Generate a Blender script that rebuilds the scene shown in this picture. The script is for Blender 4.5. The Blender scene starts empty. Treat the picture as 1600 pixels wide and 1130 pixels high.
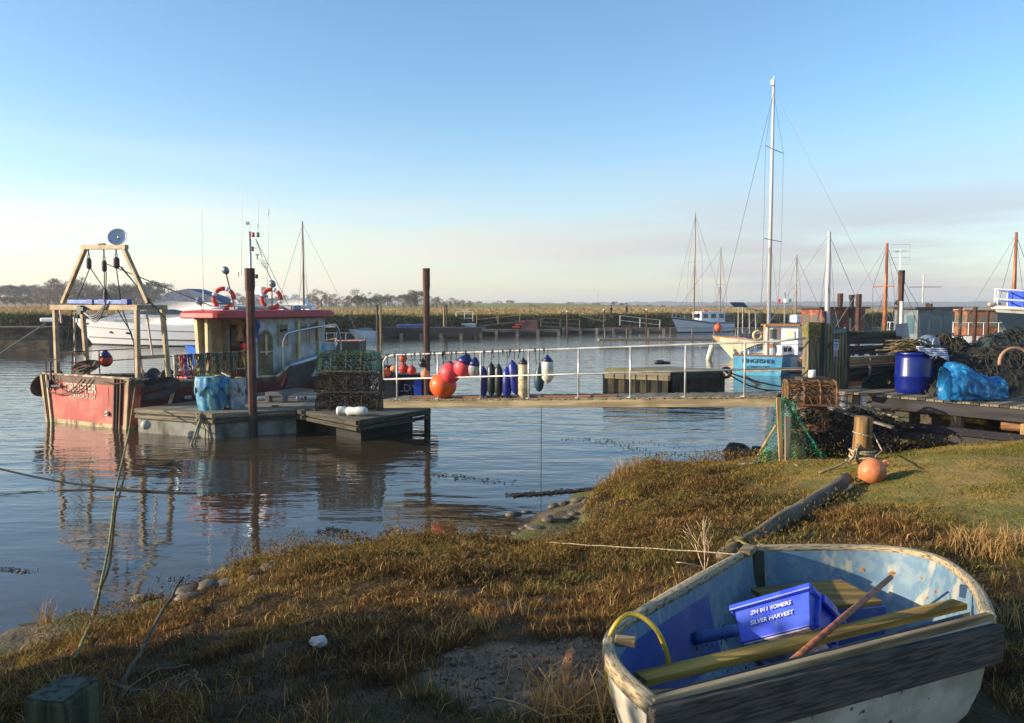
import bpy, math, random
import numpy as np
from mathutils import Vector, Matrix
R = math.radians
random.seed(7)
RNG = np.random.default_rng(11)
S = bpy.context.scene
COL = S.collection
CAM = Vector((0, 0, 3.5)); F = 1250.0; PITCH = math.atan(85 / 1250)
CP, SP = math.cos(PITCH), math.sin(PITCH)

def ray(px, py):
    u, v = (px - 800) / F, -(py - 565) / F
    return Vector((u, CP + v * SP, -SP + v * CP))
def P(px, py, D):
    d = ray(px, py); return CAM + d * (D / d.y)
def Zp(px, py, z):
    d = ray(px, py); return CAM + d * ((z - CAM.z) / d.z)

# ------------------------------------------------------------------ materials
def lin(c):
    return tuple((x / 12.92 if x <= .04045 else ((x + .055) / 1.055) ** 2.4) for x in [k / 255 for k in c]) + (1,)
_m = {}
def mat(name, base, rough=.6, metal=0, var=None, vs=3, lo=.4, hi=.62, stretch=(1, 1, 1), bump=0, bs=20, dirt=None, ds=1.2, dlo=.5, dhi=.7, alpha=1, trans=0, spec=.5, dstretch=(1, 1, .35), emit=None, coat=0, det=6, co='Object'):
    if name in _m: return _m[name]
    m = bpy.data.materials.new(name); m.use_nodes = True
    nt = m.node_tree; N = nt.nodes; L = nt.links
    b = N['Principled BSDF']
    b.inputs['Roughness'].default_value = rough; b.inputs['Metallic'].default_value = metal
    b.inputs['Specular IOR Level'].default_value = spec
    b.inputs['Coat Weight'].default_value = coat
    b.inputs['Alpha'].default_value = alpha
    b.inputs['Transmission Weight'].default_value = trans
    tc = N.new('ShaderNodeTexCoord')
    def noise(sc, st, det=det):
        mp = N.new('ShaderNodeMapping'); mp.inputs['Scale'].default_value = st
        L.new(tc.outputs[co], mp.inputs['Vector'])
        n = N.new('ShaderNodeTexNoise'); n.inputs['Scale'].default_value = sc; n.inputs['Detail'].default_value = det
        L.new(mp.outputs[0], n.inputs['Vector']); return n
    def ramp(n, a, c):
        r = N.new('ShaderNodeMapRange'); r.interpolation_type = 'SMOOTHSTEP'
        r.inputs['From Min'].default_value = a; r.inputs['From Max'].default_value = c
        L.new(n.outputs['Fac'], r.inputs['Value']); return r
    def mix(fac, A, B):
        x = N.new('ShaderNodeMix'); x.data_type = 'RGBA'
        L.new(fac.outputs[0], x.inputs[0])
        for s, k in ((A, 6), (B, 7)):
            if isinstance(s, tuple): x.inputs[k].default_value = s
            else: L.new(s, x.inputs[k])
        return x.outputs[2]
    c = lin(base); outc = None
    n1 = None
    if var:
        n1 = noise(vs, stretch); outc = mix(ramp(n1, lo, hi), c, lin(var))
    if dirt:
        n2 = noise(ds, dstretch); outc = mix(ramp(n2, dlo, dhi), outc if outc else c, lin(dirt))
    if outc: L.new(outc, b.inputs['Base Color'])
    else: b.inputs['Base Color'].default_value = c
    if emit:
        b.inputs['Emission Color'].default_value = lin(emit[0]); b.inputs['Emission Strength'].default_value = emit[1]
    if bump:
        nb = noise(bs, stretch); bp = N.new('ShaderNodeBump'); bp.inputs['Strength'].default_value = min(1, bump * 12); bp.inputs['Distance'].default_value = bump
        L.new(nb.outputs['Fac'], bp.inputs['Height']); L.new(bp.outputs[0], b.inputs['Normal'])
    _m[name] = m
    return m
def wood(name, base, var, ax, bump=.004, dirt=None, rough=.85, sc=5, **k):
    st = [1.0] * 3; st['xyz'.index(ax)] = .07
    st = [s * 4 for s in st]
    return mat(name, base, rough, var=var, vs=sc, lo=.35, hi=.65, stretch=tuple(st), bump=bump, bs=sc * 1.5, dirt=dirt, spec=.3, **k)
def attr_mat(name, rough=.8, tl=.25, spec=.2):
    m = bpy.data.materials.new(name); m.use_nodes = True
    nt = m.node_tree; N = nt.nodes; L = nt.links; b = N['Principled BSDF']
    a = N.new('ShaderNodeAttribute'); a.attribute_name = 'Col'
    L.new(a.outputs['Color'], b.inputs['Base Color'])
    b.inputs['Roughness'].default_value = rough; b.inputs['Specular IOR Level'].default_value = spec
    if tl:
        t = N.new('ShaderNodeBsdfTranslucent'); L.new(a.outputs['Color'], t.inputs['Color'])
        x = N.new('ShaderNodeMixShader'); x.inputs[0].default_value = tl
        L.new(b.outputs[0], x.inputs[1]); L.new(t.outputs[0], x.inputs[2]); L.new(x.outputs[0], N['Material Output'].inputs['Surface'])
    return m

# ------------------------------------------------------------------ mesh building
def root_loc(o):
    v = Vector()
    while o is not None: v += o.location; o = o.parent
    return v
def frame(d):
    d = d.normalized()
    up = Vector((0, 0, 1)) if abs(d.z) < .98 else Vector((0, 1, 0))
    x = d.cross(up).normalized(); return x, x.cross(d).normalized()
class MB:
    def __init__(s, T=None): s.v = []; s.f = []; s.T = T
    def add(s, vs, fs):
        b = len(s.v)
        s.v += [(s.T @ Vector(p)) if s.T else Vector(p) for p in vs]
        s.f += [[i + b for i in f] for f in fs]; return s
    def box(s, c, d, rz=0, rx=0, ry=0, tx=1, ty=1):
        M = Matrix.Translation(c) @ Matrix.Rotation(rz, 4, 'Z') @ Matrix.Rotation(rx, 4, 'X') @ Matrix.Rotation(ry, 4, 'Y')
        vs = []
        for z in (-.5, .5):
            kx, ky = (tx, ty) if z > 0 else (1, 1)
            for x, y in ((-.5, -.5), (.5, -.5), (.5, .5), (-.5, .5)): vs.append(M @ Vector((x * d[0] * kx, y * d[1] * ky, z * d[2])))
        return s.add(vs, [[3, 2, 1, 0], [4, 5, 6, 7], [0, 1, 5, 4], [1, 2, 6, 5], [2, 3, 7, 6], [3, 0, 4, 7]])
    def bar(s, p, q, w, h=None, up=None):
        p, q = Vector(p), Vector(q); h = h or w; d = (q - p).normalized()
        x, y = frame(d)
        if up is not None:
            x = d.cross(Vector(up)).normalized(); y = x.cross(d).normalized()
        vs = []
        for e in (p, q):
            for a, b in ((-1, -1), (1, -1), (1, 1), (-1, 1)): vs.append(e + x * a * w / 2 + y * b * h / 2)
        return s.add(vs, [[3, 2, 1, 0], [4, 5, 6, 7], [0, 1, 5, 4], [1, 2, 6, 5], [2, 3, 7, 6], [3, 0, 4, 7]])
    def tube(s, pts, r, n=6, close=False, cap=True):
        pts = [Vector(p) for p in pts]; k = len(pts)
        rr = r if isinstance(r, (list, tuple)) else [r] * k
        vs = []; pv = None
        for i, p in enumerate(pts):
            if close: d = pts[(i + 1) % k] - pts[i - 1]
            else: d = pts[min(i + 1, k - 1)] - pts[max(i - 1, 0)]
            if d.length < 1e-9: d = Vector((0, 0, 1))
            d.normalize()
            if pv is None: x, y = frame(d)
            else:
                x = pv - d * pv.dot(d)
                x = x.normalized() if x.length > 1e-6 else frame(d)[0]
                y = d.cross(x) * -1
            pv = x
            y = x.cross(d)
            for j in range(n):
                a = 2 * math.pi * j / n; vs.append(p + (x * math.cos(a) + y * math.sin(a)) * rr[i])
        fs = []
        for i in range(k if close else k - 1):
            a, b = i * n, ((i + 1) % k) * n
            for j in range(n): fs.append([a + j, a + (j + 1) % n, b + (j + 1) % n, b + j])
        if cap and not close:
            fs.append(list(range(n))[::-1]); fs.append([(k - 1) * n + j for j in range(n)])
        return s.add(vs, fs)
    def lathe(s, prof, c=(0, 0, 0), n=16, M=None, cap=True, sq=1):
        c = Vector(c); M = M or Matrix(); vs = []; fs = []
        for r, z in prof:
            for j in range(n):
                a = 2 * math.pi * j / n; vs.append(c + M @ Vector((r * math.cos(a), r * math.sin(a) * sq, z)))
        for i in range(len(prof) - 1):
            for j in range(n): fs.append([i * n + j, i * n + (j + 1) % n, (i + 1) * n + (j + 1) % n, (i + 1) * n + j])
        if cap:
            fs.append(list(range(n))[::-1]); fs.append([(len(prof) - 1) * n + j for j in range(n)])
        return s.add(vs, fs)
    def ball(s, c, r, n=16, sc=(1, 1, 1), jit=0):
        m = n // 2; vs = []; fs = []
        for i in range(m + 1):
            t = math.pi * i / m
            for j in range(n):
                a = 2 * math.pi * j / n; k = 1 + (random.uniform(-jit, jit) if 0 < i < m else 0)
                vs.append(Vector(c) + Vector((math.sin(t) * math.cos(a) * sc[0], math.sin(t) * math.sin(a) * sc[1], math.cos(t) * sc[2])) * r * k)
        for i in range(m):
            for j in range(n): fs.append([(i + 1) * n + j, (i + 1) * n + (j + 1) % n, i * n + (j + 1) % n, i * n + j])
        return s.add(vs, fs)
    def torus(s, c, R_, r, M=None, n=20, k=8, a0=0, a1=2 * math.pi, sq=1):
        M = M or Matrix(); c = Vector(c); full = abs(a1 - a0 - 2 * math.pi) < 1e-6
        cnt = n if full else n + 1
        pts = [c + M @ Vector((R_ * math.cos(a0 + (a1 - a0) * i / n), R_ * sq * math.sin(a0 + (a1 - a0) * i / n), 0)) for i in range(cnt)]
        return s.tube(pts, r, k, close=full)
    def prism(s, poly, z0, z1):
        n = len(poly)
        vs = [(p[0], p[1], z0) for p in poly] + [(p[0], p[1], z1) for p in poly]
        return s.add(vs, [list(range(n))[::-1], list(range(n, 2 * n))] + [[i, (i + 1) % n, n + (i + 1) % n, n + i] for i in range(n)])
    def sheet(s, g, close=False):
        r, c = len(g), len(g[0]); vs = [p for row in g for p in row]; fs = []
        for i in range(r - 1):
            for j in range(c if close else c - 1): fs.append([i * c + j, i * c + (j + 1) % c, (i + 1) * c + (j + 1) % c, (i + 1) * c + j])
        return s.add(vs, fs)
    def build(s, name, m, parent=None, smooth=False, world=False, bevel=0, label=None, solid=0, sub=0, along=None):
        me = bpy.data.meshes.new(name)
        off = root_loc(parent) if world and parent else Vector()
        vv = [v - off for v in s.v]; q = None; pos = Vector()
        if along is not None:
            q = Vector(along).to_track_quat('X', 'Z'); pos = sum(vv, Vector()) / len(vv)
            qi = q.inverted(); vv = [qi @ (v - pos) for v in vv]
        me.from_pydata(vv, [], s.f); me.update()
        if smooth: me.polygons.foreach_set('use_smooth', [True] * len(me.polygons))
        o = bpy.data.objects.new(name, me); COL.objects.link(o); me.materials.append(m)
        if parent is not None: o.parent = parent
        if q is not None: o.location = pos; o.rotation_mode = 'XYZ'; o.rotation_euler = q.to_euler()
        if label: o['label'] = label
        if solid:
            k = o.modifiers.new('s', 'SOLIDIFY'); k.thickness = solid; k.offset = 0
        if sub:
            k = o.modifiers.new('u', 'SUBSURF'); k.levels = sub; k.render_levels = sub
        if bevel:
            k = o.modifiers.new('b', 'BEVEL'); k.width = bevel; k.segments = 2; k.limit_method = 'ANGLE'; k.angle_limit = R(40)
        return o
def tag(o, label, cat, group=None, kind=None):
    if label: o['label'] = label
    if cat: o['category'] = cat
    if group: o['group'] = group
    if kind: o['kind'] = kind
    return o
def thing(name, label, cat, loc=(0, 0, 0), rz=0, group=None):
    o = bpy.data.objects.new(name, None); COL.objects.link(o); o.empty_display_size = .2
    o.location = loc; o.rotation_euler = (0, 0, rz)
    return tag(o, label, cat, group)
def struct(o): o['kind'] = 'structure'; return o
def solo(mb, name, m, label, cat, group=None, **k):
    """one-mesh thing, origin moved to its base"""
    xs = [v.x for v in mb.v]; ys = [v.y for v in mb.v]; zs = [v.z for v in mb.v]
    b = Vector(((min(xs) + max(xs)) / 2, (min(ys) + max(ys)) / 2, min(zs)))
    mb.v = [v - b for v in mb.v]
    o = mb.build(name, m, None, **k); o.location = o.location + b
    return tag(o, label, cat, group)
def copy_tree(o, parent=None):
    c = o.copy(); COL.objects.link(c)
    if parent is not None: c.parent = parent
    for ch in [x for x in CHILD.get(o.name, [])] if False else list(o.children): copy_tree(ch, c)
    return c
def dup(o, loc, rz=None, label=None, group=None, sc=None):
    c = copy_tree(o); c.location = loc
    if rz is not None: c.rotation_euler = (0, 0, rz)
    if label: c['label'] = label
    if group: c['group'] = group
    if sc: c.scale = (sc, sc, sc) if not isinstance(sc, tuple) else sc
    return c
def text(name, s, size, m, parent, loc, rot, ext=.004, align='CENTER', sx=1, bold=0, label=None):
    cu = bpy.data.curves.new('t', 'FONT'); cu.body = s; cu.size = size; cu.extrude = ext; cu.align_x = align; cu.align_y = 'CENTER'; cu.offset = bold
    cu.resolution_u = 2
    t = bpy.data.objects.new('t', cu); COL.objects.link(t)
    bpy.context.view_layer.update()
    me = bpy.data.meshes.new_from_object(t.evaluated_get(bpy.context.evaluated_depsgraph_get()))
    bpy.data.objects.remove(t); bpy.data.curves.remove(cu)
    me.materials.clear(); me.materials.append(m); me.name = name
    o = bpy.data.objects.new(name, me); COL.objects.link(o); o.parent = parent
    o.location = loc; o.rotation_euler = rot; o.scale = (sx, 1, 1)
    if label: o['label'] = label
    return o
def raw_mesh(name, V, Fc, m, col=None, smooth=False):
    """numpy arrays; Fc = (n,3) triangles"""
    me = bpy.data.meshes.new(name); nv, nf = len(V), len(Fc)
    me.vertices.add(nv); me.vertices.foreach_set('co', np.asarray(V, np.float32).ravel())
    k = Fc.shape[1]
    me.loops.add(nf * k); me.loops.foreach_set('vertex_index', np.asarray(Fc, np.int32).ravel())
    me.polygons.add(nf); me.polygons.foreach_set('loop_start', np.arange(0, nf * k, k, dtype=np.int32))
    try: me.polygons.foreach_set('loop_total', np.full(nf, k, np.int32))
    except Exception: pass
    if smooth: me.polygons.foreach_set('use_smooth', np.ones(nf, bool))
    me.update(calc_edges=True)
    if col is not None:
        a = me.color_attributes.new('Col', 'FLOAT_COLOR', 'POINT')
        c4 = np.ones((nv, 4), np.float32); c4[:, :3] = col; a.data.foreach_set('color', c4.ravel())
    o = bpy.data.objects.new(name, me); COL.objects.link(o); me.materials.append(m)
    return o
def sag(p, q, s, n=10):
    p, q = Vector(p), Vector(q)
    return [p.lerp(q, i / n) - Vector((0, 0, 4 * s * (i / n) * (1 - i / n))) for i in range(n + 1)]
def wig(pts, a):
    return [Vector(p) + Vector((random.uniform(-a, a), random.uniform(-a, a), random.uniform(-a, a))) for p in pts]
# value noise for terrain
_tab = RNG.random((256, 256))
def vnoise(x, y):
    x = np.asarray(x, float); y = np.asarray(y, float)
    xi = np.floor(x).astype(int); yi = np.floor(y).astype(int); fx = x - xi; fy = y - yi
    fx = fx * fx * (3 - 2 * fx); fy = fy * fy * (3 - 2 * fy)
    a = _tab[xi & 255, yi & 255]; b = _tab[(xi + 1) & 255, yi & 255]; c = _tab[xi & 255, (yi + 1) & 255]; d = _tab[(xi + 1) & 255, (yi + 1) & 255]
    return (a * (1 - fx) + b * fx) * (1 - fy) + (c * (1 - fx) + d * fx) * fy
def fbm(x, y, o=4):
    t = 0; a = .5; s = 0
    for i in range(o): t = t + a * vnoise(x * 2 ** i + 17 * i, y * 2 ** i + 5 * i); s += a; a *= .5
    return t / s

# ------------------------------------------------------------------ camera, light, sky
cd = bpy.data.cameras.new('camera'); cam = bpy.data.objects.new('camera', cd); COL.objects.link(cam)
cam.location = CAM; cam.rotation_euler = (math.pi / 2 - PITCH, 0, 0)
cd.sensor_width = 36; cd.lens = 36 * F / 1600; cd.clip_end = 9000; cd.clip_start = .05
S.camera = cam
SUN_AZ, SUN_EL = R(-98), R(15.5)      # azimuth from +Y, clockwise
sl = bpy.data.lights.new('sun', 'SUN'); sun = bpy.data.objects.new('sun', sl); COL.objects.link(sun)
sl.energy = 4.8; sl.angle = R(.5); sl.color = (1, .83, .62)
sd = Vector((math.sin(SUN_AZ) * math.cos(SUN_EL), math.cos(SUN_AZ) * math.cos(SUN_EL), math.sin(SUN_EL)))
sun.rotation_euler = sd.to_track_quat('Z', 'Y').to_euler()
W = bpy.data.worlds.new('World'); S.world = W; W.use_nodes = True
nt = W.node_tree; N = nt.nodes; L = nt.links
bg = N['Background']
sky = N.new('ShaderNodeTexSky'); sky.sky_type = 'NISHITA'; sky.sun_disc = False
sky.sun_elevation = SUN_EL; sky.sun_rotation = SUN_AZ; sky.air_density = 1.0; sky.dust_density = .6; sky.ozone_density = 2.0
bg.inputs['Strength'].default_value = .15
tc = N.new('ShaderNodeTexCoord'); sx = N.new('ShaderNodeSeparateXYZ'); L.new(tc.outputs['Generated'], sx.inputs[0])
# thin mauve cloud bank low over the horizon
mp = N.new('ShaderNodeMapping'); mp.inputs['Scale'].default_value = (1.6, 1.6, 16); L.new(tc.outputs['Generated'], mp.inputs[0])
nz = N.new('ShaderNodeTexNoise'); nz.inputs['Scale'].default_value = 1.5; nz.inputs['Detail'].default_value = 5; nz.inputs['Roughness'].default_value = .5; L.new(mp.outputs[0], nz.inputs[0])
def mr(src, a, b, c=0, d=1):
    r = N.new('ShaderNodeMapRange'); r.interpolation_type = 'SMOOTHSTEP'
    for k, v in (('From Min', a), ('From Max', b), ('To Min', c), ('To Max', d)): r.inputs[k].default_value = v
    L.new(src, r.inputs['Value']); return r.outputs[0]
def mul(a, b):
    r = N.new('ShaderNodeMath'); r.operation = 'MULTIPLY'
    L.new(a, r.inputs[0])
    if isinstance(b, (int, float)): r.inputs[1].default_value = b
    else: L.new(b, r.inputs[1])
    return r.outputs[0]
band = mr(sx.outputs['Z'], .24, .04)
right = mr(sx.outputs['X'], -.5, .45, 0, 1)
cl = mul(mul(band, mr(nz.outputs['Fac'], .36, .62, .45, 1)), mr(sx.outputs['X'], -.5, .35, .65, .93))
ccol = N.new('ShaderNodeMix'); ccol.data_type = 'RGBA'; L.new(right, ccol.inputs[0]); ccol.inputs[6].default_value = (4.7, 4.2, 3.5, 1); ccol.inputs[7].default_value = (2.4, 2.33, 2.55, 1)
hs = N.new('ShaderNodeHueSaturation'); hs.inputs['Saturation'].default_value = 1.12; hs.inputs['Hue'].default_value = .498; L.new(sky.outputs[0], hs.inputs['Color'])
tint = N.new('ShaderNodeMix'); tint.data_type = 'RGBA'; tint.blend_type = 'MULTIPLY'; tint.inputs[0].default_value = 1
L.new(hs.outputs[0], tint.inputs[6]); tint.inputs[7].default_value = (.94, .985, 1.02, 1)
mx = N.new('ShaderNodeMix'); mx.data_type = 'RGBA'; L.new(cl, mx.inputs[0]); L.new(tint.outputs[2], mx.inputs[6]); L.new(ccol.outputs[2], mx.inputs[7])
L.new(mx.outputs[2], bg.inputs['Color'])
S.view_settings.view_transform = 'Standard'; S.view_settings.look = 'None'; S.view_settings.exposure = .75; S.view_settings.gamma = 1
S.cycles.use_denoising = True
S.cycles.max_bounces = 6; S.cycles.diffuse_bounces = 3; S.cycles.glossy_bounces = 3; S.cycles.transmission_bounces = 4; S.cycles.transparent_max_bounces = 12
# ================================================================== SETTING
# ---- near bank
shore = [(-80, 2), (-30, 4.5), (-12, 6.6)] + [tuple(Zp(x, y, 0))[:2] for x, y in ((0, 990), (90, 968), (170, 960), (280, 925), (430, 887), (600, 868), (720, 856), (790, 842), (835, 802), (900, 772), (965, 752), (1060, 747), (1140, 738), (1215, 718))] + [(8, 19), (12, 21), (17, 25), (24, 31), (50, 44), (90, 60)]
SH = np.array(shore)
def sdist(x, y):
    """distance to the shoreline, positive on land (towards the camera)"""
    x = np.asarray(x, float); y = np.asarray(y, float); best = np.full(x.shape, 1e9)
    for (ax, ay), (bx, by) in zip(SH[:-1], SH[1:]):
        dx, dy = bx - ax, by - ay; t = np.clip(((x - ax) * dx + (y - ay) * dy) / (dx * dx + dy * dy), 0, 1)
        best = np.minimum(best, np.hypot(x - ax - t * dx, y - ay - t * dy))
    ys = np.interp(x, SH[:, 0], SH[:, 1])
    return np.where(y < ys, best, -best)
def sstep(a, b, x):
    t = np.clip((x - a) / (b - a), 0, 1); return t * t * (3 - 2 * t)
def mudw(x, y):
    """how far the bare mud reaches from the water: wide at two landings"""
    a = np.exp(-((x + 4.6) / 1.1) ** 2) * 1.3 + np.exp(-((x - .55) / .9) ** 2) * .9
    return .35 + a
def ground_z(x, y):
    x = np.asarray(x, float); y = np.asarray(y, float)
    d = sdist(x, y) + (fbm(x * 1.3 + 9, y * 1.3) - .5) * .5
    mw = mudw(x, y)
    z = np.where(d < 0, d * .25, 0)
    z = z + .13 * sstep(0, .6, d) + .36 * sstep(mw, mw + .55, d) + .45 * sstep(mw + .5, mw + 3.2, d) + .63 * sstep(mw + 2.5, mw + 6.5, d)
    z = z + (fbm(x * 9, y * 9, 3) - .5) * .03 * (np.abs(x - .2) < 1.4) * (y < 6)
    z = z + (fbm(x * .9, y * .9) - .5) * .16 * sstep(mw, mw + .8, d) + (fbm(x * 4, y * 4, 3) - .5) * .10 * (1 - .75 * sstep(3.0, 4.2, x - (10.5 - y) * .08) * sstep(5.0, 6.0, y))
    return np.maximum(z, -1.2)
def bare(x, y):
    """1 where the ground is bare earth: patch beside the dinghy, shaded path"""
    e = ((x - .15) / .62) ** 2 + ((y - 4.35) / .55) ** 2 + (fbm(x * 3, y * 3) - .5) * 1.2
    return 1 - sstep(.7, 1.15, e)
gx = np.concatenate([np.linspace(-90, -14, 40)[:-1], np.arange(-14, 14, .07), np.linspace(14, 90, 60)])
gy = np.concatenate([np.linspace(-20, 1.5, 30)[:-1], np.arange(1.5, 20, .07), np.linspace(20, 60, 50)])
GX, GY = np.meshgrid(gx, gy); GZ = ground_z(GX, GY)
nx, ny = len(gx), len(gy)
idx = np.arange(nx * ny).reshape(ny, nx)
Fq = np.stack([idx[:-1, :-1], idx[:-1, 1:], idx[1:, 1:], idx[1:, :-1]], -1).reshape(-1, 4)
Dm = sdist(GX, GY); mw = mudw(GX, GY)
mud = np.array(lin((104, 92, 72))[:3]); wet = np.array(lin((58, 50, 36))[:3]); alg = np.array(lin((86, 88, 46))[:3]); soil = np.array(lin((74, 58, 36))[:3]); earth = np.array(lin((124, 104, 84))[:3])
n1 = fbm(GX * 1.7, GY * 1.7)[..., None]; n2 = fbm(GX * 6, GY * 6)[..., None]
c = wet * (1 - sstep(0, .35, Dm)[..., None]) + mud * sstep(0, .35, Dm)[..., None]
c = c * (1 - sstep(.45, .6, n1)) + alg * sstep(.45, .6, n1)
vegm = sstep(mw + .1, mw + .6, Dm)[..., None]
c = c * (1 - vegm) + soil * vegm
tfm = (sstep(3.0, 4.2, GX - (10.5 - GY) * .08) * sstep(5.0, 6.0, GY))[..., None] * vegm; tcl = np.array(lin((112, 104, 50))[:3]) * (1 - sstep(.4, .6, n1)) + np.array(lin((140, 116, 62))[:3]) * sstep(.4, .6, n1); c = c * (1 - tfm) + tcl * tfm
bm = bare(GX, GY)[..., None]; c = c * (1 - bm) + earth * bm
c = c * (.75 + .5 * n2)
gm = attr_mat('bank_earth', .85, 0)
nb = gm.node_tree.nodes.new('ShaderNodeTexNoise'); nb.inputs['Scale'].default_value = 22; nb.inputs['Detail'].default_value = 8
tcn = gm.node_tree.nodes.new('ShaderNodeTexCoord'); gm.node_tree.links.new(tcn.outputs['Object'], nb.inputs[0])
bp = gm.node_tree.nodes.new('ShaderNodeBump'); bp.inputs['Distance'].default_value = .03; bp.inputs['Strength'].default_value = .8
gm.node_tree.links.new(nb.outputs[0], bp.inputs['Height']); gm.node_tree.links.new(bp.outputs[0], gm.node_tree.nodes['Principled BSDF'].inputs['Normal'])
g = raw_mesh('river_bank', np.stack([GX, GY, GZ], -1).reshape(-1, 3), Fq, gm, c.reshape(-1, 3), True); struct(g)

def G(px, py):
    """where the photo ray meets the near bank"""
    d = ray(px, py); t = np.linspace(1.5, 26, 3000); X_ = CAM.x + d.x * t; Y_ = CAM.y + d.y * t; Z_ = CAM.z + d.z * t
    hit = np.nonzero(Z_ <= np.maximum(ground_z(X_, Y_), 0))[0]; k = hit[0] if len(hit) else -1
    return Vector((X_[k], Y_[k], Z_[k]))
# ---- water
wm = bpy.data.materials.new('river_water'); wm.use_nodes = True
nt = wm.node_tree; N = nt.nodes; L = nt.links; b = N['Principled BSDF']
b.inputs['Base Color'].default_value = (.048, .036, .022, 1); b.inputs['Roughness'].default_value = .04; b.inputs['IOR'].default_value = 1.33; b.inputs['Specular IOR Level'].default_value = .9
tc = N.new('ShaderNodeTexCoord')
def wn(scale, st, rot, det):
    mp = N.new('ShaderNodeMapping'); mp.inputs['Scale'].default_value = st; mp.inputs['Rotation'].default_value = (0, 0, R(rot)); L.new(tc.outputs['Object'], mp.inputs[0])
    n = N.new('ShaderNodeTexNoise'); n.inputs['Scale'].default_value = scale; n.inputs['Detail'].default_value = det; n.inputs['Distortion'].default_value = .3; L.new(mp.outputs[0], n.inputs[0]); return n.outputs[0]
b1 = N.new('ShaderNodeBump'); b1.inputs['Strength'].default_value = 1; b1.inputs['Distance'].default_value = .055; L.new(wn(1.1, (.38, 1, 1), 8, 3), b1.inputs['Height'])
b2 = N.new('ShaderNodeBump'); b2.inputs['Strength'].default_value = 1; b2.inputs['Distance'].default_value = .012; L.new(wn(4.2, (.45, 1, 1), -6, 3), b2.inputs['Height'])
sy_ = N.new('ShaderNodeSeparateXYZ'); L.new(tc.outputs['Object'], sy_.inputs[0]); rmp = N.new('ShaderNodeMapRange'); rmp.interpolation_type = 'SMOOTHSTEP'
for k_, v_ in (('From Min', 9), ('From Max', 24), ('To Min', .25), ('To Max', 1)): rmp.inputs[k_].default_value = v_
L.new(sy_.outputs['Y'], rmp.inputs['Value']); L.new(rmp.outputs[0], b1.inputs['Strength']); L.new(rmp.outputs[0], b2.inputs['Strength'])   # sheltered water is calmer by the bank
L.new(b1.outputs[0], b2.inputs['Normal']); L.new(b2.outputs[0], b.inputs['Normal'])
m = MB(); m.add([(-3000, -30, 0), (3000, -30, 0), (3000, 230, 0), (-3000, 230, 0)], [[0, 1, 2, 3]])
struct(m.build('river_water', wm))

# ---- far bank, marsh and fields out to the horizon
far = [(-600, 60), (-200, 64), (-80, 70)] + [tuple(Zp(x, y, 0))[:2] for x, y in ((0, 540), (100, 537), (300, 534), (530, 529), (700, 526), (900, 520), (1040, 517))] + [(45, 120), (80, 150), (160, 175), (700, 200)]
FA = np.array(far)
def far_y(x): return np.interp(x, FA[:, 0], FA[:, 1])
def far_z(x, y):
    d = y - far_y(x) + (fbm(x * .12, y * .12) - .5) * 3
    lft = 1 - sstep(-60, -30, x)
    z = -1 + 1.1 * sstep(-3, 1, d) + (1.9 + .5 * lft) * sstep(1.0, 7, d) + .5 * (fbm(x * .25, y * .25) - .5) * sstep(2, 8, d)
    z = z + .2 * sstep(20, 60, d)
    # low green rise in mid distance and swelling ground left
    z = z + 3.4 * np.exp(-((x - 5) / 75) ** 2 - ((y - 430) / 150) ** 2) + 6 * np.exp(-((x + 260) / 120) ** 2 - ((y - 420) / 110) ** 2)
    return z
fx = np.concatenate([-np.geomspace(3500, 140, 50), np.arange(-138, 170, 1.6), np.geomspace(172, 3500, 50)])
fy_ = np.concatenate([np.linspace(-4, 60, 50), np.geomspace(63, 4200, 90)])
FX = np.repeat(fx[None, :], len(fy_), 0); FY = far_y(fx)[None, :] + fy_[:, None]; FZ = far_z(FX, FY)
idx = np.arange(FX.size).reshape(FX.shape)
Fq = np.stack([idx[:-1, :-1], idx[:-1, 1:], idx[1:, 1:], idx[1:, :-1]], -1).reshape(-1, 4)
dd = FY - far_y(FX)
reed = np.array(lin((158, 132, 92))[:3]); grn = np.array(lin((122, 124, 62))[:3]); bnk = np.array(lin((66, 62, 38))[:3]); dmud = np.array(lin((62, 52, 40))[:3]); marsh = np.array(lin((158, 134, 88))[:3])
q1 = fbm(FX * .02, FY * .05)[..., None]; q2 = fbm(FX * .3, FY * .15)[..., None]
c = dmud * (1 - sstep(1, 3, dd)[..., None]) + bnk * sstep(1, 3, dd)[..., None]
k = sstep(7, 10, dd)[..., None]; c = c * (1 - k) + reed * k
k = (np.exp(-((FX - 5) / 90) ** 2) * sstep(170, 230, FY))[..., None]; c = c * (1 - k) + grn * k
k = (sstep(300, 420, FY))[..., None] * sstep(.45, .6, q1) * .8; c = c * (1 - k) + marsh * k
c = c * (.8 + .4 * q2)
fm = attr_mat('marsh_ground', .95, 0)
g = raw_mesh('marsh', np.stack([FX, FY, FZ], -1).reshape(-1, 3), Fq, fm, c.reshape(-1, 3), True); struct(g)

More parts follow.
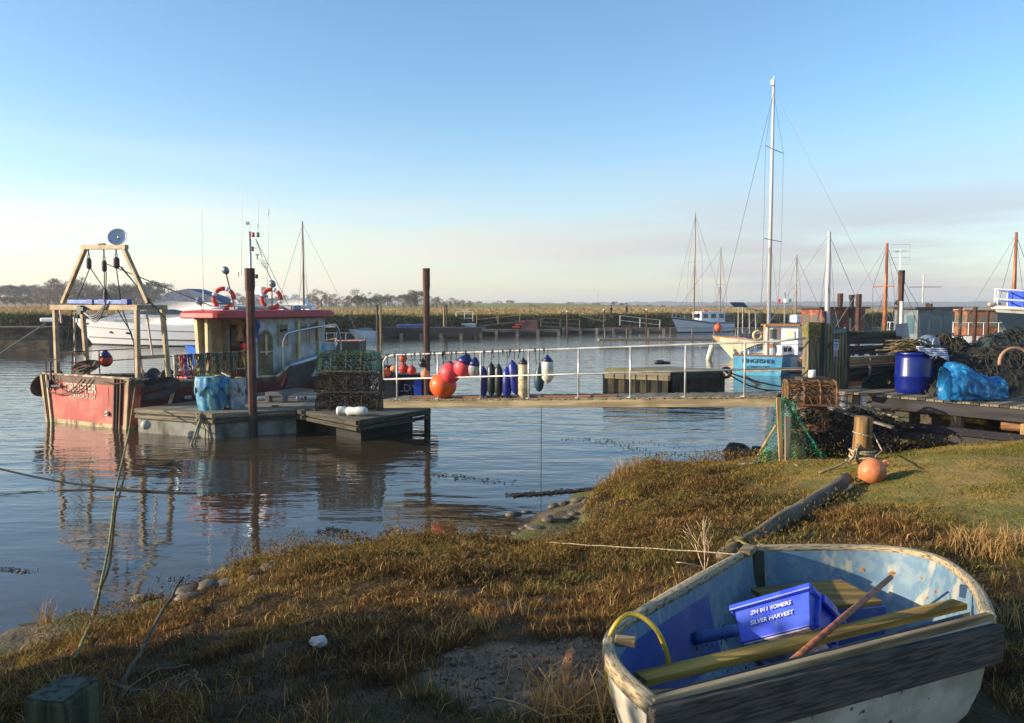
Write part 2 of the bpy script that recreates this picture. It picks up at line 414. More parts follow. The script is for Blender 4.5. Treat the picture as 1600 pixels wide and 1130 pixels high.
# distant wooded ridges
def ridge(name, y0, x0, x1, zb, hf, depth, colr, step):
    xs = np.arange(x0, x1, step); rows = []
    prof = [(-.5, 0), (-.35, .55), (-.15, .93), (0, 1), (.5, .6)]
    H = hf(xs) + (fbm(xs / (step * 2.1), xs * 0 + 3, 4) - .5) * hf(xs) * .45
    V = np.concatenate([np.stack([xs, y0 + depth * a + xs * 0 + 8 * (fbm(xs * .02, xs * 0 + a * 9) - .5), zb + np.maximum(H, 1) * h + (0 if h == 0 else 1) * (fbm(xs / (step * 2), xs * 0 + 20 * a) - .5) * 2.5], -1) for a, h in prof])
    n = len(xs); i = np.arange(n - 1)
    Fq = np.concatenate([np.stack([i + r * n, i + 1 + r * n, i + 1 + (r + 1) * n, i + (r + 1) * n], -1) for r in range(len(prof) - 1)])
    cc = np.array(lin(colr)[:3]) * (.7 + .6 * fbm(V[:, 0] / (step * 2), V[:, 2] * .3)[:, None])
    return struct(raw_mesh(name, V, Fq, fm, cc, False))
ridge('hills', 2300, -2600, 2600, 0, lambda x: 13 + 4 * fbm(x / 700 + 3, x * 0) + 4 * sstep(-200, 900, x), 260, (64, 62, 46), 9)
ridge('hills', 1150, -1500, 1400, 1, lambda x: 2.5 + 3 * sstep(.4, .7, fbm(x / 150 + 8, x * 0 + 2)) + 3 * sstep(100, -500, x), 90, (72, 66, 44), 5)

# ---- vegetation: many small blades in one mesh per kind
def blades(name, X, Y, Zb, H, Wd, colr, m, lean=.5, curl=.3, seed=1, label=None, cat='grass'):
    r = np.random.default_rng(seed); n = len(X)
    az = r.random(n) * 2 * np.pi; la = r.random(n) ** .7 * lean; ld = r.random(n) * 2 * np.pi
    bx, by = np.cos(az) * Wd / 2, np.sin(az) * Wd / 2
    hx, hy = np.cos(ld) * la * H, np.sin(ld) * la * H
    V = np.zeros((n, 5, 3), np.float32)
    V[:, 0] = np.stack([X - bx, Y - by, Zb], -1); V[:, 1] = np.stack([X + bx, Y + by, Zb], -1)
    V[:, 2] = np.stack([X - bx * .8 + hx * .4, Y - by * .8 + hy * .4, Zb + H * .55], -1); V[:, 3] = np.stack([X + bx * .8 + hx * .4, Y + by * .8 + hy * .4, Zb + H * .55], -1)
    V[:, 4] = np.stack([X + hx * (1 + curl), Y + hy * (1 + curl), Zb + H * (1 - .3 * la)], -1)
    i = np.arange(n)[:, None] * 5
    T = np.concatenate([i + [0, 1, 3], i + [0, 3, 2], i + [2, 3, 4]])
    cc = np.repeat(colr, 5, 0).reshape(n, 5, 3)
    o = raw_mesh(name, V.reshape(-1, 3), T, m, cc.reshape(-1, 3))
    return tag(o, label, cat, None, 'stuff')
def C(c): return np.array(lin(c)[:3])
vm = attr_mat('grass_blades', .75, .3)
# near bank vegetation
n = 1350000
X = RNG.uniform(-7.5, 12.5, n); Y = 2.3 + 14.5 * RNG.random(n) ** 1.15
keep = np.abs(X) < .70 * Y + .8
X, Y = X[keep], Y[keep]
d = sdist(X, Y) + (fbm(X * 1.3 + 9, Y * 1.3) - .5) * .5
mwx = mudw(X, Y)
edge = mwx + .15 + (fbm(X * 2.5, Y * 2.5) - .5) * .5
turf = sstep(3.0, 4.2, X - (10.5 - Y) * .08) * sstep(5.0, 6.0, Y)         # short grazed turf on the right
dens = sstep(edge, edge + .25, d) * (1 - .88 * bare(X, Y)) * np.where(Y > 8, .8, .9)
dens *= .35 + .75 * sstep(.3, .5, fbm(X * 3.1 + 40, Y * 3.1)); dens = np.maximum(dens, turf * .95)
inb = (X > .55) & (X < 2.35) & (Y > 2.55) & (Y < 4.75)                    # under the dinghy
keep = (RNG.random(len(X)) < dens) & ~inb
X, Y, d, turf = X[keep], Y[keep], d[keep], turf[keep]
nA = fbm(X * .55 + 3, Y * .55); nB = fbm(X * 1.9, Y * 1.9 + 30); nC = RNG.random(len(X))
hum = sstep(.42, .68, fbm(X * 1.5 + 60, Y * 1.5))
cl6 = sstep(.36, .62, fbm(X * 5.5 + 11, Y * 5.5 + 4, 3)); H = (.018 + .050 * hum + .028 * nB + .036 * cl6) * (.55 + .8 * nC) * (1 - .68 * turf) * (1 + .25 * sstep(2.5, 0, d))
Wd = (.0017 + .00055 * Y) * (.7 + .6 * nC)
Z = ground_z(X, Y) - .01
rust = C((116, 84, 44)); rust2 = C((94, 64, 36)); oliv = C((92, 90, 44)); dark = C((50, 44, 26)); straw = C((180, 146, 88)); tg = C((124, 118, 50)); tb = C((154, 130, 64))
shoreg = sstep(3.0, .8, d - mudw(X, Y))
w1 = np.clip(sstep(.38, .62, nA) + .0 * shoreg, 0, 1)[:, None]
cc = oliv * (1 - w1) + rust * w1
w2 = (shoreg * .6)[:, None]; cc = cc * (1 - w2) + C((150, 128, 56)) * w2
w3 = sstep(.42, .62, nB)[:, None] * .75; cc = cc * (1 - w3) + rust2 * w3
w4 = (nC > .93)[:, None]; cc = np.where(w4, straw, cc)
w5 = ((nC < .16))[:, None]; cc = np.where(w5, dark, cc)
wt = turf[:, None]; mixn = sstep(.4, .6, fbm(X * 1.1 + 5, Y * 2.2))[:, None]
cc = cc * (1 - wt) + (tg * mixn + tb * (1 - mixn)) * wt
cc = cc * (1 - wt * .0) * np.where(wt > .5, 1, (.42 + .85 * cl6)[:, None]) * RNG.uniform(.55, 1.3, len(X))[:, None]
blades('marsh_grass', X, Y, Z, H, Wd, cc, vm, lean=.9, seed=2, label='rough brown and olive saltmarsh grass covering the near bank')
# leafy low shrubs (sea purslane): short fat leaves at random heights
n = 260000
X = RNG.uniform(-6.5, 8.5, n); Y = 3 + 13 * RNG.random(n)
d = sdist(X, Y); mwx = mudw(X, Y)
cl_ = fbm(X * 1.5 + 60, Y * 1.5)
dens = sstep(mwx + .2, mwx + .5, d) * sstep(.44, .6, cl_) * (np.abs(X) < .7 * Y + .8) * (1 - .8 * sstep(3, 4.2, X)) * (1 - bare(X, Y)) * (.35 + .65 * sstep(5.5, 2.5, d))
keep = RNG.random(n) < dens; X, Y, d, cl_ = X[keep], Y[keep], d[keep], cl_[keep]
Z = ground_z(X, Y) + RNG.random(len(X)) ** .8 * (.03 + .26 * sstep(.44, .66, cl_))
rr = RNG.random(len(X))
cc = C((104, 96, 46)) * (1 - rr[:, None]) + C((128, 92, 46)) * rr[:, None]
cc = cc * (.6 + .7 * RNG.random(len(X)))[:, None]
blades('shore_shrub_leaves', X, Y, Z, .016 + .02 * rr, (.0055 + .0008 * Y), cc, vm, lean=1.4, seed=3, label='olive leafy low shrubs growing in hummocks on the near bank', cat='ground cover')
# dry tall stalks in tufts
tx, ty, th, n_ = [], [], [], 0
def tuft(px, py, z, k, r, h):
    p = G(px, py)
    tx.extend(p.x + np.random.default_rng(int(px)).normal(0, r, k)); ty.extend(p.y + np.random.default_rng(int(py)).normal(0, r, k)); th.extend([h] * k)
for a in ((980, 745, .9, 130, .18, .34), (960, 752, .8, 90, .2, .3), (1560, 862, 1.5, 240, .17, .2), (1590, 855, 1.5, 180, .2, .2), (1530, 850, 1.5, 60, .14, .15), (680, 1010, 1.35, 40, .06, .18), (812, 960, 1.4, 24, .05, .18), (760, 985, 1.3, 24, .06, .18), (865, 1120, 1.5, 120, .12, .26), (930, 1125, 1.5, 120, .12, .24), (1590, 980, 1.5, 80, .1, .2), (70, 975, .4, 30, .05, .34), (300, 1120, 1.5, 40, .25, .14), (130, 1120, 1.5, 26, .1, .3)): tuft(*a)
X, Y, H = np.array(tx), np.array(ty), np.array(th); k = RNG.random(len(X)); H = H * (.5 + .7 * k)
cc = C((178, 142, 88)) * (.5 + .6 * k[:, None])
blades('dry_grass_tufts', X, Y, ground_z(X, Y), H, .0035 + .0006 * Y, cc, vm, lean=.9, seed=4, label='pale dry grass stalks standing in tufts on the bank', cat='dry grass')

# far bank scrub and reeds
n = 60000
X = RNG.uniform(-75, 75, n); D_ = RNG.uniform(2.2, 9.5, n); Y = far_y(X) + D_
k = RNG.random(n); z = far_z(X, Y)
cc = np.where((D_ > 6.8)[:, None], C((112, 118, 52)), C((70, 72, 40))) * (.5 + .9 * k[:, None]) * (.75 + .5 * fbm(X * .3, Y * .3)[:, None])
blades('bank_scrub', X, Y, z, .35 + .65 * fbm(X * .35, D_ * .5) * k, .3 + .2 * k, cc, vm, lean=1, seed=5, label='dark green scrub along the far river bank', cat='scrub')
n = 70000
X = RNG.uniform(-130, 110, n); D_ = 8.5 + RNG.random(n) ** 1.6 * 110; Y = far_y(X) + D_
k = RNG.random(n); z = far_z(X, Y)
q = fbm(X * .05, Y * .05)[:, None]
cc = (C((172, 142, 100)) * (1 - q) + C((150, 130, 84)) * q) * (.65 + .5 * k[:, None])
blades('reeds', X, Y, z, .5 + .5 * k, .22 + .003 * D_, cc, vm, lean=.5, seed=6, label='pale tan reed bed on the marsh behind the far bank', cat='reeds')
# ================================================================== materials used by the objects
ropew = mat('rope_pale', (176, 160, 128), .95, var=(120, 108, 84), vs=30)
ropeg = mat('rope_olive', (122, 118, 62), .95, var=(80, 76, 44), vs=9)
roped = mat('rope_dark', (44, 40, 36), .95)
roper = mat('rope_brown', (112, 84, 54), .95, var=(70, 52, 36), vs=20)
greyw = {a: wood('weathered_grey_wood_' + a, (142, 132, 112), (92, 84, 70), a, dirt=(110, 104, 72)) for a in 'xyz'}
darkw = {a: wood('dark_wood_' + a, (84, 78, 66), (50, 46, 40), a, dirt=(74, 72, 56)) for a in 'xyz'}
tanw = {a: wood('tan_wood_' + a, (178, 150, 104), (138, 112, 74), a) for a in 'xyz'}
lichw = wood('lichen_wood', (138, 132, 74), (96, 88, 58), 'z', dirt=(74, 68, 52))
alum = mat('galvanised_metal', (176, 176, 170), .42, .6, var=(146, 144, 134), vs=6, bump=.001)
whitep = mat('white_paint', (222, 222, 216), .35, var=(196, 196, 186), vs=2.5, dirt=(150, 140, 118), ds=3, dlo=.6, dhi=.8)
rust = mat('rusty_steel', (112, 64, 44), .85, .1, var=(70, 42, 34), vs=4, bump=.003, dirt=(134, 92, 64), ds=2)
blackr = mat('black_rubber', (30, 30, 30), .6)
glass = mat('dark_glass', (24, 30, 36), .08, spec=.8)
steel = mat('stainless_steel', (190, 190, 190), .25, .9)

# ------------------------------------------------------------------ DINGHY
dg = thing('dinghy', 'weathered open rowing dinghy, blue inside and white outside, lying on the foreground grass', 'dinghy', (1.35, 3.6, 1.55))
# rim of the boat as plan points with heights: transom corner B, port side A, bow Fq, starboard E D, transom corner C
rim = [Zp(1022, 1103, 2.30), Zp(966, 1052, 2.29), Zp(947, 1012, 2.27), Zp(958, 985, 2.24), Zp(1000, 955, 2.20), Zp(1080, 908, 2.11), Zp(1140, 875, 2.04), Zp(1180, 857, 2.0),
       Zp(1240, 854, 2.0), Zp(1330, 854, 2.0), Zp(1400, 857, 2.02), Zp(1462, 870, 2.05), Zp(1502, 893, 2.10), Zp(1532, 924, 2.17), Zp(1550, 966, 2.26)]
def dense(pts, k=3):
    out = []
    for i in range(len(pts) - 1):
        p0, p1, p2, p3 = pts[max(i - 1, 0)], pts[i], pts[i + 1], pts[min(i + 2, len(pts) - 1)]
        for j in range(k):
            t = j / k; out.append(.5 * ((2 * p1) + (p2 - p0) * t + (2 * p0 - 5 * p1 + 4 * p2 - p3) * t * t + (3 * p1 - p0 - 3 * p2 + p3) * t ** 3))
    return out + [pts[-1]]
rm = dense(rim, 4)
cen = Vector((1.45, 3.55, 0))
def rp(p, s, dz, off=0):
    """hull point below rim point p; s = shrink towards the keel centre"""
    v = cen + (Vector((p.x, p.y, 0)) - cen) * s
    d = (Vector((p.x, p.y, 0)) - cen).normalized() * off
    return Vector((v.x + d.x, v.y + d.y, p.z - dz))
prof_o = [(1.0, 0), (1.0, .055), (.985, .16), (.95, .30), (.885, .42), (.78, .52), (.60, .58), (.3, .60)]
hullm = mat('dinghy_white_paint', (200, 192, 174), .6, var=(166, 156, 136), vs=5, det=12, dirt=(92, 84, 70), ds=22, dlo=.64, dhi=.68, bump=.002, bs=40, dstretch=(1, 1, 1))
bluein = mat('dinghy_blue_paint', (88, 118, 140), .65, var=(112, 134, 144), vs=14, lo=.42, hi=.60, dirt=(158, 156, 142), ds=7, dlo=.56, dhi=.64, det=14, bump=.002, bs=30, dstretch=(1, 1, .5))
bluedk = mat('dinghy_deep_blue_paint', (34, 62, 140), .5, var=(52, 84, 140), vs=4, bump=.002, bs=30)
wear = mat('rim_wood', (176, 158, 122), .85, var=(104, 88, 66), vs=4, lo=.44, hi=.66, stretch=(1.2, 14, 1), bump=.004, bs=5, dirt=(84, 74, 58), ds=3, dlo=.54, dhi=.7, dstretch=(1, 5, 1), det=10, co='UV')
wear2 = wood('rim_plank_wood', (168, 148, 112), (110, 92, 66), 'x', sc=8, dirt=(96, 84, 62))
wdk = wood('transom_wood', (96, 86, 76), (58, 51, 46), 'x', sc=30, bump=.008, dirt=(120, 112, 100))
m = MB(); rows = [[rp(p, s, dz) for p in rm] for s, dz in prof_o]; m.sheet(rows)
# side skins follow the rim; the stern face is closed by the transom
B_, C_ = rm[0], rm[-1]
tr_o = [[rp(B_, s, dz).lerp(rp(C_, s, dz), t / 10) for t in range(11)] for s, dz in prof_o]
m.sheet([r[::-1] for r in tr_o])
hull = m.build('hull', hullm, dg, True, world=True)
m = MB(); prof_i = [(1.0, .0), (.985, .07), (.965, .16), (.92, .29), (.85, .40), (.74, .46), (.5, .475), (.1, .475)]
m.sheet([[rp(p, s, dz, -.028) for p in rm] for s, dz in prof_i][::-1])
tin = [[rp(B_, s, dz, -.035).lerp(rp(C_, s, dz, -.035), t / 10) + Vector((-.02, .045, 0)) for t in range(11)] for s, dz in prof_i]
m.sheet(tin)
m.build('inner_skin', bluein, dg, True, world=True)
# the forward port part inside is still deep blue
m = MB(); m.sheet([[rp(p, s, dz, -.033) for p in rm[4:22]] for s, dz in [(.985, .09), (.962, .17), (.918, .29), (.85, .395)]][::-1]); m.build('inner_panel', bluedk, dg, True, world=True, label='deep blue inside panel at the port quarter')
# gunwale
m = MB(); outer = [rp(p, 1, 0, .016) for p in rm]; inner = [rp(p, 1, 0, -.034) for p in rm]
prof = []
for o_, i_ in zip(outer, inner):
    up = Vector((0, 0, .012)); dn = Vector((0, 0, -.034))
    prof.append([o_ + dn, o_ + up * .9, o_.lerp(i_, .25) + up, o_.lerp(i_, .8) + up, i_ + up * .9, i_ + dn * .8])
m.sheet(prof, close=True); m.f.append([5, 4, 3, 2, 1, 0]); n_ = len(m.v); m.f.append([n_ - 6 + i for i in range(6)])
gwl = m.build('gunwale', wear, dg, True, world=True)
uv = gwl.data.uv_layers.new(name='UVMap'); cum = [0]
for i in range(1, len(rm)): cum.append(cum[-1] + (rm[i] - rm[i - 1]).length)
for lp_ in gwl.data.loops: uv.data[lp_.index].uv = (cum[min(lp_.vertex_index // 6, len(cum) - 1)] * 4, (lp_.vertex_index % 6) * .06)
# transom plank and its capping
td = (C_ - B_).normalized(); tn = Vector((td.y, -td.x, 0)).normalized()
m = MB(); a, b_ = B_ + tn * .016 - td * .03, C_ + tn * .016 + td * .03
m.bar(a - Vector((0, 0, .070)), b_ - Vector((0, 0, .098)), .042, .155, up=(0, 0, 1)); m.build('transom_plank', wdk, dg, world=True, bevel=.008, along=C_ - B_)
m = MB(); m.bar(B_ - tn * .012 + Vector((0, 0, .004)), C_ - tn * .012 + Vector((0, 0, .004)), .03, .03, up=(0, 0, 1)); m.build('transom_capping', wear2, dg, world=True, bevel=.006, along=C_ - B_)
# bow post, rib, knees
m = MB(); bw = rm[28]; m.bar(rp(bw, .965, .0), rp(bw, .90, .40), .075, .05); m.build('bow_post', darkw['z'], dg, world=True, bevel=.006)
m = MB(); m.bar(rp(rm[29], 1, -.004, -.02) + Vector((-.09, -.03, .012)), rp(rm[27], 1, -.004, -.02) + Vector((-.06, -.10, .012)), .075, .035); m.build('gunwale_joint', wear2, dg, world=True, bevel=.006)
m = MB(); q = rp(rm[8], 1, 0, -.07); m.bar(q + Vector((-.02, .01, .006)), q + Vector((.055, -.005, .006)), .045, .03); m.build('rowlock_block', wear2, dg, world=True, bevel=.005)
for i, k in enumerate((46, 36)):
    m = MB(); q = rp(rm[k], 1, -.022, -.012); m.lathe([(.012, 0), (.014, .004), (.008, .008)], q, 8); m.build('bolt', rust, dg, world=True)
m = MB(); q = rp(rm[50], .985, .05, -.03); m.box(q, (.03, .05, .06), rz=.9); m.build('rowlock_plate', mat('blue_metal', (58, 84, 112), .5, .4), dg, world=True, bevel=.003)
m = MB(); q = rp(rm[47], .97, .12, -.04); m.bar(q, q + Vector((-.17, -.10, -.05)), .008, .008); m.build('peg', mat('blue_metal', (58, 84, 112)), dg, world=True)
for (k, dz, r) in ((37, .13, .022), (40, .145, .03), (43, .13, .014), (45, .17, .016), (44, .22, .014)):
    m = MB(); q = rp(rm[k], float(np.interp(dz, [.07, .16, .29], [.985, .965, .92])), dz, -.0285); o_ = (cen - q); o_.z = 0; o_.normalize()
    m.lathe([(r * .75, 0), (r * .6, .0004), (.001, .0006)], q + o_ * .0005, 9, M=o_.to_track_quat('Z', 'Y').to_matrix().to_4x4()); 
    m.build('rust_spot', mat('orange_rust', (172, 110, 50), .9, var=(140, 74, 24), vs=40), dg, world=True)
# thwart (long seat plank) and stern bench
seatw = wood('thwart_wood', (186, 146, 66), (124, 96, 44), 'x', sc=7, dirt=(96, 84, 46))
a, b_ = Zp(1000, 1062, 2.15), Zp(1500, 944, 2.12)
m = MB(); m.bar(a, b_, .075, .03, up=(0, 0, 1)); m.build('thwart', seatw, dg, world=True, bevel=.004, along=b_ - a)
m = MB(); a, b_ = Zp(1200, 940, 1.86), Zp(1345, 925, 1.86); m.bar(a, b_, .36, .03, up=(0, 0, 1)); bow_seat = m.build('bow_seat', wood('bow_seat_wood', (150, 120, 62), (100, 84, 48), 'x'), dg, world=True, bevel=.004)
m = MB(); m.bar(a + Vector((.02, -.19, -.11)), b_ + Vector((.05, -.19, -.11)), .02, .2, up=(0, 0, 1)); m.build('bow_seat_front', bluedk, dg, world=True)
m = MB(); m.add([Zp(1012, 1078, 2.27), Zp(1150, 1070, 2.27), Zp(1048, 1096, 2.27), Zp(1012, 1078, 2.245), Zp(1150, 1070, 2.245), Zp(1048, 1096, 2.245)], [[0, 2, 1], [3, 4, 5], [0, 1, 4, 3], [1, 2, 5, 4], [2, 0, 3, 5]]); m.build('corner_knee', seatw, dg, world=True)
m = MB(); m.tube(sag(Zp(1085, 998, 1.9), Zp(1150, 985, 1.9), 0, 6), .03, 10); m.build('buoyancy_tube', bluedk, dg, True, world=True)

# ------------------------------------------------------------------ fish crates in the dinghy
crb = mat('blue_crate_plastic', (34, 62, 190), .42, var=(48, 78, 186), vs=9, bump=.001, dirt=(96, 108, 150), ds=14, dlo=.6, dhi=.72, det=12)
def crate(label, loc, rot, lid):
    t = thing('fish_crate', label, 'crate', loc, 0, 'blue fish crates in the dinghy'); t.rotation_euler = rot
    L_, W_, H_ = .46, .34, .20
    m = MB()                                             # tapered tub with real thickness
    def ring(l, w, z): return [(-l, -w, z), (l, -w, z), (l, w, z), (-l, w, z)]
    rs = [ring(.19, .13, 0), ring(.215, .155, H_), ring(.205, .145, H_), ring(.182, .122, .012)]
    vs = [p for r in rs for p in r]; fs = [[3, 2, 1, 0]]
    for i in range(3):
        for j in range(4): fs.append([i * 4 + j, i * 4 + (j + 1) % 4, (i + 1) * 4 + (j + 1) % 4, (i + 1) * 4 + j])
    fs.append([12, 13, 14, 15]); m.add(vs, fs); m.build('tub', crb, t, bevel=.006)
    m = MB(); 
    for (x, y, a, b2) in ((0, -.168, .46, .022), (0, .168, .46, .022), (-.222, 0, .022, .314), (.222, 0, .022, .314)): m.box((x, y, H_ - .012), (a, b2, .034))
    m.build('rim', crb, t, bevel=.006)
    for sx_ in (-1, 1):
        m = MB(); m.box((sx_ * .236, 0, H_ - .018), (.016, .13, .05)); m.build('handle', crb, t, bevel=.004)
        for sy in (-.08, .08):
            m = MB(); m.bar((sx_ * .20, sy, .02), (sx_ * .222, sy, H_ - .03), .022, .02); m.build('corner_rib', crb, t, bevel=.003)
    m = MB(); m.box((0, 0, -.004), (.36, .24, .008)); m.build('base_edge', mat('worn_plastic', (176, 166, 170), .6, var=(120, 110, 120), vs=12), t)
    return t
RQ = Matrix
def face_rot(xdir, ydown):   # crate seen from its long side: build rotation from axes
    x = Vector(xdir).normalized(); z = Vector(ydown); z = (z - x * z.dot(x)).normalized(); y = z.cross(x)
    return Matrix((x, y, z)).transposed().to_euler()
cp = Zp(1222, 985, 2.02)
rx_, rz_ = Vector((.71, -.52, .45)).normalized(), Vector((.21, .774, .57)); rz_ = (rz_ - rx_ * rz_.dot(rx_)).normalized(); ry_ = rz_.cross(rx_)
rot1 = Matrix((rx_, ry_, rz_)).transposed()
fc = P(1200, 962, 3.42) - rot1 @ Vector((-.02, -.15, .1)) * .87
c1 = crate('lettered blue plastic fish crate tipped over on top of the other crate in the dinghy', fc, rot1.to_euler(), 0)
c1.scale = (.87,) * 3
lett = mat('white_lettering', (196, 200, 216), .6, var=(80, 96, 200), vs=70, lo=.57, hi=.66)
for i, (s, dz) in enumerate((('ZH 011 SOMERS', .135), ('SILVER HARVEST', .082))):
    text('lettering', s, .036, lett, c1, (.0, -.1365 - .025 * dz / .2 - .0035, dz), (R(90) - .125, 0, 0), .001, sx=.9, bold=.0008)
c2 = crate('upright blue plastic fish crate under the lettered one, partly below the plank seat', Vector((1.42, 3.30, 1.72)), (R(4), R(-4), R(20)), 1)
m = MB(); a = Zp(1232, 1038, 2.2); b_ = Zp(1392, 902, 2.24); b_ = a + (b_ - a)
m.tube([a, a.lerp(b_, .5), b_], [.013, .0135, .012], 10); solo(m, 'wooden_pole', mat('reddish_wood', (150, 92, 58), .6, var=(110, 66, 44), vs=8, stretch=(4, 4, .4)), 'thin reddish wooden pole leaning across the plank seat of the dinghy', 'pole', smooth=True)
# yellow hose over the rim
hp = [Zp(1046, 1044, 2.14), Zp(1040, 1015, 2.22), Zp(1026, 985, 2.30), Zp(1003, 964, 2.34), Zp(982, 960, 2.34), Zp(962, 976, 2.31), Zp(950, 1005, 2.24), Zp(948, 1045, 2.13), Zp(957, 1085, 2.02), Zp(975, 1112, 1.93), Zp(998, 1128, 1.86), Zp(1015, 1150, 1.78)]
m = MB(); m.tube(dense(hp, 5), .0095, 10); solo(m, 'hose', mat('yellow_hose', (206, 172, 48), .35, var=(176, 150, 50), vs=5), 'yellow hose looped over the left rim of the dinghy', 'hose', smooth=True)

# ------------------------------------------------------------------ LOG, bollard, mooring ball, litter
m = MB(); a = G(1133, 884) + Vector((0, 0, .07)); b_ = G(1322, 760) + Vector((0, 0, .07))
lp = [a.lerp(b_, i / 16) for i in range(17)]; m.tube(wig(lp, .008), [.085 + random.uniform(-.008, .006) for _ in lp], 14)
lg = thing('log', 'long grey driftwood spar lying on the grass from the dinghy towards the mooring post', 'log', (a.x, a.y, 1.42))
m.build('trunk', wood('spar_wood', (116, 104, 82), (74, 66, 52), 'x', sc=4), lg, True, world=True, along=b_ - a)
m = MB(); 
for k in (0, .02, .045): m.torus(a.lerp(b_, .06 + k * .4), .095, .011, M=(b_ - a).to_track_quat('Z', 'Y').to_matrix().to_4x4(), n=16, k=6)
m.tube(wig(sag(a.lerp(b_, .06) + Vector((.0, 0, .09)), Zp(1195, 852, 1.6), .02, 8), .006), .011, 6)
solo(m, 'rope', ropeg, 'pale green rope wound round the near end of the grey spar', 'rope', smooth=True)
m = MB(); pb = G(1347, 722); 
zg = float(ground_z(pb.x, pb.y)); m.lathe([(.135, -.3), (.132, .2), (.125, .5), (.122, .64), (.108, .66)], (pb.x, pb.y, zg), 16)
for i, v in enumerate(m.v): v += Vector((random.uniform(-.006, .006), random.uniform(-.006, .006), 0))
bo = thing('mooring_post', 'short thick round timber post on the grass with rope wound round its foot', 'mooring post', (pb.x, pb.y, zg)); m.build('post', wood('bollard_wood', (152, 118, 76), (86, 64, 44), 'z', sc=6, bump=.008), bo, True, world=True)
m = MB()
for i in range(6): m.torus((pb.x + random.uniform(-.01, .01), pb.y, zg + .06 + i * .022), .15 + random.uniform(0, .035), .014, n=20, k=6, M=Matrix.Rotation(random.uniform(-.2, .2), 4, 'X') @ Matrix.Rotation(random.uniform(-.15, .15), 4, 'Y'))
for i in range(6): m.tube(wig(sag((pb.x - .12, pb.y - .1, zg + .12), (pb.x - .28 + i * .03, pb.y - .14, zg + .03), -.04 * i, 8), .02), .013, 6)
m.tube(wig(sag((pb.x - .2, pb.y - .1, zg + .06), (pb.x - .75, pb.y - .35, float(ground_z(pb.x - .75, pb.y - .35)) + .03), .02, 8), .008), .013, 6)
solo(m, 'rope', ropew, 'thick pale rope coiled and knotted round the foot of the round mooring post', 'rope', smooth=True)
bb = G(1362, 755); zb = float(ground_z(bb.x, bb.y)); bb = Vector((bb.x, bb.y, zb + .15))
m = MB(); m.torus((pb.x, pb.y, zg + .40), .135, .011, n=18, k=6, M=Matrix.Rotation(.25, 4, 'Y')); m.tube([(pb.x + .12, pb.y - .06, zg + .42), (pb.x + .15, pb.y - .1, zg + .34), (pb.x + .19, pb.y - .2, zg + .2), bb + Vector((.04, 0, .19))], .011, 6)
solo(m, 'rope', ropew, 'rope looped round the upper part of the mooring post and down to the orange ball', 'rope', smooth=True)
bt = thing('mooring_buoy', 'faded orange mooring ball lying on the grass beside the round post', 'buoy', bb); bt.rotation_euler = (.3, .9, 0)
orf = mat('faded_orange', (206, 124, 78), .5, var=(186, 104, 66), vs=8, dirt=(130, 100, 74), ds=9)
m = MB(); m.ball((0, 0, 0), .165, 24, (1, 1, 1.04)); m.build('ball', orf, bt, True)
for s_ in (1, -1):
    m = MB(); m.lathe([(.045, .15 * s_), (.04, .18 * s_)], n=12); m.build('collar', orf, bt, True)
    m = MB(); m.torus((0, 0, .195 * s_), .033, .013, M=Matrix.Rotation(R(90), 4, 'X'), n=14); m.build('eye', orf, bt, True)
bq = G(1322, 768); bq.z = float(ground_z(bq.x, bq.y)) + .05
m = MB(); Mx = Matrix.Rotation(R(80), 4, 'Y'); Mx = Matrix.Rotation(R(35), 4, 'Z') @ Mx; m.lathe([(.03, -.1), (.042, -.09), (.042, .05), (.018, .09), (.018, .12)], bq, 14, Mx)
solo(m, 'bottle', whitep, 'white plastic bottle lying in the shadow of the grey spar', 'bottle', smooth=True)
lt = G(498, 1020); lt.z = float(ground_z(lt.x, lt.y)) + .07
m = MB(); m.ball(lt, .05, 10, (1.2, .8, .7), .15); solo(m, 'litter', mat('crumpled_paper', (205, 190, 182), .8), 'small crumpled piece of pale litter in the brown grass', 'litter')

# bare branching plant beside the log
def twigs(m, p, d, l, r, n):
    q = p + d * l; m.tube(wig([p, p.lerp(q, .5), q], l * .03), [r, r * .8, r * .6], 5)
    if n > 0:
        for k in range(random.choice((2, 3))): twigs(m, p.lerp(q, random.uniform(.45, 1)), (d + Vector((random.uniform(-.8, .8), random.uniform(-.6, .6), random.uniform(-.1, .4)))).normalized(), l * random.uniform(.5, .75), r * .6, n - 1)
random.seed(12); pp = G(1103, 893); pp.z = float(ground_z(pp.x, pp.y)) - .03
m = MB(); 
for dd_ in ((-.35, 0, 1), (.12, .1, 1), (-.08, -.1, 1)): twigs(m, pp, Vector(dd_).normalized(), .26, .006, 2)
m.tube([pp + Vector((0, 0, .06)), pp + Vector((-.2, 0, .1)), pp + Vector((-.24, 0, .1))], .005, 5)
solo(m, 'dead_shrub', mat('bleached_twig', (206, 176, 140), .8), 'small bare bleached shrub growing beside the near end of the grey spar', 'shrub', smooth=True)
# thin line strung over the grass to the boat
m = MB(); m.tube(wig(sag(G(850, 868) + Vector((0, 0, .15)), Zp(1150, 866, 1.9), .0, 14), .006), .004, 4)
solo(m, 'cord', ropew, 'thin pale line stretched over the grass towards the dinghy bow', 'cord')

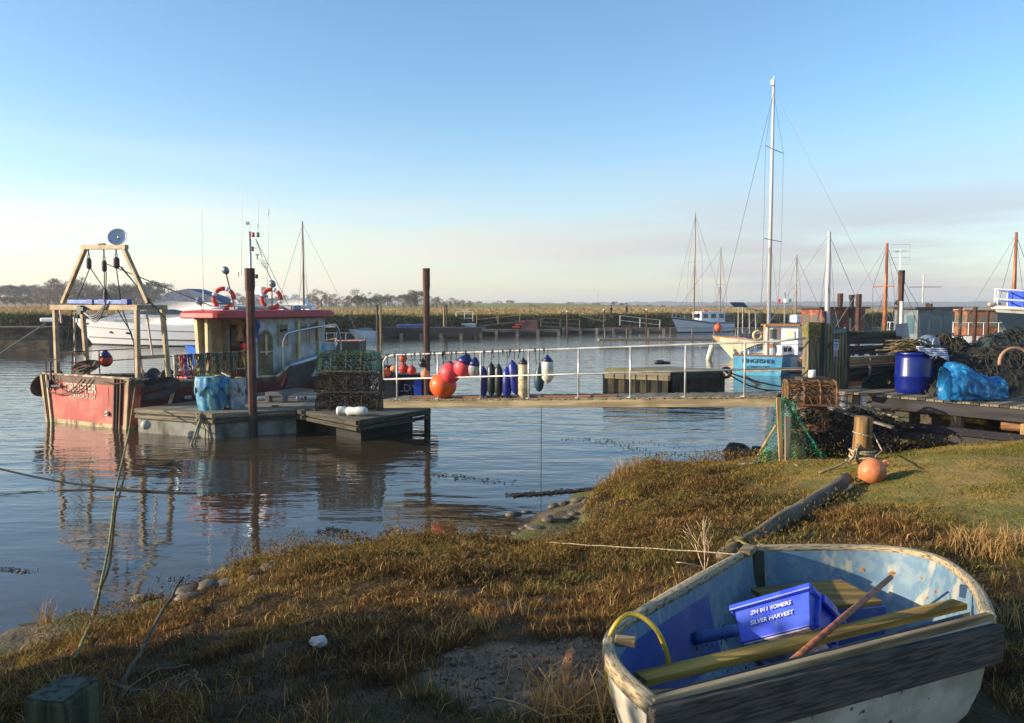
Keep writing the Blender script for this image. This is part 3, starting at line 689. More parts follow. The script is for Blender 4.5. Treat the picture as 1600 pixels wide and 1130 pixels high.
# foreground left: timber stump, sticks
sp = Zp(99, 1077, 1.86); gz = float(ground_z(sp.x, sp.y)); st = thing('timber_block', 'mossy square timber post standing in the dark lower left corner', 'post', (sp.x, sp.y, gz), R(-12))
m = MB(); m.box((0, 0, (1.86 - gz) / 2 - .1), (.19, .24, 1.86 - gz + .2)); 
m.build('post', wood('mossy_wood', (84, 88, 62), (48, 52, 38), 'z', dirt=(60, 66, 34), sc=8), st, bevel=.012)
m = MB(); m.box((0, 0, 1.862 - gz + .003), (.17, .22, .008)); m.build('top', mat('lichen_top', (72, 80, 66), .95, var=(30, 33, 30), vs=30, bump=.006, bs=40), st)
st.rotation_euler = (0, R(0), R(-12))
def gp(px, py, z, up=.03):
    p = G(px, py); p.z += up; return p
m = MB(); a, b_ = gp(190, 1085, 1.5, .05), gp(285, 935, .3, .22); m.tube(wig([a.lerp(b_, i / 10) for i in range(11)], .012), .014, 7)
solo(m, 'stick', wood('stick_wood', (86, 78, 64), (58, 52, 42), 'y'), 'long thin grey stick lying from the shaded grass to the mud at the water', 'stick', smooth=True)
m = MB(); a, b_ = gp(172, 1083, 1.5, .06), gp(214, 1098, 1.5, .06); m.bar(a, b_, .03, .015); solo(m, 'driftwood', darkw['x'], 'short flat piece of pale driftwood near the mossy post', 'driftwood')
for k, (x0, y0, x1, y1, b) in enumerate(((190, 1110, 300, 1072, -.05), (300, 1072, 316, 1112, -.04), (205, 1116, 325, 1096, -.05), (255, 1104, 290, 1085, -.03))):
    m = MB(); m.tube(wig(sag(gp(x0, y0, 1.5, .08), gp(x1, y1, 1.5, .12), b, 8), .01), .003, 5)
    solo(m, 'dead_stalk', mat('dead_stalk', (120, 98, 72), .9), 'dead reed stalk in the little tangle to the right of the mossy post', 'stalk', 'dead stalks in the tangle by the mossy post')
for k in range(12):
    a = gp(850 + 12 * k + random.uniform(-20, 20), 1128 + random.uniform(-6, 10), 1.55, .02); b_ = a + Vector((random.uniform(-.3, .3), random.uniform(-.12, .15), random.uniform(.03, .22)))
    m = MB(); m.tube(sag(a, b_, -.02, 5), [.004, .004, .0035, .003, .0025, .002], 5)
    solo(m, 'dead_stalk', mat('dry_stalk_bright', (212, 158, 96), .8), 'bright dry reed stalk in the tangle at the foot of the dinghy', 'stalk', 'dry reed stalks tangled left of the dinghy')
m = MB()
for k in range(900):
    t = random.random(); c0 = gp(870 + 22 * t, 1120 - 62 * t, 1.6, .05 + .10 * t); d_ = Vector((random.uniform(-1, 1), random.uniform(-1, 1), random.uniform(-.3, 1))).normalized() * (.028 + .02 * (1 - t))
    m.bar(c0, c0 + d_, .002, .002)
solo(m, 'reed_head', mat('reed_fluff', (178, 140, 104), .9), 'fluffy pinkish brown reed seed head at the bottom left of the dinghy', 'reed head')

random.seed(77); pm = MB()
for k in range(900):
    X_, Y_ = random.gauss(.15, .5), random.gauss(4.35, .42)
    if float(bare(np.array(X_), np.array(Y_))) < .5: continue
    pm.ball((X_, Y_, float(ground_z(X_, Y_)) + .002), random.choice((.005, .008, .012, .022)), 6, (1.2, 1, .7), .2)
tag(pm.build('pebbles', mat('pebble', (130, 112, 92), .8, var=(78, 66, 54), vs=30), None), 'small pebbles and crumbs on the bare earth left of the dinghy', 'pebbles', None, 'stuff')
# stones and mud clods at the water's edge
random.seed(5); stone = mat('wet_stone', (104, 90, 72), .6, var=(64, 56, 44), vs=12, bump=.01, bs=14)
m0 = None
spots = [(x + random.uniform(-9, 9), y + random.uniform(-5, 5)) for x, y in [(290, 922), (320, 912), (345, 905), (368, 898), (395, 893), (420, 890), (440, 888), (462, 884), (335, 918), (805, 800), (818, 804), (812, 830), (826, 826), (845, 822), (862, 815), (880, 806), (898, 798), (905, 780), (920, 778), (935, 772), (800, 836), (250, 935), (230, 940), (870, 790), (890, 786), (360, 915), (390, 905), (300, 935)]]
for x, y in spots:
    p = G(x, y); p.z = max(p.z, -.02)
    r = random.uniform(.06, .15)
    m = MB(); m.ball((0, 0, 0), r, 10, (1.3, .9, .45), .16); o = m.build('stone', stone, None, True); o.location = p; o.rotation_euler.z = random.uniform(0, 3)
    tag(o, 'dark wet stone in the mud at the water edge', 'stone', 'wet stones along the near water edge')
# floating weed
random.seed(9); m = MB()
def weed(px0, py0, px1, py1, n, spread, r):
    for i in range(n):
        t = random.random(); p = Zp(px0 + (px1 - px0) * t + random.gauss(0, spread * 1.6), py0 + (py1 - py0) * t + random.gauss(0, spread * .3), 0)
        s_ = r * random.uniform(.3, 1.2); a = random.uniform(0, 6.3)
        q = [Vector((math.cos(a + k * 1.25 + random.uniform(-.3, .3)) * s_ * random.uniform(.5, 1.3), math.sin(a + k * 1.25) * s_ * random.uniform(.4, .9), .006 + random.uniform(0, .02))) for k in range(5)]
        m.add([p + v for v in q] + [p + Vector((0, 0, .02 + r * .2))], [[k, (k + 1) % 5, 5] for k in range(5)])
weed(500, 830, 610, 852, 170, 5, .03); weed(510, 826, 545, 832, 60, 3, .03); weed(0, 890, 45, 893, 60, 4, .025); weed(275, 905, 375, 925, 190, 12, .022); weed(150, 955, 330, 905, 60, 8, .02)
weed(880, 685, 1000, 692, 45, 4, .035); weed(930, 690, 1110, 722, 90, 5, .035); weed(1000, 690, 1130, 712, 30, 6, .035); weed(690, 742, 790, 755, 70, 5, .04); weed(800, 775, 930, 765, 420, 4, .045); weed(1070, 732, 1140, 735, 60, 3, .04); weed(300, 770, 460, 785, 60, 5, .03)
o = m.build('floating_weed', mat('wet_weed', (40, 36, 24), .5), None); tag(o, 'scattered dark seaweed floating near the bank', 'seaweed', None, 'stuff')
m = MB(); random.seed(3)
for i in range(26): 
    p = Zp(1185 - 45 * random.random(), 716 - 14 * random.random(), .12); m.ball(p + Vector((0, 0, random.uniform(-.03, .10))), random.uniform(.08, .2), 8, (1.3, .9, .6), .2)
o = solo(m, 'weed_covered_rocks', mat('weed_rock', (62, 52, 36), .8, var=(34, 30, 22), vs=9, bump=.02), 'dark weedy rock heap at the water edge left of the green net', 'rocks', smooth=True)

# long lines into the water
m = MB(); m.tube(sag(Zp(-60, 716, .45), Zp(205, 766, .01), .10, 16) + [Zp(240, 768, .01), Zp(300, 771, .0), Zp(335, 775, -.05)], .02, 6)
solo(m, 'mooring_rope', roped, 'dark mooring line running in from the left edge and dipping into the water', 'rope', smooth=True)
a, mid, e = Zp(207, 612, 1.0), Zp(176, 800, .12), gp(112, 1046, 1.0, .05)
pts = dense([Vector(Zp(212, 600, 1.3)), Zp(202, 672, .45), Zp(182, 760, .16), Zp(170, 850, .14), gp(150, 955, .15, .06), gp(128, 1020, .7, .07), e], 6)
m = MB(); m.tube(wig(pts, .005), [.024 - .013 * i / (len(pts) - 1) for i in range(len(pts))], 7); solo(m, 'mooring_rope', ropeg, 'long olive green mooring rope from the red boat down to the near bank', 'rope', smooth=True)
# ================================================================== added off-frame bushes that shade the lower left corner
bushm = mat('shade_bush_leaf', (70, 78, 40), .8)
def bush(x, y, h, r):
    t = thing('bush', 'unseen evergreen bush added left of the frame to shade the lower left', 'bush', (x, y, float(ground_z(x, y))), 0, 'added shade bushes left of the viewpoint')
    m = MB()
    for k in range(7): a = k * .9; m.tube([(0, 0, -.1), (math.cos(a) * r * .3, math.sin(a) * r * .3, h * .5), (math.cos(a) * r * .6, math.sin(a) * r * .6, h * .8)], [.03, .02, .008], 5)
    m.build('stem', darkw['z'], t)
    m = MB()
    for k in range(2600):
        u = Vector((random.gauss(0, 1), random.gauss(0, 1), random.gauss(0, 1))).normalized() * random.random() ** .4
        c = Vector((u.x * r, u.y * r, h * .52 + u.z * h * .5)); d = Vector((random.gauss(0, 1), random.gauss(0, 1), random.gauss(0, 1))).normalized() * .07; e = d.cross(Vector((random.random(), random.random(), 1))).normalized() * .05
        m.add([c - d, c + e, c + d, c - e], [[0, 1, 2, 3]])
    m.build('foliage', bushm, t)
for x, y, h, r in ((-6.2, 1.0, 2.7, 1.0), (-6.0, 2.2, 2.7, .9), (-6.0, 3.1, 2.6, .9), (-6.0, 3.9, 2.4, .8), (-6.0, .1, 2.6, 1.0), (-6.4, -1, 2.4, 1), (-5.8, 4.7, 1.9, .7)): bush(x, y, h, r)

# ================================================================== lobster pots
netg = mat('teal_netting', (72, 138, 118), .8, var=(110, 128, 74), vs=6)
netb = mat('brown_netting', (92, 70, 48), .9, var=(56, 46, 34), vs=8)
nett = mat('tan_netting', (160, 122, 76), .9, var=(98, 76, 50), vs=8)
binding = mat('pot_binding', (126, 88, 54), .95, var=(66, 48, 36), vs=18, bump=.004, bs=60)
bindd = mat('pot_binding_dark', (74, 60, 44), .95, var=(40, 36, 28), vs=18, bump=.004, bs=60)
def pot(label, loc, rz, L_, W_, H_, net, frm, hoops=4, mesh=.07, wr=.004, group=None, junk=70, fr=.014, end=True):
    """half-round top lobster pot, long axis local X"""
    t = thing('lobster_pot', label, 'lobster pot', loc, rz, group)
    def arch(x, a, k=1.0):
        e_ = abs(x) / (L_ / 2); k = k * (1 - .0 * e_)
        hk = 1 - .30 * max(0, (e_ - .72) / .28) ** 2 if L_ > 1 else 1
        c_ = math.cos(a); s_ = math.sin(a)
        sg = lambda v: math.copysign(abs(v) ** .62, v)
        return Vector((x, W_ / 2 * sg(c_) * k, .03 + (H_ - .03) * sg(s_) * k * hk))
    A = [math.pi * i / 14 for i in range(15)]
    m = MB(); m.box((0, -W_ / 2, .015), (L_, .03, .03)); m.box((0, W_ / 2, .015), (L_, .03, .03)); 
    for k in range(6): m.box((-L_ / 2 + L_ * k / 5, 0, .012), (.025, W_, .02))
    m.build('base_frame', frm, t)
    for k in range(hoops):
        x = -L_ / 2 + L_ * k / (hoops - 1)
        m = MB(); m.tube(wig([arch(x, a) for a in A], .004), [fr * random.uniform(.8, 1.25) for _ in A], 7); m.build('hoop', frm, t, True)
    m = MB()
    for a in (math.pi * .25, math.pi * .5, math.pi * .75): m.tube(wig([arch(-L_ / 2 + L_ * i / 6, a) for i in range(7)], .004), fr * .6, 5)
    m.build('side_rail', frm, t, True)
    m = MB(); n1 = int(L_ / mesh); n2 = int((W_ + 2 * H_) * .9 / mesh)
    G = [[arch(-L_ / 2 + L_ * i / n1, math.pi * j / n2, .985) + Vector((random.uniform(-.3, .3) * mesh * .35, random.uniform(-1, 1) * .006, random.uniform(-1, 1) * .006)) for j in range(n2 + 1)] for i in range(n1 + 1)]
    for i in range(n1):
        for j in range(n2):
            if (i + j) % 2 == 0: m.tube([G[i][j], G[i + 1][j + 1]], wr, 3, cap=False)
            else: m.tube([G[i + 1][j], G[i][j + 1]], wr, 3, cap=False)
            if (i + j) % 2 == 0 and i > 0 : m.tube([G[i][j], G[i - 1][j + 1]], wr, 3, cap=False)
    if end:
        for s_ in (-1, 1):
            ny_, nz_ = max(3, int(W_ / mesh)), max(3, int(H_ / mesh))
            for k in range(-nz_, ny_ + 1):
                for sg_ in (1, -1):
                    p0 = Vector((s_ * L_ / 2, -W_ / 2 + k * mesh, .02)); pts = []
                    for q in range(nz_ + 1):
                        y = p0.y + q * mesh if sg_ > 0 else -(p0.y + q * mesh); z = .02 + q * mesh
                        if abs(y) < W_ / 2 and z < H_ and (abs(y) / (W_ / 2)) ** 3.2 + (z / H_) ** 3.2 < 1: pts.append((p0.x, y, z))
                    if len(pts) > 1: m.tube(pts, wr, 3, cap=False)
    m.build('netting', net, t)
    # bait rope, inner funnel netting and caught weed
    m = MB()
    for k in range(junk * 3):
        p = Vector((random.uniform(-.46, .46) * L_, random.uniform(-.42, .42) * W_, random.uniform(.04, .84) * H_)); a = random.uniform(0, 6.3); d_ = Vector((math.cos(a), random.uniform(-.5, .5), math.sin(a))) * random.uniform(.015, .05); e2_ = Vector((-d_.z, .3 * d_.x, d_.x)) * .5
        m.add([p - d_, p + e2_, p + d_, p - e2_], [[0, 1, 2, 3]])
    for k in range(junk):
        p = Vector((random.uniform(-.46, .46) * L_, random.uniform(-.4, .4) * W_, random.uniform(.04, .8) * H_))
        pts = [p]
        for _ in range(5): p = p + Vector((random.uniform(-.1, .1), random.uniform(-.08, .08), random.uniform(-.05, .04))); p.x = max(-L_ * .47, min(L_ * .47, p.x)); p.y = max(-W_ * .42, min(W_ * .42, p.y)); p.z = max(.03, min(H_ * .85, p.z)); pts.append(p.copy())
        m.tube(pts, random.choice((.005, .008, .012)), 4)
    m.build('inner_rope', random.choice((bindd, netb)) if net is not nett else binding, t)
    m = MB(); m.torus((0, -W_ * .40, H_ * .45), .10, .008, M=Matrix.Rotation(R(80), 4, 'X'), n=14, k=5)
    for k in range(10): a = k * .63; m.tube([(math.cos(a) * .10, -W_ * .40, H_ * .45 + math.sin(a) * .10), (math.cos(a) * .2, -W_ * .48, H_ * .45 + math.sin(a) * .16)], .004, 3)
    m.build('entry_ring', bindd, t)
    return t
random.seed(21)
pz = .68
pc = P(546, 600, 21.9)
pa = thing  # stack on the pontoon
pg = 'lobster pots stacked on the floating pontoon'
pot('long lobster pot with dark crusted netting at the bottom of the pontoon stack', (pc.x, pc.y, pz), R(-6), 1.72, .62, .50, netb, bindd, 5, .075, .006, pg, 190)
pot('long lobster pot with rust brown netting in the middle of the pontoon stack', (pc.x, pc.y + .02, pz + .50), R(-4), 1.78, .62, .57, mat('rust_netting', (118, 78, 50), .9, var=(60, 56, 44), vs=3), bindd, 5, .07, .006, pg, 190)
pot('long lobster pot with teal green netting on top of the pontoon stack', (pc.x, pc.y, pz + 1.07), R(-5), 1.66, .60, .58, netg, mat('pot_binding_green', (96, 98, 58), .95, var=(66, 62, 44), vs=12), 5, .06, .0055, pg, 110)
random.seed(22)
# shore stack
z0 = 1.07
b0 = P(1268, 700, 13.1)
gzz = float(ground_z(b0.x, b0.y))
sg_ = 'old lobster pots heaped beside the green net'
pot('dark tangled lobster pot at the bottom of the heap behind the green net', (b0.x + .14, b0.y + .1, gzz), R(20), .8, .5, .48, netb, bindd, 4, .05, .006, sg_, 150)
p2 = pot('lobster pot with its round open end facing the camera, middle of the shore heap', (b0.x + .02, b0.y + .15, gzz + .52), R(62), .75, .50, .38, netb, binding, 4, .05, .005, sg_, 30, .02, end=False)
pot('rusty brown lobster pot on top of the heap below the square gate post', (b0.x - .02, b0.y + .1, gzz + .93), R(-8), .76, .5, .40, nett, binding, 4, .045, .004, sg_, 40, .017)

# green trawl net hanging from the stakes
gnet = mat('green_trawl_net', (24, 140, 96), .7, var=(14, 96, 70), vs=5)
m = MB(); nu, nv = 34, 40; GN = []
base = P(1240, 715, 12.75); base.z = float(ground_z(base.x, base.y)) - .05
topp = Vector((base.x - .15, base.y + .05, 2.06))
for j in range(nv + 1):
    v = j / nv; row = []
    for i in range(nu + 1):
        u = i / nu - .5; w_ = .22 + 1.12 * v ** 1.5
        x = topp.x + u * w_ + .12 * v + .03 * math.sin(u * 30 + v * 4); y = topp.y - .12 * v - .10 * math.sin(u * 17) * (.3 + v) + .03 * math.sin(v * 12 + u * 9)
        z = topp.z - (topp.z - base.z - .02) * v - abs(u) * .12 * (1 - v) + .03 * math.sin(u * 22) * v
        row.append(Vector((x, y, z)) + Vector((random.uniform(-.012, .012),) * 3))
    GN.append(row)
for j in range(nv):
    for i in range(nu):
        if (i + j) % 2: m.tube([GN[j][i], GN[j + 1][i + 1]], .0045, 3, cap=False)
        else: m.tube([GN[j][i + 1], GN[j + 1][i]], .0045, 3, cap=False)
        if random.random() < .35: m.tube([GN[j][i], GN[j + 1][i + 1] + Vector((0, .05, 0))], .004, 3, cap=False)
m.tube(wig([GN[j][nu] for j in range(0, nv + 1, 3)], .01), .012, 5)
gn = solo(m, 'fishing_net', gnet, 'bright green trawl net draped over the stakes and heap of old pots', 'fishing net')
def stake(px0, y0, px1, y1, D0, D1, w, label, mt=tanw['z'], nm='stake'):
    a = P(px0, y0, D0); b_ = P(px1, y1, D1); m = MB(); m.bar(a, b_ - Vector((0, 0, .2)) if abs(px0 - px1) < 15 else b_, w, w * .6); 
    return solo(m, nm, mt, label, 'stake', bevel=.004)
stake(1216, 621, 1222, 720, 12.5, 12.5, .065, 'tall pale upright stake at the left edge of the green net')
stake(1231, 650, 1231, 722, 12.45, 12.45, .085, 'shorter broad grey stake standing in the green net', greyw['z'])
m = MB(); m.tube([P(1213, 664, 12.6), P(1178, 722, 12.9)], .022, 8); solo(m, 'pole', tanw['z'], 'thin pole leaning on the stakes left of the green net', 'pole')
m = MB(); c_ = P(1193, 710, 12.9); m.lathe([(.09, 0), (.1, .1), (.085, .2)], (c_.x, c_.y, c_.z - .12), 12, Matrix.Rotation(.3, 4, 'Y')); solo(m, 'pot_float', mat('yellow_net', (190, 168, 60), .8, var=(110, 104, 50), vs=12), 'small mossy yellow bucket in the net below the leaning pole', 'bucket')
m = MB(); m.tube(wig([gp(x, y, 1.0, .03) for x, y in ((1150, 728), (1180, 726), (1210, 722), (1225, 721), (1245, 729), (1262, 724))], .02), .008, 5); solo(m, 'rope', ropew, 'pale frayed rope on the grass in front of the green net', 'rope')

# ================================================================== timber pier, gate and fence on the right
DZ = 1.95
e0, e1 = Zp(1290, 609, DZ), Zp(1640, 639, DZ)
pd = (e1 - e0); pd.z = 0; plen = pd.length; pd.normalize(); pn = Vector((-pd.y, pd.x, 0))      # pn points away from the viewer
pier = thing('pier', 'dark timber landing pier with plank deck and heavy beams on the right', 'pier', (e0.x, e0.y, 0))
pier_deck = thing  
e2 = e0 + pd * 6
nb_ = 44
for k in range(nb_):
    a = e0 + pd * (k * .142 + .07); m = MB()
    m.bar(a - pn * (.03 + random.uniform(0, .03)) + Vector((0, 0, -.02 + random.uniform(-.004, .004))), a + pn * 2.6 + Vector((0, 0, -.02)), .13, .04, up=(0, 0, 1))
    m.build('deck_plank', greyw['x'] if k % 3 else darkw['x'], pier, world=True, bevel=.004, along=pn)
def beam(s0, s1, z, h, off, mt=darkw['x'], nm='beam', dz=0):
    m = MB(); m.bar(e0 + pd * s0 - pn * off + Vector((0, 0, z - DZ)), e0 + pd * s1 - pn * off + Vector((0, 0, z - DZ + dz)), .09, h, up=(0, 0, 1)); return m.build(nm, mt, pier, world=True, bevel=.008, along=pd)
bmw = wood('beam_wood_x', (62, 60, 60), (38, 37, 38), 'x', sc=3, dirt=(40, 38, 36)); twd = wood('shade_dark_wood_x', (40, 38, 48), (26, 26, 32), 'x'); beam(.9, 6, 1.80, .20, -.02, bmw); beam(.4, 6.2, 1.46, .12, .10, twd); beam(.6, 6.2, 1.30, .17, .06, bmw); beam(.5, 2.6, 1.10, .10, .12, twd)  # beam woods coloured near black to stand in for shade on the pier front
for s_ in (.5, 2.3, 3.35, 5.4):
    m = MB(); q = e0 + pd * s_ + pn * .12; m.box((q.x, q.y, 1.2), (.16, .16, 1.4)); m.build('pile', tanw['z'] if s_ == 3.35 else darkw['z'], pier, world=True, bevel=.01)
m = MB(); m.tube([e0 + pd * 2.95 + pn * .2 + Vector((0, 0, -.33)), e0 + pd * 5.2 + pn * .5 + Vector((0, 0, -.36))], [.10, .11], 12); m.build('log_brace', wood('brown_log_x', (132, 94, 64), (84, 60, 44), 'x'), pier, True, world=True, along=pd)
m = MB(); m.tube([e0 + pd * 1.9 + pn * .5 + Vector((0, 0, -.34)), e0 + pd * 2.6 + pn * .5 + Vector((0, 0, -.36))], [.07, .06], 10); m.build('log_brace', wood('yellow_log_x', (196, 160, 84), (150, 120, 60), 'x'), pier, True, world=True)
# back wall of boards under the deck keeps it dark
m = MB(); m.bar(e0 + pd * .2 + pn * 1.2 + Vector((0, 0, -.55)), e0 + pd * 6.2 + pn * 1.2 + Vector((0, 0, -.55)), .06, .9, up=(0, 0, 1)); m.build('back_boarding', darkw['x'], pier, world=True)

# gate: big lichened post and vertical slats
gpz = DZ - .05
q = P(1267, 560, 15.0); gt = thing('gate', 'tall weathered gate of vertical slats on a big square post with yellow lichen', 'gate', (q.x, q.y, 1.3))
m = MB(); m.box((q.x, q.y, (3.22 + 1.2) / 2), (.235, .22, 3.22 - 1.2), rz=R(8)); m.build('post', mat('lichened_post', (120, 110, 82), .9, var=(74, 66, 52), vs=5, stretch=(4, 4, .4), bump=.01, bs=12, dirt=(58, 60, 66), ds=3), gt, world=True, bevel=.012)
m = MB(); m.box((q.x - .002, q.y, 3.06), (.26, .245, .26), rz=R(8)); m.build('post_cap', mat('yellow_lichen', (118, 110, 58), .95, var=(84, 78, 50), vs=14, bump=.01), gt, world=True, bevel=.01)
m = MB(); m.box((q.x + .17, q.y + .05, 2.5), (.13, .16, 1.42), rz=R(8)); m.build('post_side', darkw['z'], gt, world=True, bevel=.01)
gd = Vector((1, .22, 0)).normalized(); g0 = q + Vector((.22, .12, 0))
for k in range(9):
    x = g0 + gd * (k * .062 + .03); h = 3.20 - .012 * k + random.uniform(-.03, .02)
    m = MB(); m.box((x.x, x.y, (h + 1.95) / 2), (.042, .05, h - 1.95), rz=math.atan2(gd.y, gd.x) + random.uniform(-.1, .1)); m.build('slat', lichw if k % 3 == 0 else greyw['z'], gt, world=True, bevel=.004)
for z in (3.0, 2.1):
    m = MB(); m.bar(g0 + gd * -.05 + Vector((0, .06, z - q.z)), g0 + gd * .62 + Vector((0, .06, z - q.z)), .04, .1, up=(0, 0, 1)); m.build('rail', darkw['x'], gt, world=True)
m = MB(); a = g0 + gd * .22 + Vector((0, -.045, 0)); a.z = 3.03; b_ = g0 + gd * .52 + Vector((0, -.045, 0)); b_.z = 3.06; m.bar(a, b_, .02, .07, up=(0, 0, 1)); m.build('grey_board', mat('blue_grey_board', (112, 124, 142), .7), gt, world=True)
m = MB(); a = g0 + gd * .14; m.bar((a.x, a.y - .06, 2.72), (a.x + .05, a.y - .07, 2.84), .05, .03); m.build('hinge', mat('brown_iron', (104, 72, 50), .8), gt, world=True)
# notice on the gate
a = g0 + gd * .31 + Vector((0, -.05, 0)); ang = math.atan2(gd.y, gd.x)
nt_ = thing('notice', 'small white notice pinned to the slats of the gate', 'notice', (a.x, a.y, 2.63), ang)
m = MB(); m.box((0, 0, .16), (.115, .008, .2)); m.box((-.0, .001, .0), (.085, .006, .12)); m.build('sheet', mat('notice_paper', (176, 180, 200), .6), nt_)
m = MB(); m.box((0, -.006, .225), (.10, .004, .03)); m.box((0, -.006, .16), (.06, .004, .022)); m.box((.005, -.006, .115), (.03, .004, .022)); m.build('print', mat('notice_print', (84, 76, 110), .6), nt_)
m = MB(); m.box((-.012, -.005, .0), (.02, .004, .1)); m.box((.022, -.005, .0), (.014, .004, .1)); m.build('stripe', mat('notice_red', (172, 110, 92), .6), nt_)
# white mug on top of the pots
c_ = P(1269, 582, 14.0); m = MB(); m.lathe([(.055, 0), (.06, .01), (.06, .13), (.055, .13), (.05, .02)], (c_.x, c_.y, c_.z - .09), 16)
mug = solo(m, 'tub', whitep, 'small white plastic tub on the ledge at the foot of the big gate post', 'tub', smooth=True)
m = MB(); m.box((c_.x + .05, c_.y + .08, c_.z - .12), (.5, .4, .05)); 
m.build('ledge', darkw['x'], gt, world=True)
m = MB(); m.box((c_.x + .05, c_.y + .2, (c_.z - .12 + .8) / 2), (.12, .12, c_.z - .12 - .8)); m.build('ledge_prop', darkw['z'], gt, world=True)

# horizontal board fence
f0, f1 = P(1322, 560, 15.4), P(1398, 560, 16.0); fd = f1 - f0; fd.z = 0
fn = thing('board_fence', 'low fence of wide dark horizontal boards on the pier beside the gate', 'fence', (f0.x, f0.y, DZ))
for z, h, mt in ((3.02, .05, lichw), (2.90, .23, darkw['x']), (2.66, .17, darkw['x']), (2.475, .12, lichw if False else tanw['x']), (2.35, .06, greyw['x']), (2.19, .26, darkw['x'])):
    m = MB(); a, b_ = f0.copy(), f1.copy(); a.z = z + random.uniform(-.01, .01); b_.z = z + random.uniform(-.01, .01); m.bar(a, b_, .035, h, up=(0, 0, 1)); m.build('board', mt, fn, world=True, bevel=.006, along=fd)
for t_, w_, zz in ((1.02, .11, 2.92), (-.02, .08, 3.0)):
    m = MB(); x = f0.lerp(f1, t_) + Vector((0, -.07, 0)); m.box((x.x, x.y, (zz + 1.9) / 2), (w_, .1, zz - 1.9)); m.build('post', darkw['z'], fn, world=True, bevel=.01)
m = MB(); x = f0.lerp(f1, .45) + Vector((0, -.08, 0)); m.tube([(x.x, x.y, 2.05), (x.x, x.y, 2.50)], .028, 10); solo(m, 'pipe', mat('old_pipe', (124, 116, 108), .7), 'short upright grey pipe standing against the horizontal board fence', 'pipe')
# upturned dark hull / wheel arch and small things on the deck
a = Zp(1368, 604, DZ); m = MB(); m.torus((a.x - .1, a.y - .35, DZ - .02), .30, .03, M=Matrix.Rotation(R(90), 4, 'X') @ Matrix.Rotation(0, 4, 'Z'), n=14, k=8, a0=.15, a1=math.pi - .4)
solo(m, 'hose_loop', blackr, 'thick black hose arched on the deck in front of the board fence', 'hose', smooth=True)
m = MB(); m.box((a.x - .12, a.y - .22, DZ + .1), (.5, .3, .2), tx=.7, ty=.7); solo(m, 'dark_net_bale', mat('dark_green_net', (26, 52, 42), .9, var=(16, 28, 26), vs=12, bump=.02), 'low dark green bale of netting on the deck below the board fence', 'net bale', bevel=.04)

# blue barrel with rope heap and striped cloth
bx_ = Zp(1440, 617, DZ); bx_ += Vector((0, .30, 0))
br = thing('barrel', 'big dark blue plastic barrel standing on the pier deck', 'barrel', (bx_.x, bx_.y, DZ))
blub = mat('blue_barrel_plastic', (8, 26, 112), .3, var=(12, 32, 104), vs=4, bump=.001, bs=6, dirt=(30, 40, 96), ds=4)
m = MB(); m.lathe([(.27, 0), (.30, .02), (.31, .1), (.315, .28), (.322, .30), (.322, .33), (.315, .35), (.31, .62), (.295, .70), (.27, .70), (.25, .66)], n=32); m.build('drum', blub, br, True)
m = MB(); m.lathe([(.308, .69), (.32, .70), (.32, .74), (.30, .75)], n=32); m.build('rim', blub, br, True)
random.seed(31); m = MB()
for k in range(60):
    a = random.uniform(0, 6.28); l = random.uniform(.3, .8); z = .76 + random.uniform(0, .2); c0 = Vector((random.uniform(-.15, .15), random.uniform(-.15, .15), 0))
    p = Vector((math.cos(a) * l / 2, math.sin(a) * l / 4, 0)); m.tube(wig([c0 - p + Vector((0, 0, z - .03)), c0 + Vector((0, 0, z + .02)), c0 + p + Vector((0, 0, z - .02))], .03), .014, 5)
for v in m.v: v += Vector((bx_.x - .1, bx_.y, DZ))
solo(m, 'rope_heap', mat('brown_rope', (110, 98, 66), .95, var=(66, 60, 44), vs=7), 'tangled heap of brown rope piled on top of the blue barrel', 'rope heap', smooth=True)
m = MB(); Gc = []
for j in range(9):
    Gc.append([Vector((bx_.x - .12 + .55 * i / 10, bx_.y - .28 - .10 * (j / 8) + .015 * math.sin(i * 1.9 + j), DZ + .86 - .05 * i / 10 - .2 * (j / 8) * (.35 + .65 * i / 10) + .02 * math.sin(j * 1.7 + i))) for i in range(11)])
m.sheet(Gc)
sm = mat('striped_cloth', (196, 196, 206), .8); nt = sm.node_tree; wv = nt.nodes.new('ShaderNodeTexWave'); wv.inputs['Scale'].default_value = 9; wv.bands_direction = 'Z'; tc_ = nt.nodes.new('ShaderNodeTexCoord'); nt.links.new(tc_.outputs['Object'], wv.inputs[0])
cr = nt.nodes.new('ShaderNodeValToRGB'); cr.color_ramp.interpolation = 'CONSTANT'; cr.color_ramp.elements[0].color = lin((60, 74, 110)); cr.color_ramp.elements[1].color = lin((200, 200, 210)); cr.color_ramp.elements[1].position = .4
nt.links.new(wv.outputs['Fac'], cr.inputs[0]); nt.links.new(cr.outputs[0], nt.nodes['Principled BSDF'].inputs['Base Color'])
solo(m, 'cloth', sm, 'blue and white striped cloth hanging over the rim of the blue barrel', 'cloth', smooth=True, solid=.006)
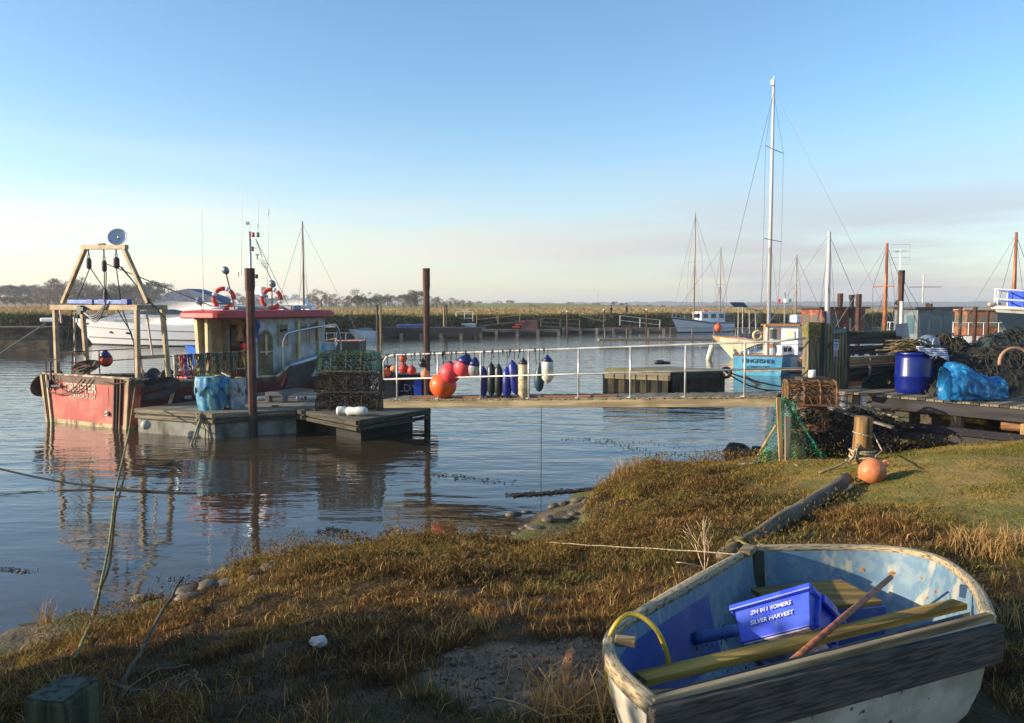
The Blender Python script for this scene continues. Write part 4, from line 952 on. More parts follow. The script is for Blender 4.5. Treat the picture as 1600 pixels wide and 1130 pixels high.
# blue tarpaulin sack
tb_ = Zp(1532, 628, DZ) + Vector((0, .32, 0)); m = MB(); rows = []
prof = [(-.60, .30, .58), (-.50, .36, .66), (-.36, .38, .66), (-.2, .38, .60), (-.05, .37, .52), (.12, .36, .46), (.26, .34, .40), (.36, .32, .38), (.48, .32, .42), (.58, .26, .36), (.64, .12, .26)]
random.seed(17)
fine = []
for i in range(len(prof) - 1):
    for q in range(6): fine.append([prof[i][k] + (prof[i + 1][k] - prof[i][k]) * q / 6 for k in range(3)])
fine.append(prof[-1]); NK = 72
for x, w_, h in fine:
    row = []
    for k in range(NK):
        a = 2 * math.pi * k / NK; cx_, sx2 = math.cos(a), math.sin(a)
        rd = 1 - abs(2 * float(fbm(x * 5 + 3 * math.cos(a), 4 + 3 * math.sin(a) + x * 3, 4)) - 1) * 2.2; r2_ = 1 - abs(2 * float(fbm(x * 13 + 8, 4 * a, 3)) - 1) * 2; r_ = 1 + .22 * rd + .07 * r2_
        row.append(Vector((x, math.copysign(abs(cx_) ** .7, cx_) * w_ * .75 * r_, max(0.0, h / 2 + math.copysign(abs(sx2) ** .7, sx2) * h / 2 * r_))))
    rows.append(row)
m.sheet(rows, close=True); m.f.append(list(range(NK))); m.f.append([len(m.v) - NK + k for k in range(NK)][::-1])
tarp = mat('blue_tarpaulin', (14, 98, 156), .34, var=(46, 132, 174), vs=5, lo=.5, hi=.7, bump=.05, bs=6, coat=.4)
for v in m.v: v.x *= .82; v.y *= .85; v.z *= .86; v += tb_ + Vector((.03, -.05, 0))
solo(m, 'tarpaulin_bundle', tarp, 'crumpled glossy blue tarpaulin bundle lying on the pier deck', 'tarpaulin', smooth=True)
# heap of dark nets behind
random.seed(41)
def net_heap(cx, cy, z, w_, d_, h, mt, label, n_=260, seed=1):
    t = thing('net_heap', label, 'net heap', (cx, cy, z)); m = MB(); rows = []
    hh = lambda u, v: max(0, 1 - (abs(u) ** 2.6)) ** .6 * max(0, 1 - abs(v) ** 2.2) ** .6 * (.75 + .5 * float(fbm(u * 2.5 + seed, v * 2.5)))
    for j in range(17):
        rows.append([Vector((w_ / 2 * (i / 28 * 2 - 1), d_ / 2 * (j / 16 * 2 - 1), h * hh(i / 28 * 2 - 1, j / 16 * 2 - 1) + random.uniform(-.03, .03))) for i in range(29)])
    m.sheet(rows); m.build('pile', mt, t, False)
    m = MB()
    for k in range(n_):
        u, v = random.uniform(-.95, .95), random.uniform(-.95, .8); a = random.uniform(0, 6.28); l = random.uniform(.1, .4); pts = []
        for q in range(5):
            uu = u + math.cos(a) * l * q / 5 * 2 / w_; vv = v + math.sin(a) * l * q / 5 * 2 / d_; a += random.uniform(-.6, .6)
            pts.append(Vector((w_ / 2 * uu, d_ / 2 * vv, h * hh(max(-1, min(1, uu)), max(-1, min(1, vv))) + random.uniform(.0, .07))))
        m.tube(pts, random.choice((.006, .009, .014)), 4)
    m.build('loose_netting', mat('heap_netting', (62, 54, 44), .95, var=(36, 40, 38), vs=3), t)
    return t
nh = mat('black_net', (34, 40, 38), .95, var=(56, 52, 40), vs=5, bump=.05, bs=14, dirt=(20, 60, 74), ds=1.6, dlo=.55, dhi=.7)
n0 = P(1560, 590, 14.6)
net_heap(n0.x, n0.y + .2, DZ - .02, 3.2, 1.9, .78, nh, 'big heap of dark fishing nets on the pier behind the blue tarpaulin', 420, 3)
n0 = P(1480, 560, 15.6); net_heap(n0.x, n0.y + .2, DZ - .02, 1.6, 1.2, .92, mat('black_net2', (40, 46, 38), .95, var=(70, 58, 40), vs=6, bump=.05, bs=14), 'smaller heap of dark nets behind the blue barrel', 240, 8)
n0 = P(1590, 548, 15.2); net_heap(n0.x + .5, n0.y + .6, DZ - .02, 2.6, 1.4, 1.05, mat('teal_net', (38, 66, 70), .95, var=(30, 36, 34), vs=4, bump=.05, bs=14), 'heap of blue green netting at the right edge of the pier', 260, 13)
n0 = P(1300, 700, 13.6); net_heap(n0.x + .15, n0.y + .2, float(ground_z(n0.x, n0.y)) - .1, 1.9, .9, .86, nh, 'dark heap of old net on the ground between the pots and the pier', 260, 23)
# engine cowl and wire hoops on the heap
random.seed(44)
c_ = P(1450, 538, 15.0)
m = MB(); m.ball((c_.x, c_.y, c_.z - .02), .20, 14, (1.1, .8, 1)); solo(m, 'float_ball', mat('pale_blue_plastic', (136, 150, 168), .5, var=(100, 112, 130), vs=9), 'scuffed pale blue float lying on the nets behind the blue barrel', 'float', smooth=True)
m = MB()
for k in range(3): m.torus((c_.x - .16 + .13 * k, c_.y - .12, c_.z - .10), .22, .016, M=Matrix.Rotation(R(80), 4, 'X') @ Matrix.Rotation(.4 * k, 4, 'Y'), n=18, k=5)
solo(m, 'wire_hoops', mat('pale_wire', (150, 156, 160), .5), 'pale wire pot hoops lying against the float behind the barrel', 'hoops', smooth=True)
c_ = P(1590, 548, 13.8); m = MB(); m.torus((c_.x, c_.y, c_.z - .25), .30, .03, M=Matrix.Rotation(R(75), 4, 'X'), n=16, k=6, a0=0, a1=math.pi); solo(m, 'pot_hoop', mat('hoop_tan', (164, 128, 100), .9), 'tan rope bound hoop of an old pot at the right edge', 'hoop', smooth=True)
# planks left on the ramp between pots and pier
for k, (x0, y0, x1, y1) in enumerate(((1306, 625, 1405, 652), (1305, 640, 1395, 668))):
    m = MB(); m.bar(P(x0, y0, 13.7 - .2 * k), P(x1, y1, 12.9 - .2 * k), .09, .035); solo(m, 'plank', greyw['x'], ('upper' if k == 0 else 'lower') + ' old plank sloping from the pots to the pier beams', 'plank', along=(1, -.6, -.2))
random.seed(51); m = MB()
for k in range(130):
    p = P(random.uniform(1300, 1410), random.uniform(640, 715), random.uniform(13.0, 13.8)); p.z = max(p.z, float(ground_z(p.x, p.y)) + .02); pts = [p]
    for _ in range(5): p = p + Vector((random.uniform(-.12, .12), random.uniform(-.08, .08), random.uniform(-.06, .05))); pts.append(p.copy())
    m.tube(pts, random.choice((.006, .01)), 4)
o = m.build('old_rope_tangle', netb, None); tag(o, 'dark tangle of old rope and net under the edge of the pier', 'rope tangle', None, 'stuff')
# paddle-shaped board with its white pole, brown pile with tv aerial
a = P(1408, 520, 16.4); pdl = thing('paddle_board', 'grey blue paddle shaped board fixed to a white pole behind the fence', 'board', (a.x, a.y, DZ))
m = MB(); m.tube([(a.x, a.y, DZ - .1), (a.x - .01, a.y, 3.62)], .035, 10); m.build('pole', whitep, pdl, True, world=True)
m = MB(); pl = [(-.17, 0), (-.19, .12), (-.14, .52), (.10, .55), (.17, .16), (.19, .02), (.1, -.07), (-.1, -.07)]
m.add([(a.x + x, a.y - .05, 2.63 + z) for x, z in pl] + [(a.x + x, a.y - .025, 2.63 + z) for x, z in pl], [list(range(8))[::-1], list(range(8, 16))] + [[i, (i + 1) % 8, 8 + (i + 1) % 8, 8 + i] for i in range(8)]); m.build('board', mat('grey_blue_paint', (112, 126, 146), .6, var=(90, 100, 116), vs=5), pdl, world=True)
# ================================================================== GANGWAY
A = Vector((4.98, 15.0, 1.80)); Bq = P(600, 627, 18.7); Bq.z = 1.31
gd_ = (Bq - A); glen = gd_.length; gu = gd_.normalized(); gn_ = Vector((-gu.y, gu.x, 0)).normalized()
if gn_.y < 0: gn_ = -gn_                                              # away from the viewer
gw = thing('gangway', 'long footbridge with pale metal handrail from the bank to the floating pontoon', 'gangway', (A.x, A.y, 0))
m = MB(); m.bar(A + Vector((0, 0, -.09)), Bq + Vector((0, 0, -.09)), .06, .17, up=(0, 0, 1)); m.build('side_beam', wood('bridge_beam', (158, 144, 114), (118, 106, 82), 'x', sc=3, dirt=(112, 104, 72)), gw, world=True, bevel=.006, along=gu)
m = MB(); m.bar(A + gn_ * .85 + Vector((0, 0, -.09)), Bq + gn_ * .85 + Vector((0, 0, -.09)), .06, .17, up=(0, 0, 1)); m.build('side_beam', darkw['x'], gw, world=True, along=gu)
npk = int(glen / .3)
m = MB()
for k in range(npk): p = A + gu * ((k + .5) * glen / npk); m.bar(p - gn_ * .05 + Vector((0, 0, .012)), p + gn_ * .92 + Vector((0, 0, .012)), glen / npk - .012, .024, up=(0, 0, 1))
m.build('deck', greyw['x'], gw, world=True, along=gn_)
rl = mat('handrail_metal', (206, 204, 196), .4, .3, var=(172, 168, 156), vs=4)
Ax, Bx = A - gu * .5, Bq
top = [Ax + Vector((0, 0, 1.10)) , A + Vector((0, 0, 1.06))] + [A.lerp(Bq, t) + Vector((0, 0, 1.06)) for t in (.25, .5, .75)] + [Bq + Vector((0, 0, 1.06)) - gu * .25, Bq + Vector((0, 0, 1.02)) - gu * .08, Bq + Vector((0, 0, .92)), Bq + Vector((0, 0, .5))]
m = MB(); m.tube(top, .021, 8); m.build('top_rail', rl, gw, True, world=True)
m = MB(); m.tube([Ax + Vector((0, 0, .55)), Bq + Vector((0, 0, .50))], .019, 8); m.build('middle_rail', rl, gw, True, world=True)
for px in (620, 684, 751, 826, 904, 985, 1071, 1164):
    # intersect the vertical plane of this column with the bridge line
    u = (px - 800) / F; best = min((abs((A.lerp(Bq, t / 2000)).x / ((A.lerp(Bq, t / 2000)).y) - u * 1.0 / (CP + .0)), t) for t in range(2001))[1]
    p = A.lerp(Bq, best / 2000); m = MB(); m.tube([p + Vector((0, 0, .02)), p + Vector((0, 0, 1.06))], .02, 8); m.build('post', rl, gw, True, world=True)
    m = MB(); m.box(p + Vector((0, 0, .03)), (.10, .1, .012), rz=.5); m.build('post_foot', rl, gw, world=True)
m = MB(); q0 = A.lerp(Bq, .36) - gn_ * .03; q1 = A.lerp(Bq, .93) - gn_ * .03; m.bar(q0 + gn_ * .25 + Vector((0, 0, .045)), q1 + gn_ * .25 + Vector((0, 0, .045)), .12, .03, up=(0, 0, 1)); m.build('foot_board', wood('red_brown_board', (150, 96, 62), (110, 74, 50), 'x'), gw, world=True, along=gu)
m = MB(); p = A.lerp(Bq, .545); m.tube([p + Vector((0, 0, 0)), (p.x, p.y, -.3)], .008, 5); m.build('hanging_wire', roped, gw, world=True)

# fenders and buoys hung along the handrail
def railpt(px, off=.10):
    u = (px - 800) / F; t = min((abs(A.lerp(Bq, k / 2000).x / A.lerp(Bq, k / 2000).y - u / CP), k) for k in range(2001))[1] / 2000
    return A.lerp(Bq, t) + gn_ * off
colr = dict(orange=mat('buoy_orange', (214, 96, 50), .55, var=(190, 84, 46), vs=9, dirt=(140, 100, 72), ds=12, dlo=.56, dhi=.7), red=mat('buoy_red', (196, 60, 48), .55, var=(172, 54, 44), vs=9, dirt=(130, 76, 62), ds=12, dlo=.56, dhi=.7), tan=mat('buoy_tan', (196, 140, 96), .6, var=(170, 116, 80), vs=12), black=mat('fender_black', (36, 40, 38), .4), blue=mat('fender_blue', (34, 44, 132), .38, var=(28, 36, 108), vs=5), pink=mat('fender_pink', (226, 70, 78), .5, var=(208, 60, 66), vs=4, dirt=(176, 96, 96), ds=5, dlo=.54, dhi=.7), cream=mat('fender_cream', (196, 186, 150), .5, var=(150, 134, 100), vs=7), green=mat('fender_green', (30, 62, 74), .4), navy=mat('fender_navy', (22, 28, 92), .4), white=mat('fender_white', (206, 204, 190), .45, var=(176, 170, 150), vs=7), grey=mat('fender_grey', (156, 150, 150), .5, var=(130, 124, 120), vs=8), bigo=mat('big_orange', (234, 94, 26), .45, var=(216, 84, 26), vs=3, dirt=(196, 96, 50), ds=6, dlo=.54, dhi=.7))
GRP = 'fenders and buoys hung along the footbridge rail'
def hangline(t, top_z, rz_top, root):
    m = MB(); m.tube([(0, 0, top_z), (.01, 0, (top_z + rz_top) / 2), (0, -.1, rz_top)], .007, 5); m.torus((0, -.1, rz_top), .03, .008, M=Matrix.Rotation(R(90), 4, 'Y'), n=10, k=5); m.build('line', roped, root)
def hung(kind, px, py, r, h, c, label, tilt=0, topc=None):
    p = railpt(px); pr = P(px, py, p.y); hz = 1.06 + A.lerp(Bq, (p - A).length / glen).z
    nm = 'buoy' if kind == 'ball' else 'fender'
    t = thing(nm, label, nm, (p.x, p.y, pr.z), 0, GRP)
    if kind == 'ball':
        m = MB(); m.ball((0, 0, 0), r, 20, (1, random.uniform(.96, 1.0), h * random.uniform(.95, 1.02)), .012); b = m.build('body', colr[c], t, True)
        m = MB(); m.lathe([(r * .28, r * h * .93), (r * .2, r * h + .02), (.02, r * h + .03)], n=12); m.build('eye', colr[topc or c], t, True); top_z = r * h + .02
    elif kind == 'tear':
        pr_ = [(.001, -h / 2), (r * .5, -h / 2 + .04 * h), (r * .85, -h * .33), (r, -h * .12), (r * .92, h * .1), (r * .6, h * .3), (r * .3, h * .42), (.03, h / 2)]
        m = MB(); m.lathe(pr_, n=20, cap=False); b = m.build('body', colr[c], t, True)
        if topc: m = MB(); m.lathe([(r * .94 + .004, h * .09), (r * .62 + .004, h * .3), (r * .32 + .004, h * .42), (.034, h / 2 + .004)], n=20); m.build('cap', colr[topc], t, True)
        top_z = h / 2
    else:
        pr_ = [(.02, -h / 2 - .02), (.03, -h / 2), (r * .6, -h / 2 + .03), (r, -h / 2 + .1), (r, h / 2 - .1), (r * .6, h / 2 - .03), (.03, h / 2), (.02, h / 2 + .03)]
        m = MB(); m.lathe(pr_, n=18); b = m.build('body', colr[c], t, True)
        if topc:
            m = MB(); m.lathe([(r + .003, h / 2 - .10), (r * .6 + .003, h / 2 - .028), (.034, h / 2 + .003), (.02, h / 2 + .04)], n=18); m.build('cap', colr[topc], t, True)
        m = MB(); m.lathe([(r * 1.01, -.01), (r * 1.012, 0), (r * 1.01, .01)], n=18); m.build('seam', colr[c], t, True)
        top_z = h / 2 + .03
    if hz - .02 > pr.z + top_z: hangline(None, top_z, hz - pr.z - .0, t)
    if tilt: 
        for ch in t.children:
            if not ch.name.startswith('line'): ch.rotation_euler = (0, tilt, 0)
    return t
s_ = 18 / 1250
hung('ball', 600.5, 582, .10, 1, 'orange', 'small orange buoy hanging leftmost at the curved end of the handrail')
hung('ball', 626, 560, .10, 1, 'orange', 'small scuffed orange buoy hanging highest, close under the top rail', topc='black')
hung('ball', 613, 576, .11, .75, 'tan', 'flattened pale orange buoy behind the left end of the handrail')
hung('cyl', 627, 576, .13, .24, 'red', 'stubby red float under the highest small orange buoy')
hung('ball', 640, 579, .105, 1, 'red', 'small red buoy hanging just left of the rusty pile')
hung('ball', 657, 568, .10, 1, 'black', 'small black buoy hanging in front of the tall rusty pile')
hung('ball', 661, 585, .11, 1, 'tan', 'pale tan buoy hanging at the foot of the tall rusty pile')
hung('ball', 700, 583, .24, 1, 'pink', 'round pink buoy with a navy top behind the biggest orange buoy', topc='navy')
hung('tear', 722, 571, .225, .54, 'pink', 'pink drop shaped buoy with a deep navy cap, tilted on the rail', topc='navy', tilt=.35)
hung('tear', 738, 574, .16, .44, 'grey', 'grey drop shaped buoy with a navy cap, hanging right of the pink ones', topc='navy', tilt=.1)
hung('cyl', 752, 597, .085, .66, 'blue', 'slim blue fender leftmost in the row of long fenders')
hung('cyl', 764.7, 593, .095, .70, 'black', 'black fender hanging directly right of the leftmost slim blue one')
hung('cyl', 776, 595, .09, .70, 'black', 'black fender hanging left of the two wide blue ones')
hung('cyl', 789, 598, .10, .64, 'blue', 'blue fender hanging upright between the black ones and the slanting blue one')
hung('cyl', 800.5, 590, .105, .72, 'blue', 'blue fender hanging at a slant beside another blue one', tilt=-.12)
hung('cyl', 815, 592, .115, .84, 'cream', 'long dirty cream cylindrical fender with a dark top', topc='black')
hung('tear', 839.5, 590, .11, .62, 'green', 'dark green pointed fender hanging near the right end of the row')
hung('cyl', 852.6, 578, .125, .56, 'white', 'white fender with navy cap at the right end of the row', topc='navy')
p = railpt(686.5, .16); bz = Zp(686.5, 626, 1.34).z; bo_ = thing('buoy', 'biggest bright orange ball buoy resting on the footbridge boards', 'buoy', (p.x, p.y, 1.41 + .31)); m = MB(); m.ball((0, 0, 0), .31, 28, (1, 1, .98)); m.build('body', colr['bigo'], bo_, True); m = MB(); m.lathe([(.09, .285), (.07, .33), (.03, .36)], n=14); m.build('eye', colr['bigo'], bo_, True)
m = MB(); m.tube([(0, 0, .35), (.02, 0, .5), (-.02, -.1, .75)], .01, 5); m.build('line', roped, bo_)
random.seed(61)
for px in (606, 617, 634, 648, 657, 673, 679, 692, 693, 695, 706, 713, 728, 757, 770, 786, 797, 812, 836, 850):
    m = MB(); p = railpt(px, 0); z = 1.06 + p.z; m.torus((p.x, p.y, z), .035, .010, M=Matrix.Rotation(R(90), 4, 'Y') @ Matrix.Rotation(.4, 4, 'X'), n=10, k=5); m.tube([(p.x, p.y, z - .03), (p.x + random.uniform(-.04, .04), p.y, z - random.uniform(.08, .3))], .008, 5); m.build('tied_rope', roped, gw, True, world=True)

# ================================================================== PONTOON, piles and what stands on it
PZ = .68
po = thing('pontoon', 'low weathered wooden pontoon alongside the red fishing boat', 'pontoon', (-6.5, 23, 0))
A1, B1 = Zp(212, 638, PZ), Zp(334, 646, PZ); C1 = Zp(463, 639, PZ); E1, F1, G1 = Zp(463.5, 639, PZ), Zp(559, 657, PZ), Zp(671, 639, PZ)
q1 = [A1, B1, C1, Vector((-6.3, 27, PZ)), Vector((-7.5, 28, PZ))]
q2 = [E1, F1, G1, Vector((-3.0, 27, PZ)), Vector((-6.3, 27, PZ))]
def deck(poly, thick, mt, nm, dz=0):
    m = MB(); m.prism([(p.x, p.y) for p in poly], PZ - thick + dz, PZ + dz); return m.build(nm, mt, po, world=True, bevel=.01)
deck(q1, .16, greyw['x'], 'deck'); deck(q2, .16, mat('pontoon_boards', (96, 92, 82), .85, var=(68, 64, 56), vs=3, stretch=(1, 5, 5), bump=.004), 'deck', .004)
conc = mat('pontoon_float', (138, 138, 128), .8, var=(108, 106, 96), vs=2, dirt=(58, 58, 40), ds=2, bump=.004)
def inset(poly, k): c0 = sum((Vector((p.x, p.y, 0)) for p in poly), Vector()) / len(poly); return [c0 + (Vector((p.x, p.y, 0)) - c0) * k for p in poly]
m = MB(); m.prism([(p.x, p.y) for p in inset(q1, .985)], -.4, PZ - .16); m.build('float', conc, po, world=True)
m = MB(); m.prism([(p.x, p.y) for p in inset(q2, .74)], -.4, PZ - .16); m.build('float', mat('shade_dark_float', (24, 23, 21), .8, var=(18, 17, 16), vs=2), po, world=True)  # float coloured near black to read as the shadowed void under the deck
for poly, mt in ((q1, greyw['x']), (q2, darkw['x'])):
    for i in range(2):
        m = MB(); a, b_ = poly[i].copy(), poly[i + 1].copy(); d = (b_ - a).normalized(); n_ = Vector((d.y, -d.x, 0)) * .03
        m.bar(a + n_ - Vector((0, 0, .06)), b_ + n_ - Vector((0, 0, .06)), .05, .12, up=(0, 0, 1)); m.build('edge_board', mt, po, world=True, bevel=.008, along=d)
        m = MB(); m.bar(a + n_ * .7 - Vector((0, 0, .22)), b_ + n_ * .7 - Vector((0, 0, .22)), .05, .10, up=(0, 0, 1)); m.build('edge_board', darkw['x'] if i or poly is q2 else greyw['x'], po, world=True, bevel=.008, along=d)
m = MB(); random.seed(4)
for i, (x, y) in enumerate(((352, 640), (430, 636), (480, 641))): q = Zp(x, y, PZ); m.tube([q + Vector((-.1, 0, .03)), q + Vector((.1, 0, .03))], .02, 6); m.tube([q, q + Vector((0, 0, .04))], .02, 6)
m.build('cleat', rust, po, world=True)
# deck clutter: timber fender blocks on the pontoon edge against the boat
def pile(px, ytop, D, w, label, zb=-1.2, grp=None, col_=None, cap=True):
    col_ = col_ or mat('pile_steel', (84, 52, 42), .85, .0, var=(58, 40, 36), vs=3, bump=.003, dirt=(106, 70, 52), ds=2)
    p = P(px, ytop, D); t = thing('mooring_pile', label, 'pile', (p.x, p.y, zb), R(random.uniform(20, 40)), grp)
    h = p.z - zb; m = MB(); pr = [(w * .5, 0), (w * .5, h)]
    m.lathe([(w * .54, 0), (w * .54, h - .62), (w * .62, h - .5), (w * .62, h)], n=8); m.build('shaft', col_, t, False)
    if w > .1 and zb < -.9: m = MB(); m.lathe([(w * .555, 0), (w * .56, -zb + .35), (w * .545, -zb + .62)], n=8, cap=False); m.build('weed_band', mat('weed_band', (44, 42, 28), .7, var=(66, 58, 40), vs=7, bump=.01), t)
    if cap: m = MB(); m.lathe([(w * .63, h - .012), (w * .63, h + .012)], n=8); m.build('cap', col_, t)
    return t
pile(390, 420, 21.5, .215, 'tall rusty steel pile standing in front of the red boat wheelhouse')
pile(666, 420, 22.9, .175, 'tall rusty steel pile at the left end of the footbridge')
# blue sack over a tub and the white sack beside it
def sack(px, py, D, r, h, c, label, seed, sag_=.1):
    random.seed(seed); q = Zp(px, py, PZ); q = Vector((q.x, D, PZ)); q.x = (px - 800) / F * D / CP * 1.0
    t = thing('sack', label, 'sack', (q.x, q.y, PZ)); m = MB(); rows = []
    for j in range(15):
        v = j / 14; row = []
        for k in range(40):
            a = 2 * math.pi * k / 40; rr = r * (.86 + .16 * math.sin(v * 3) - .10 * v) * (1 + .05 * math.sin(a * 9 + v * 3) * (1.3 - v) + .04 * math.sin(a * 17 + v * 5) + random.uniform(-.015, .015))
            row.append(Vector((rr * math.cos(a), rr * math.sin(a) * .8, h * v)))
        rows.append(row)
    m.sheet(rows, close=True); m.f.append([len(m.v) - 40 + k for k in range(40)]); m.build('bag', c, t, True)
    # overhanging flap with ragged folds
    m = MB(); rows = []
    for j in range(6):
        v = j / 5; row = []
        for k in range(48):
            a = 2 * math.pi * k / 48; rr = r * (.98 + .05 * math.sin(a * 13 + seed) + .10 * math.sin(v * 2))
            row.append(Vector((rr * math.cos(a), rr * math.sin(a) * .82, h * (1.0 - .38 * v * (1 + .35 * math.sin(a * 7 + seed) + .3 * random.random())) + .01)))
        rows.append(row)
    m.sheet(rows, close=True); m.build('flap', c, t, True, solid=.01)
    m = MB()
    for k in range(16):
        a = random.uniform(0, 6.28); m.tube(wig([(r * .2 * math.cos(a), r * .2 * math.sin(a), h + .03), (r * .9 * math.cos(a), r * .7 * math.sin(a), h + .04), (r * 1.1 * math.cos(a), r * .9 * math.sin(a), h * random.uniform(.55, .9))], .02), .012, 5)
    m.build('rope', ropeg, t, True); return t
sack(330, 644, 22.0, .42, .90, mat('blue_sacking', (44, 128, 176), .6, var=(116, 168, 160), vs=4, dirt=(22, 84, 130), ds=5, bump=.02, bs=9), 'wide blue sack of netting standing on the pontoon', 3)
sack(368, 641, 22.25, .25, .82, mat('white_sacking', (170, 178, 180), .65, var=(128, 140, 146), vs=6, bump=.02, bs=9), 'white sack of netting standing beside the wide blue sack', 5)
# white plastic drums and grey beam
q = Zp(524, 650, PZ); m = MB(); m.lathe([(.03, 0), (.10, .02), (.115, .05), (.115, .25), (.09, .28)], (q.x, q.y + .1, PZ + .12), 16, Matrix.Rotation(R(12), 4, 'Z') @ Matrix.Rotation(R(90), 4, 'Y')); solo(m, 'plastic_drum', whitep, 'shorter white plastic drum lying in front of the lobster pots', 'drum', smooth=True)
m = MB(); m.lathe([(.06, 0), (.11, .02), (.12, .06), (.105, .2), (.12, .32), (.115, .5), (.07, .56)], (q.x + .30, q.y + .02, PZ + .12), 16, Matrix.Rotation(R(-14), 4, 'Z') @ Matrix.Rotation(R(88), 4, 'Y')); solo(m, 'plastic_drum', whitep, 'longer dented white plastic drum lying in front of the lobster pots', 'drum', smooth=True)
q = Zp(432, 628, PZ); bk = thing('mooring_block', 'low grey block with a handle opening on the pontoon edge', 'block', (q.x, q.y, PZ), R(-8)); m = MB(); m.box((0, 0, .24), (.6, .25, .10)); m.box((-.24, 0, .1), (.14, .25, .2)); m.box((.26, 0, .1), (.1, .25, .2)); m.build('frame', mat('grey_block', (104, 102, 100), .8), bk, bevel=.01)
for x, n_, lab in ((255, 5, 'left'), (400, 3, 'middle'), (462, 7, 'right')):
    q = Zp(x, 627, PZ); m = MB(); m.tube([(q.x, q.y + .1, PZ + .07), (q.x + .14 * n_, q.y + .1 + .06 * n_, PZ + .07)], .06, 10)
    solo(m, 'fender_tube', mat('striped_tube', (190, 192, 190), .5, var=(50, 50, 50), vs=9, stretch=(1.2, .1, .1), lo=.5, hi=.54), 'pale ribbed fender tube on the pontoon edge, ' + {'left': 'beside the blue sack', 'middle': 'just right of the tall rusty pile', 'right': 'near the lobster pots'}[lab], 'fender')
# dark fish boxes with lettering behind the footbridge
bxm = mat('dark_fish_box', (28, 34, 52), .5, var=(22, 26, 38), vs=4)
for k, (px, w_, D, h, lab) in enumerate(((613, .50, 24.6, .62, 'dark blue fish box with painted letters behind the handrail end'), (640, .72, 24.8, .72, 'largest dark blue fish box with white letters in front of the rusty pile'), (672, .40, 24.9, .60, 'black fish box right of the lettered boxes at the rusty pile'), (606, .44, 25.3, .95, 'tall black fish bin behind the lobster pots'))):
    q = P(px, 600, D); t = thing('fish_box', lab, 'fish box', (q.x, q.y, PZ), R(-4), 'dark fish boxes on the pontoon')
    m = MB(); m.box((0, 0, h / 2), (w_, .5, h), tx=1.04, ty=1.04); m.build('body', bxm, t, bevel=.02)
    m = MB(); m.box((0, 0, h + .02), (w_ * 1.1, .56, .04)); m.build('lid', bxm, t, bevel=.01)
    m = MB(); m.box((0, -.265, h * .8), (w_ * .3, .03, .05)); m.build('handle', bxm, t)
    if k == 1: text('lettering', 'LDY', .34, mat('worn_letters', (176, 178, 184), .7, var=(60, 64, 80), vs=14, lo=.5, hi=.6), t, (0, -.272, h * .45), (R(90), 0, 0), .003)
q = P(653, 600, 24.3); m = MB(); m.box((q.x, q.y, PZ + .3), (.22, .1, .6)); solo(m, 'blue_board', mat('bright_blue', (30, 70, 180), .5), 'narrow bright blue board standing by the rusty pile', 'board', bevel=.01)
# knotted lines at pontoon corner and small white float
random.seed(8); q = Zp(316, 652, .55) + Vector((0, -.1, 0)); m = MB()
for k in range(5): m.torus(q + Vector((random.uniform(-.05, .05), 0, random.uniform(-.06, .06))), .09, .018, M=Matrix.Rotation(random.uniform(0, 3), 4, 'X') @ Matrix.Rotation(random.uniform(0, 3), 4, 'Y'), n=12, k=5)
m.tube([q, Zp(299, 695, .0)], .03, 6); m.tube([q + Vector((.05, 0, 0)), Zp(304, 693, .0)], .025, 6); m.tube([q, q + Vector((.12, 0, -.35)), q + Vector((.1, -.05, -.62))], .02, 6); m.tube([q, q + Vector((.2, 0, -.3)), q + Vector((.2, -.05, -.62))], .018, 6)
solo(m, 'rope', ropew, 'knotted mooring ropes hanging into the water at the pontoon corner', 'rope', smooth=True)
q = Zp(228, 664, .35); m = MB(); m.ball(q, .13, 14); solo(m, 'float_ball', mat('dirty_white', (170, 168, 158), .6), 'small dirty white float hanging between the red boat and the pontoon', 'float', smooth=True)
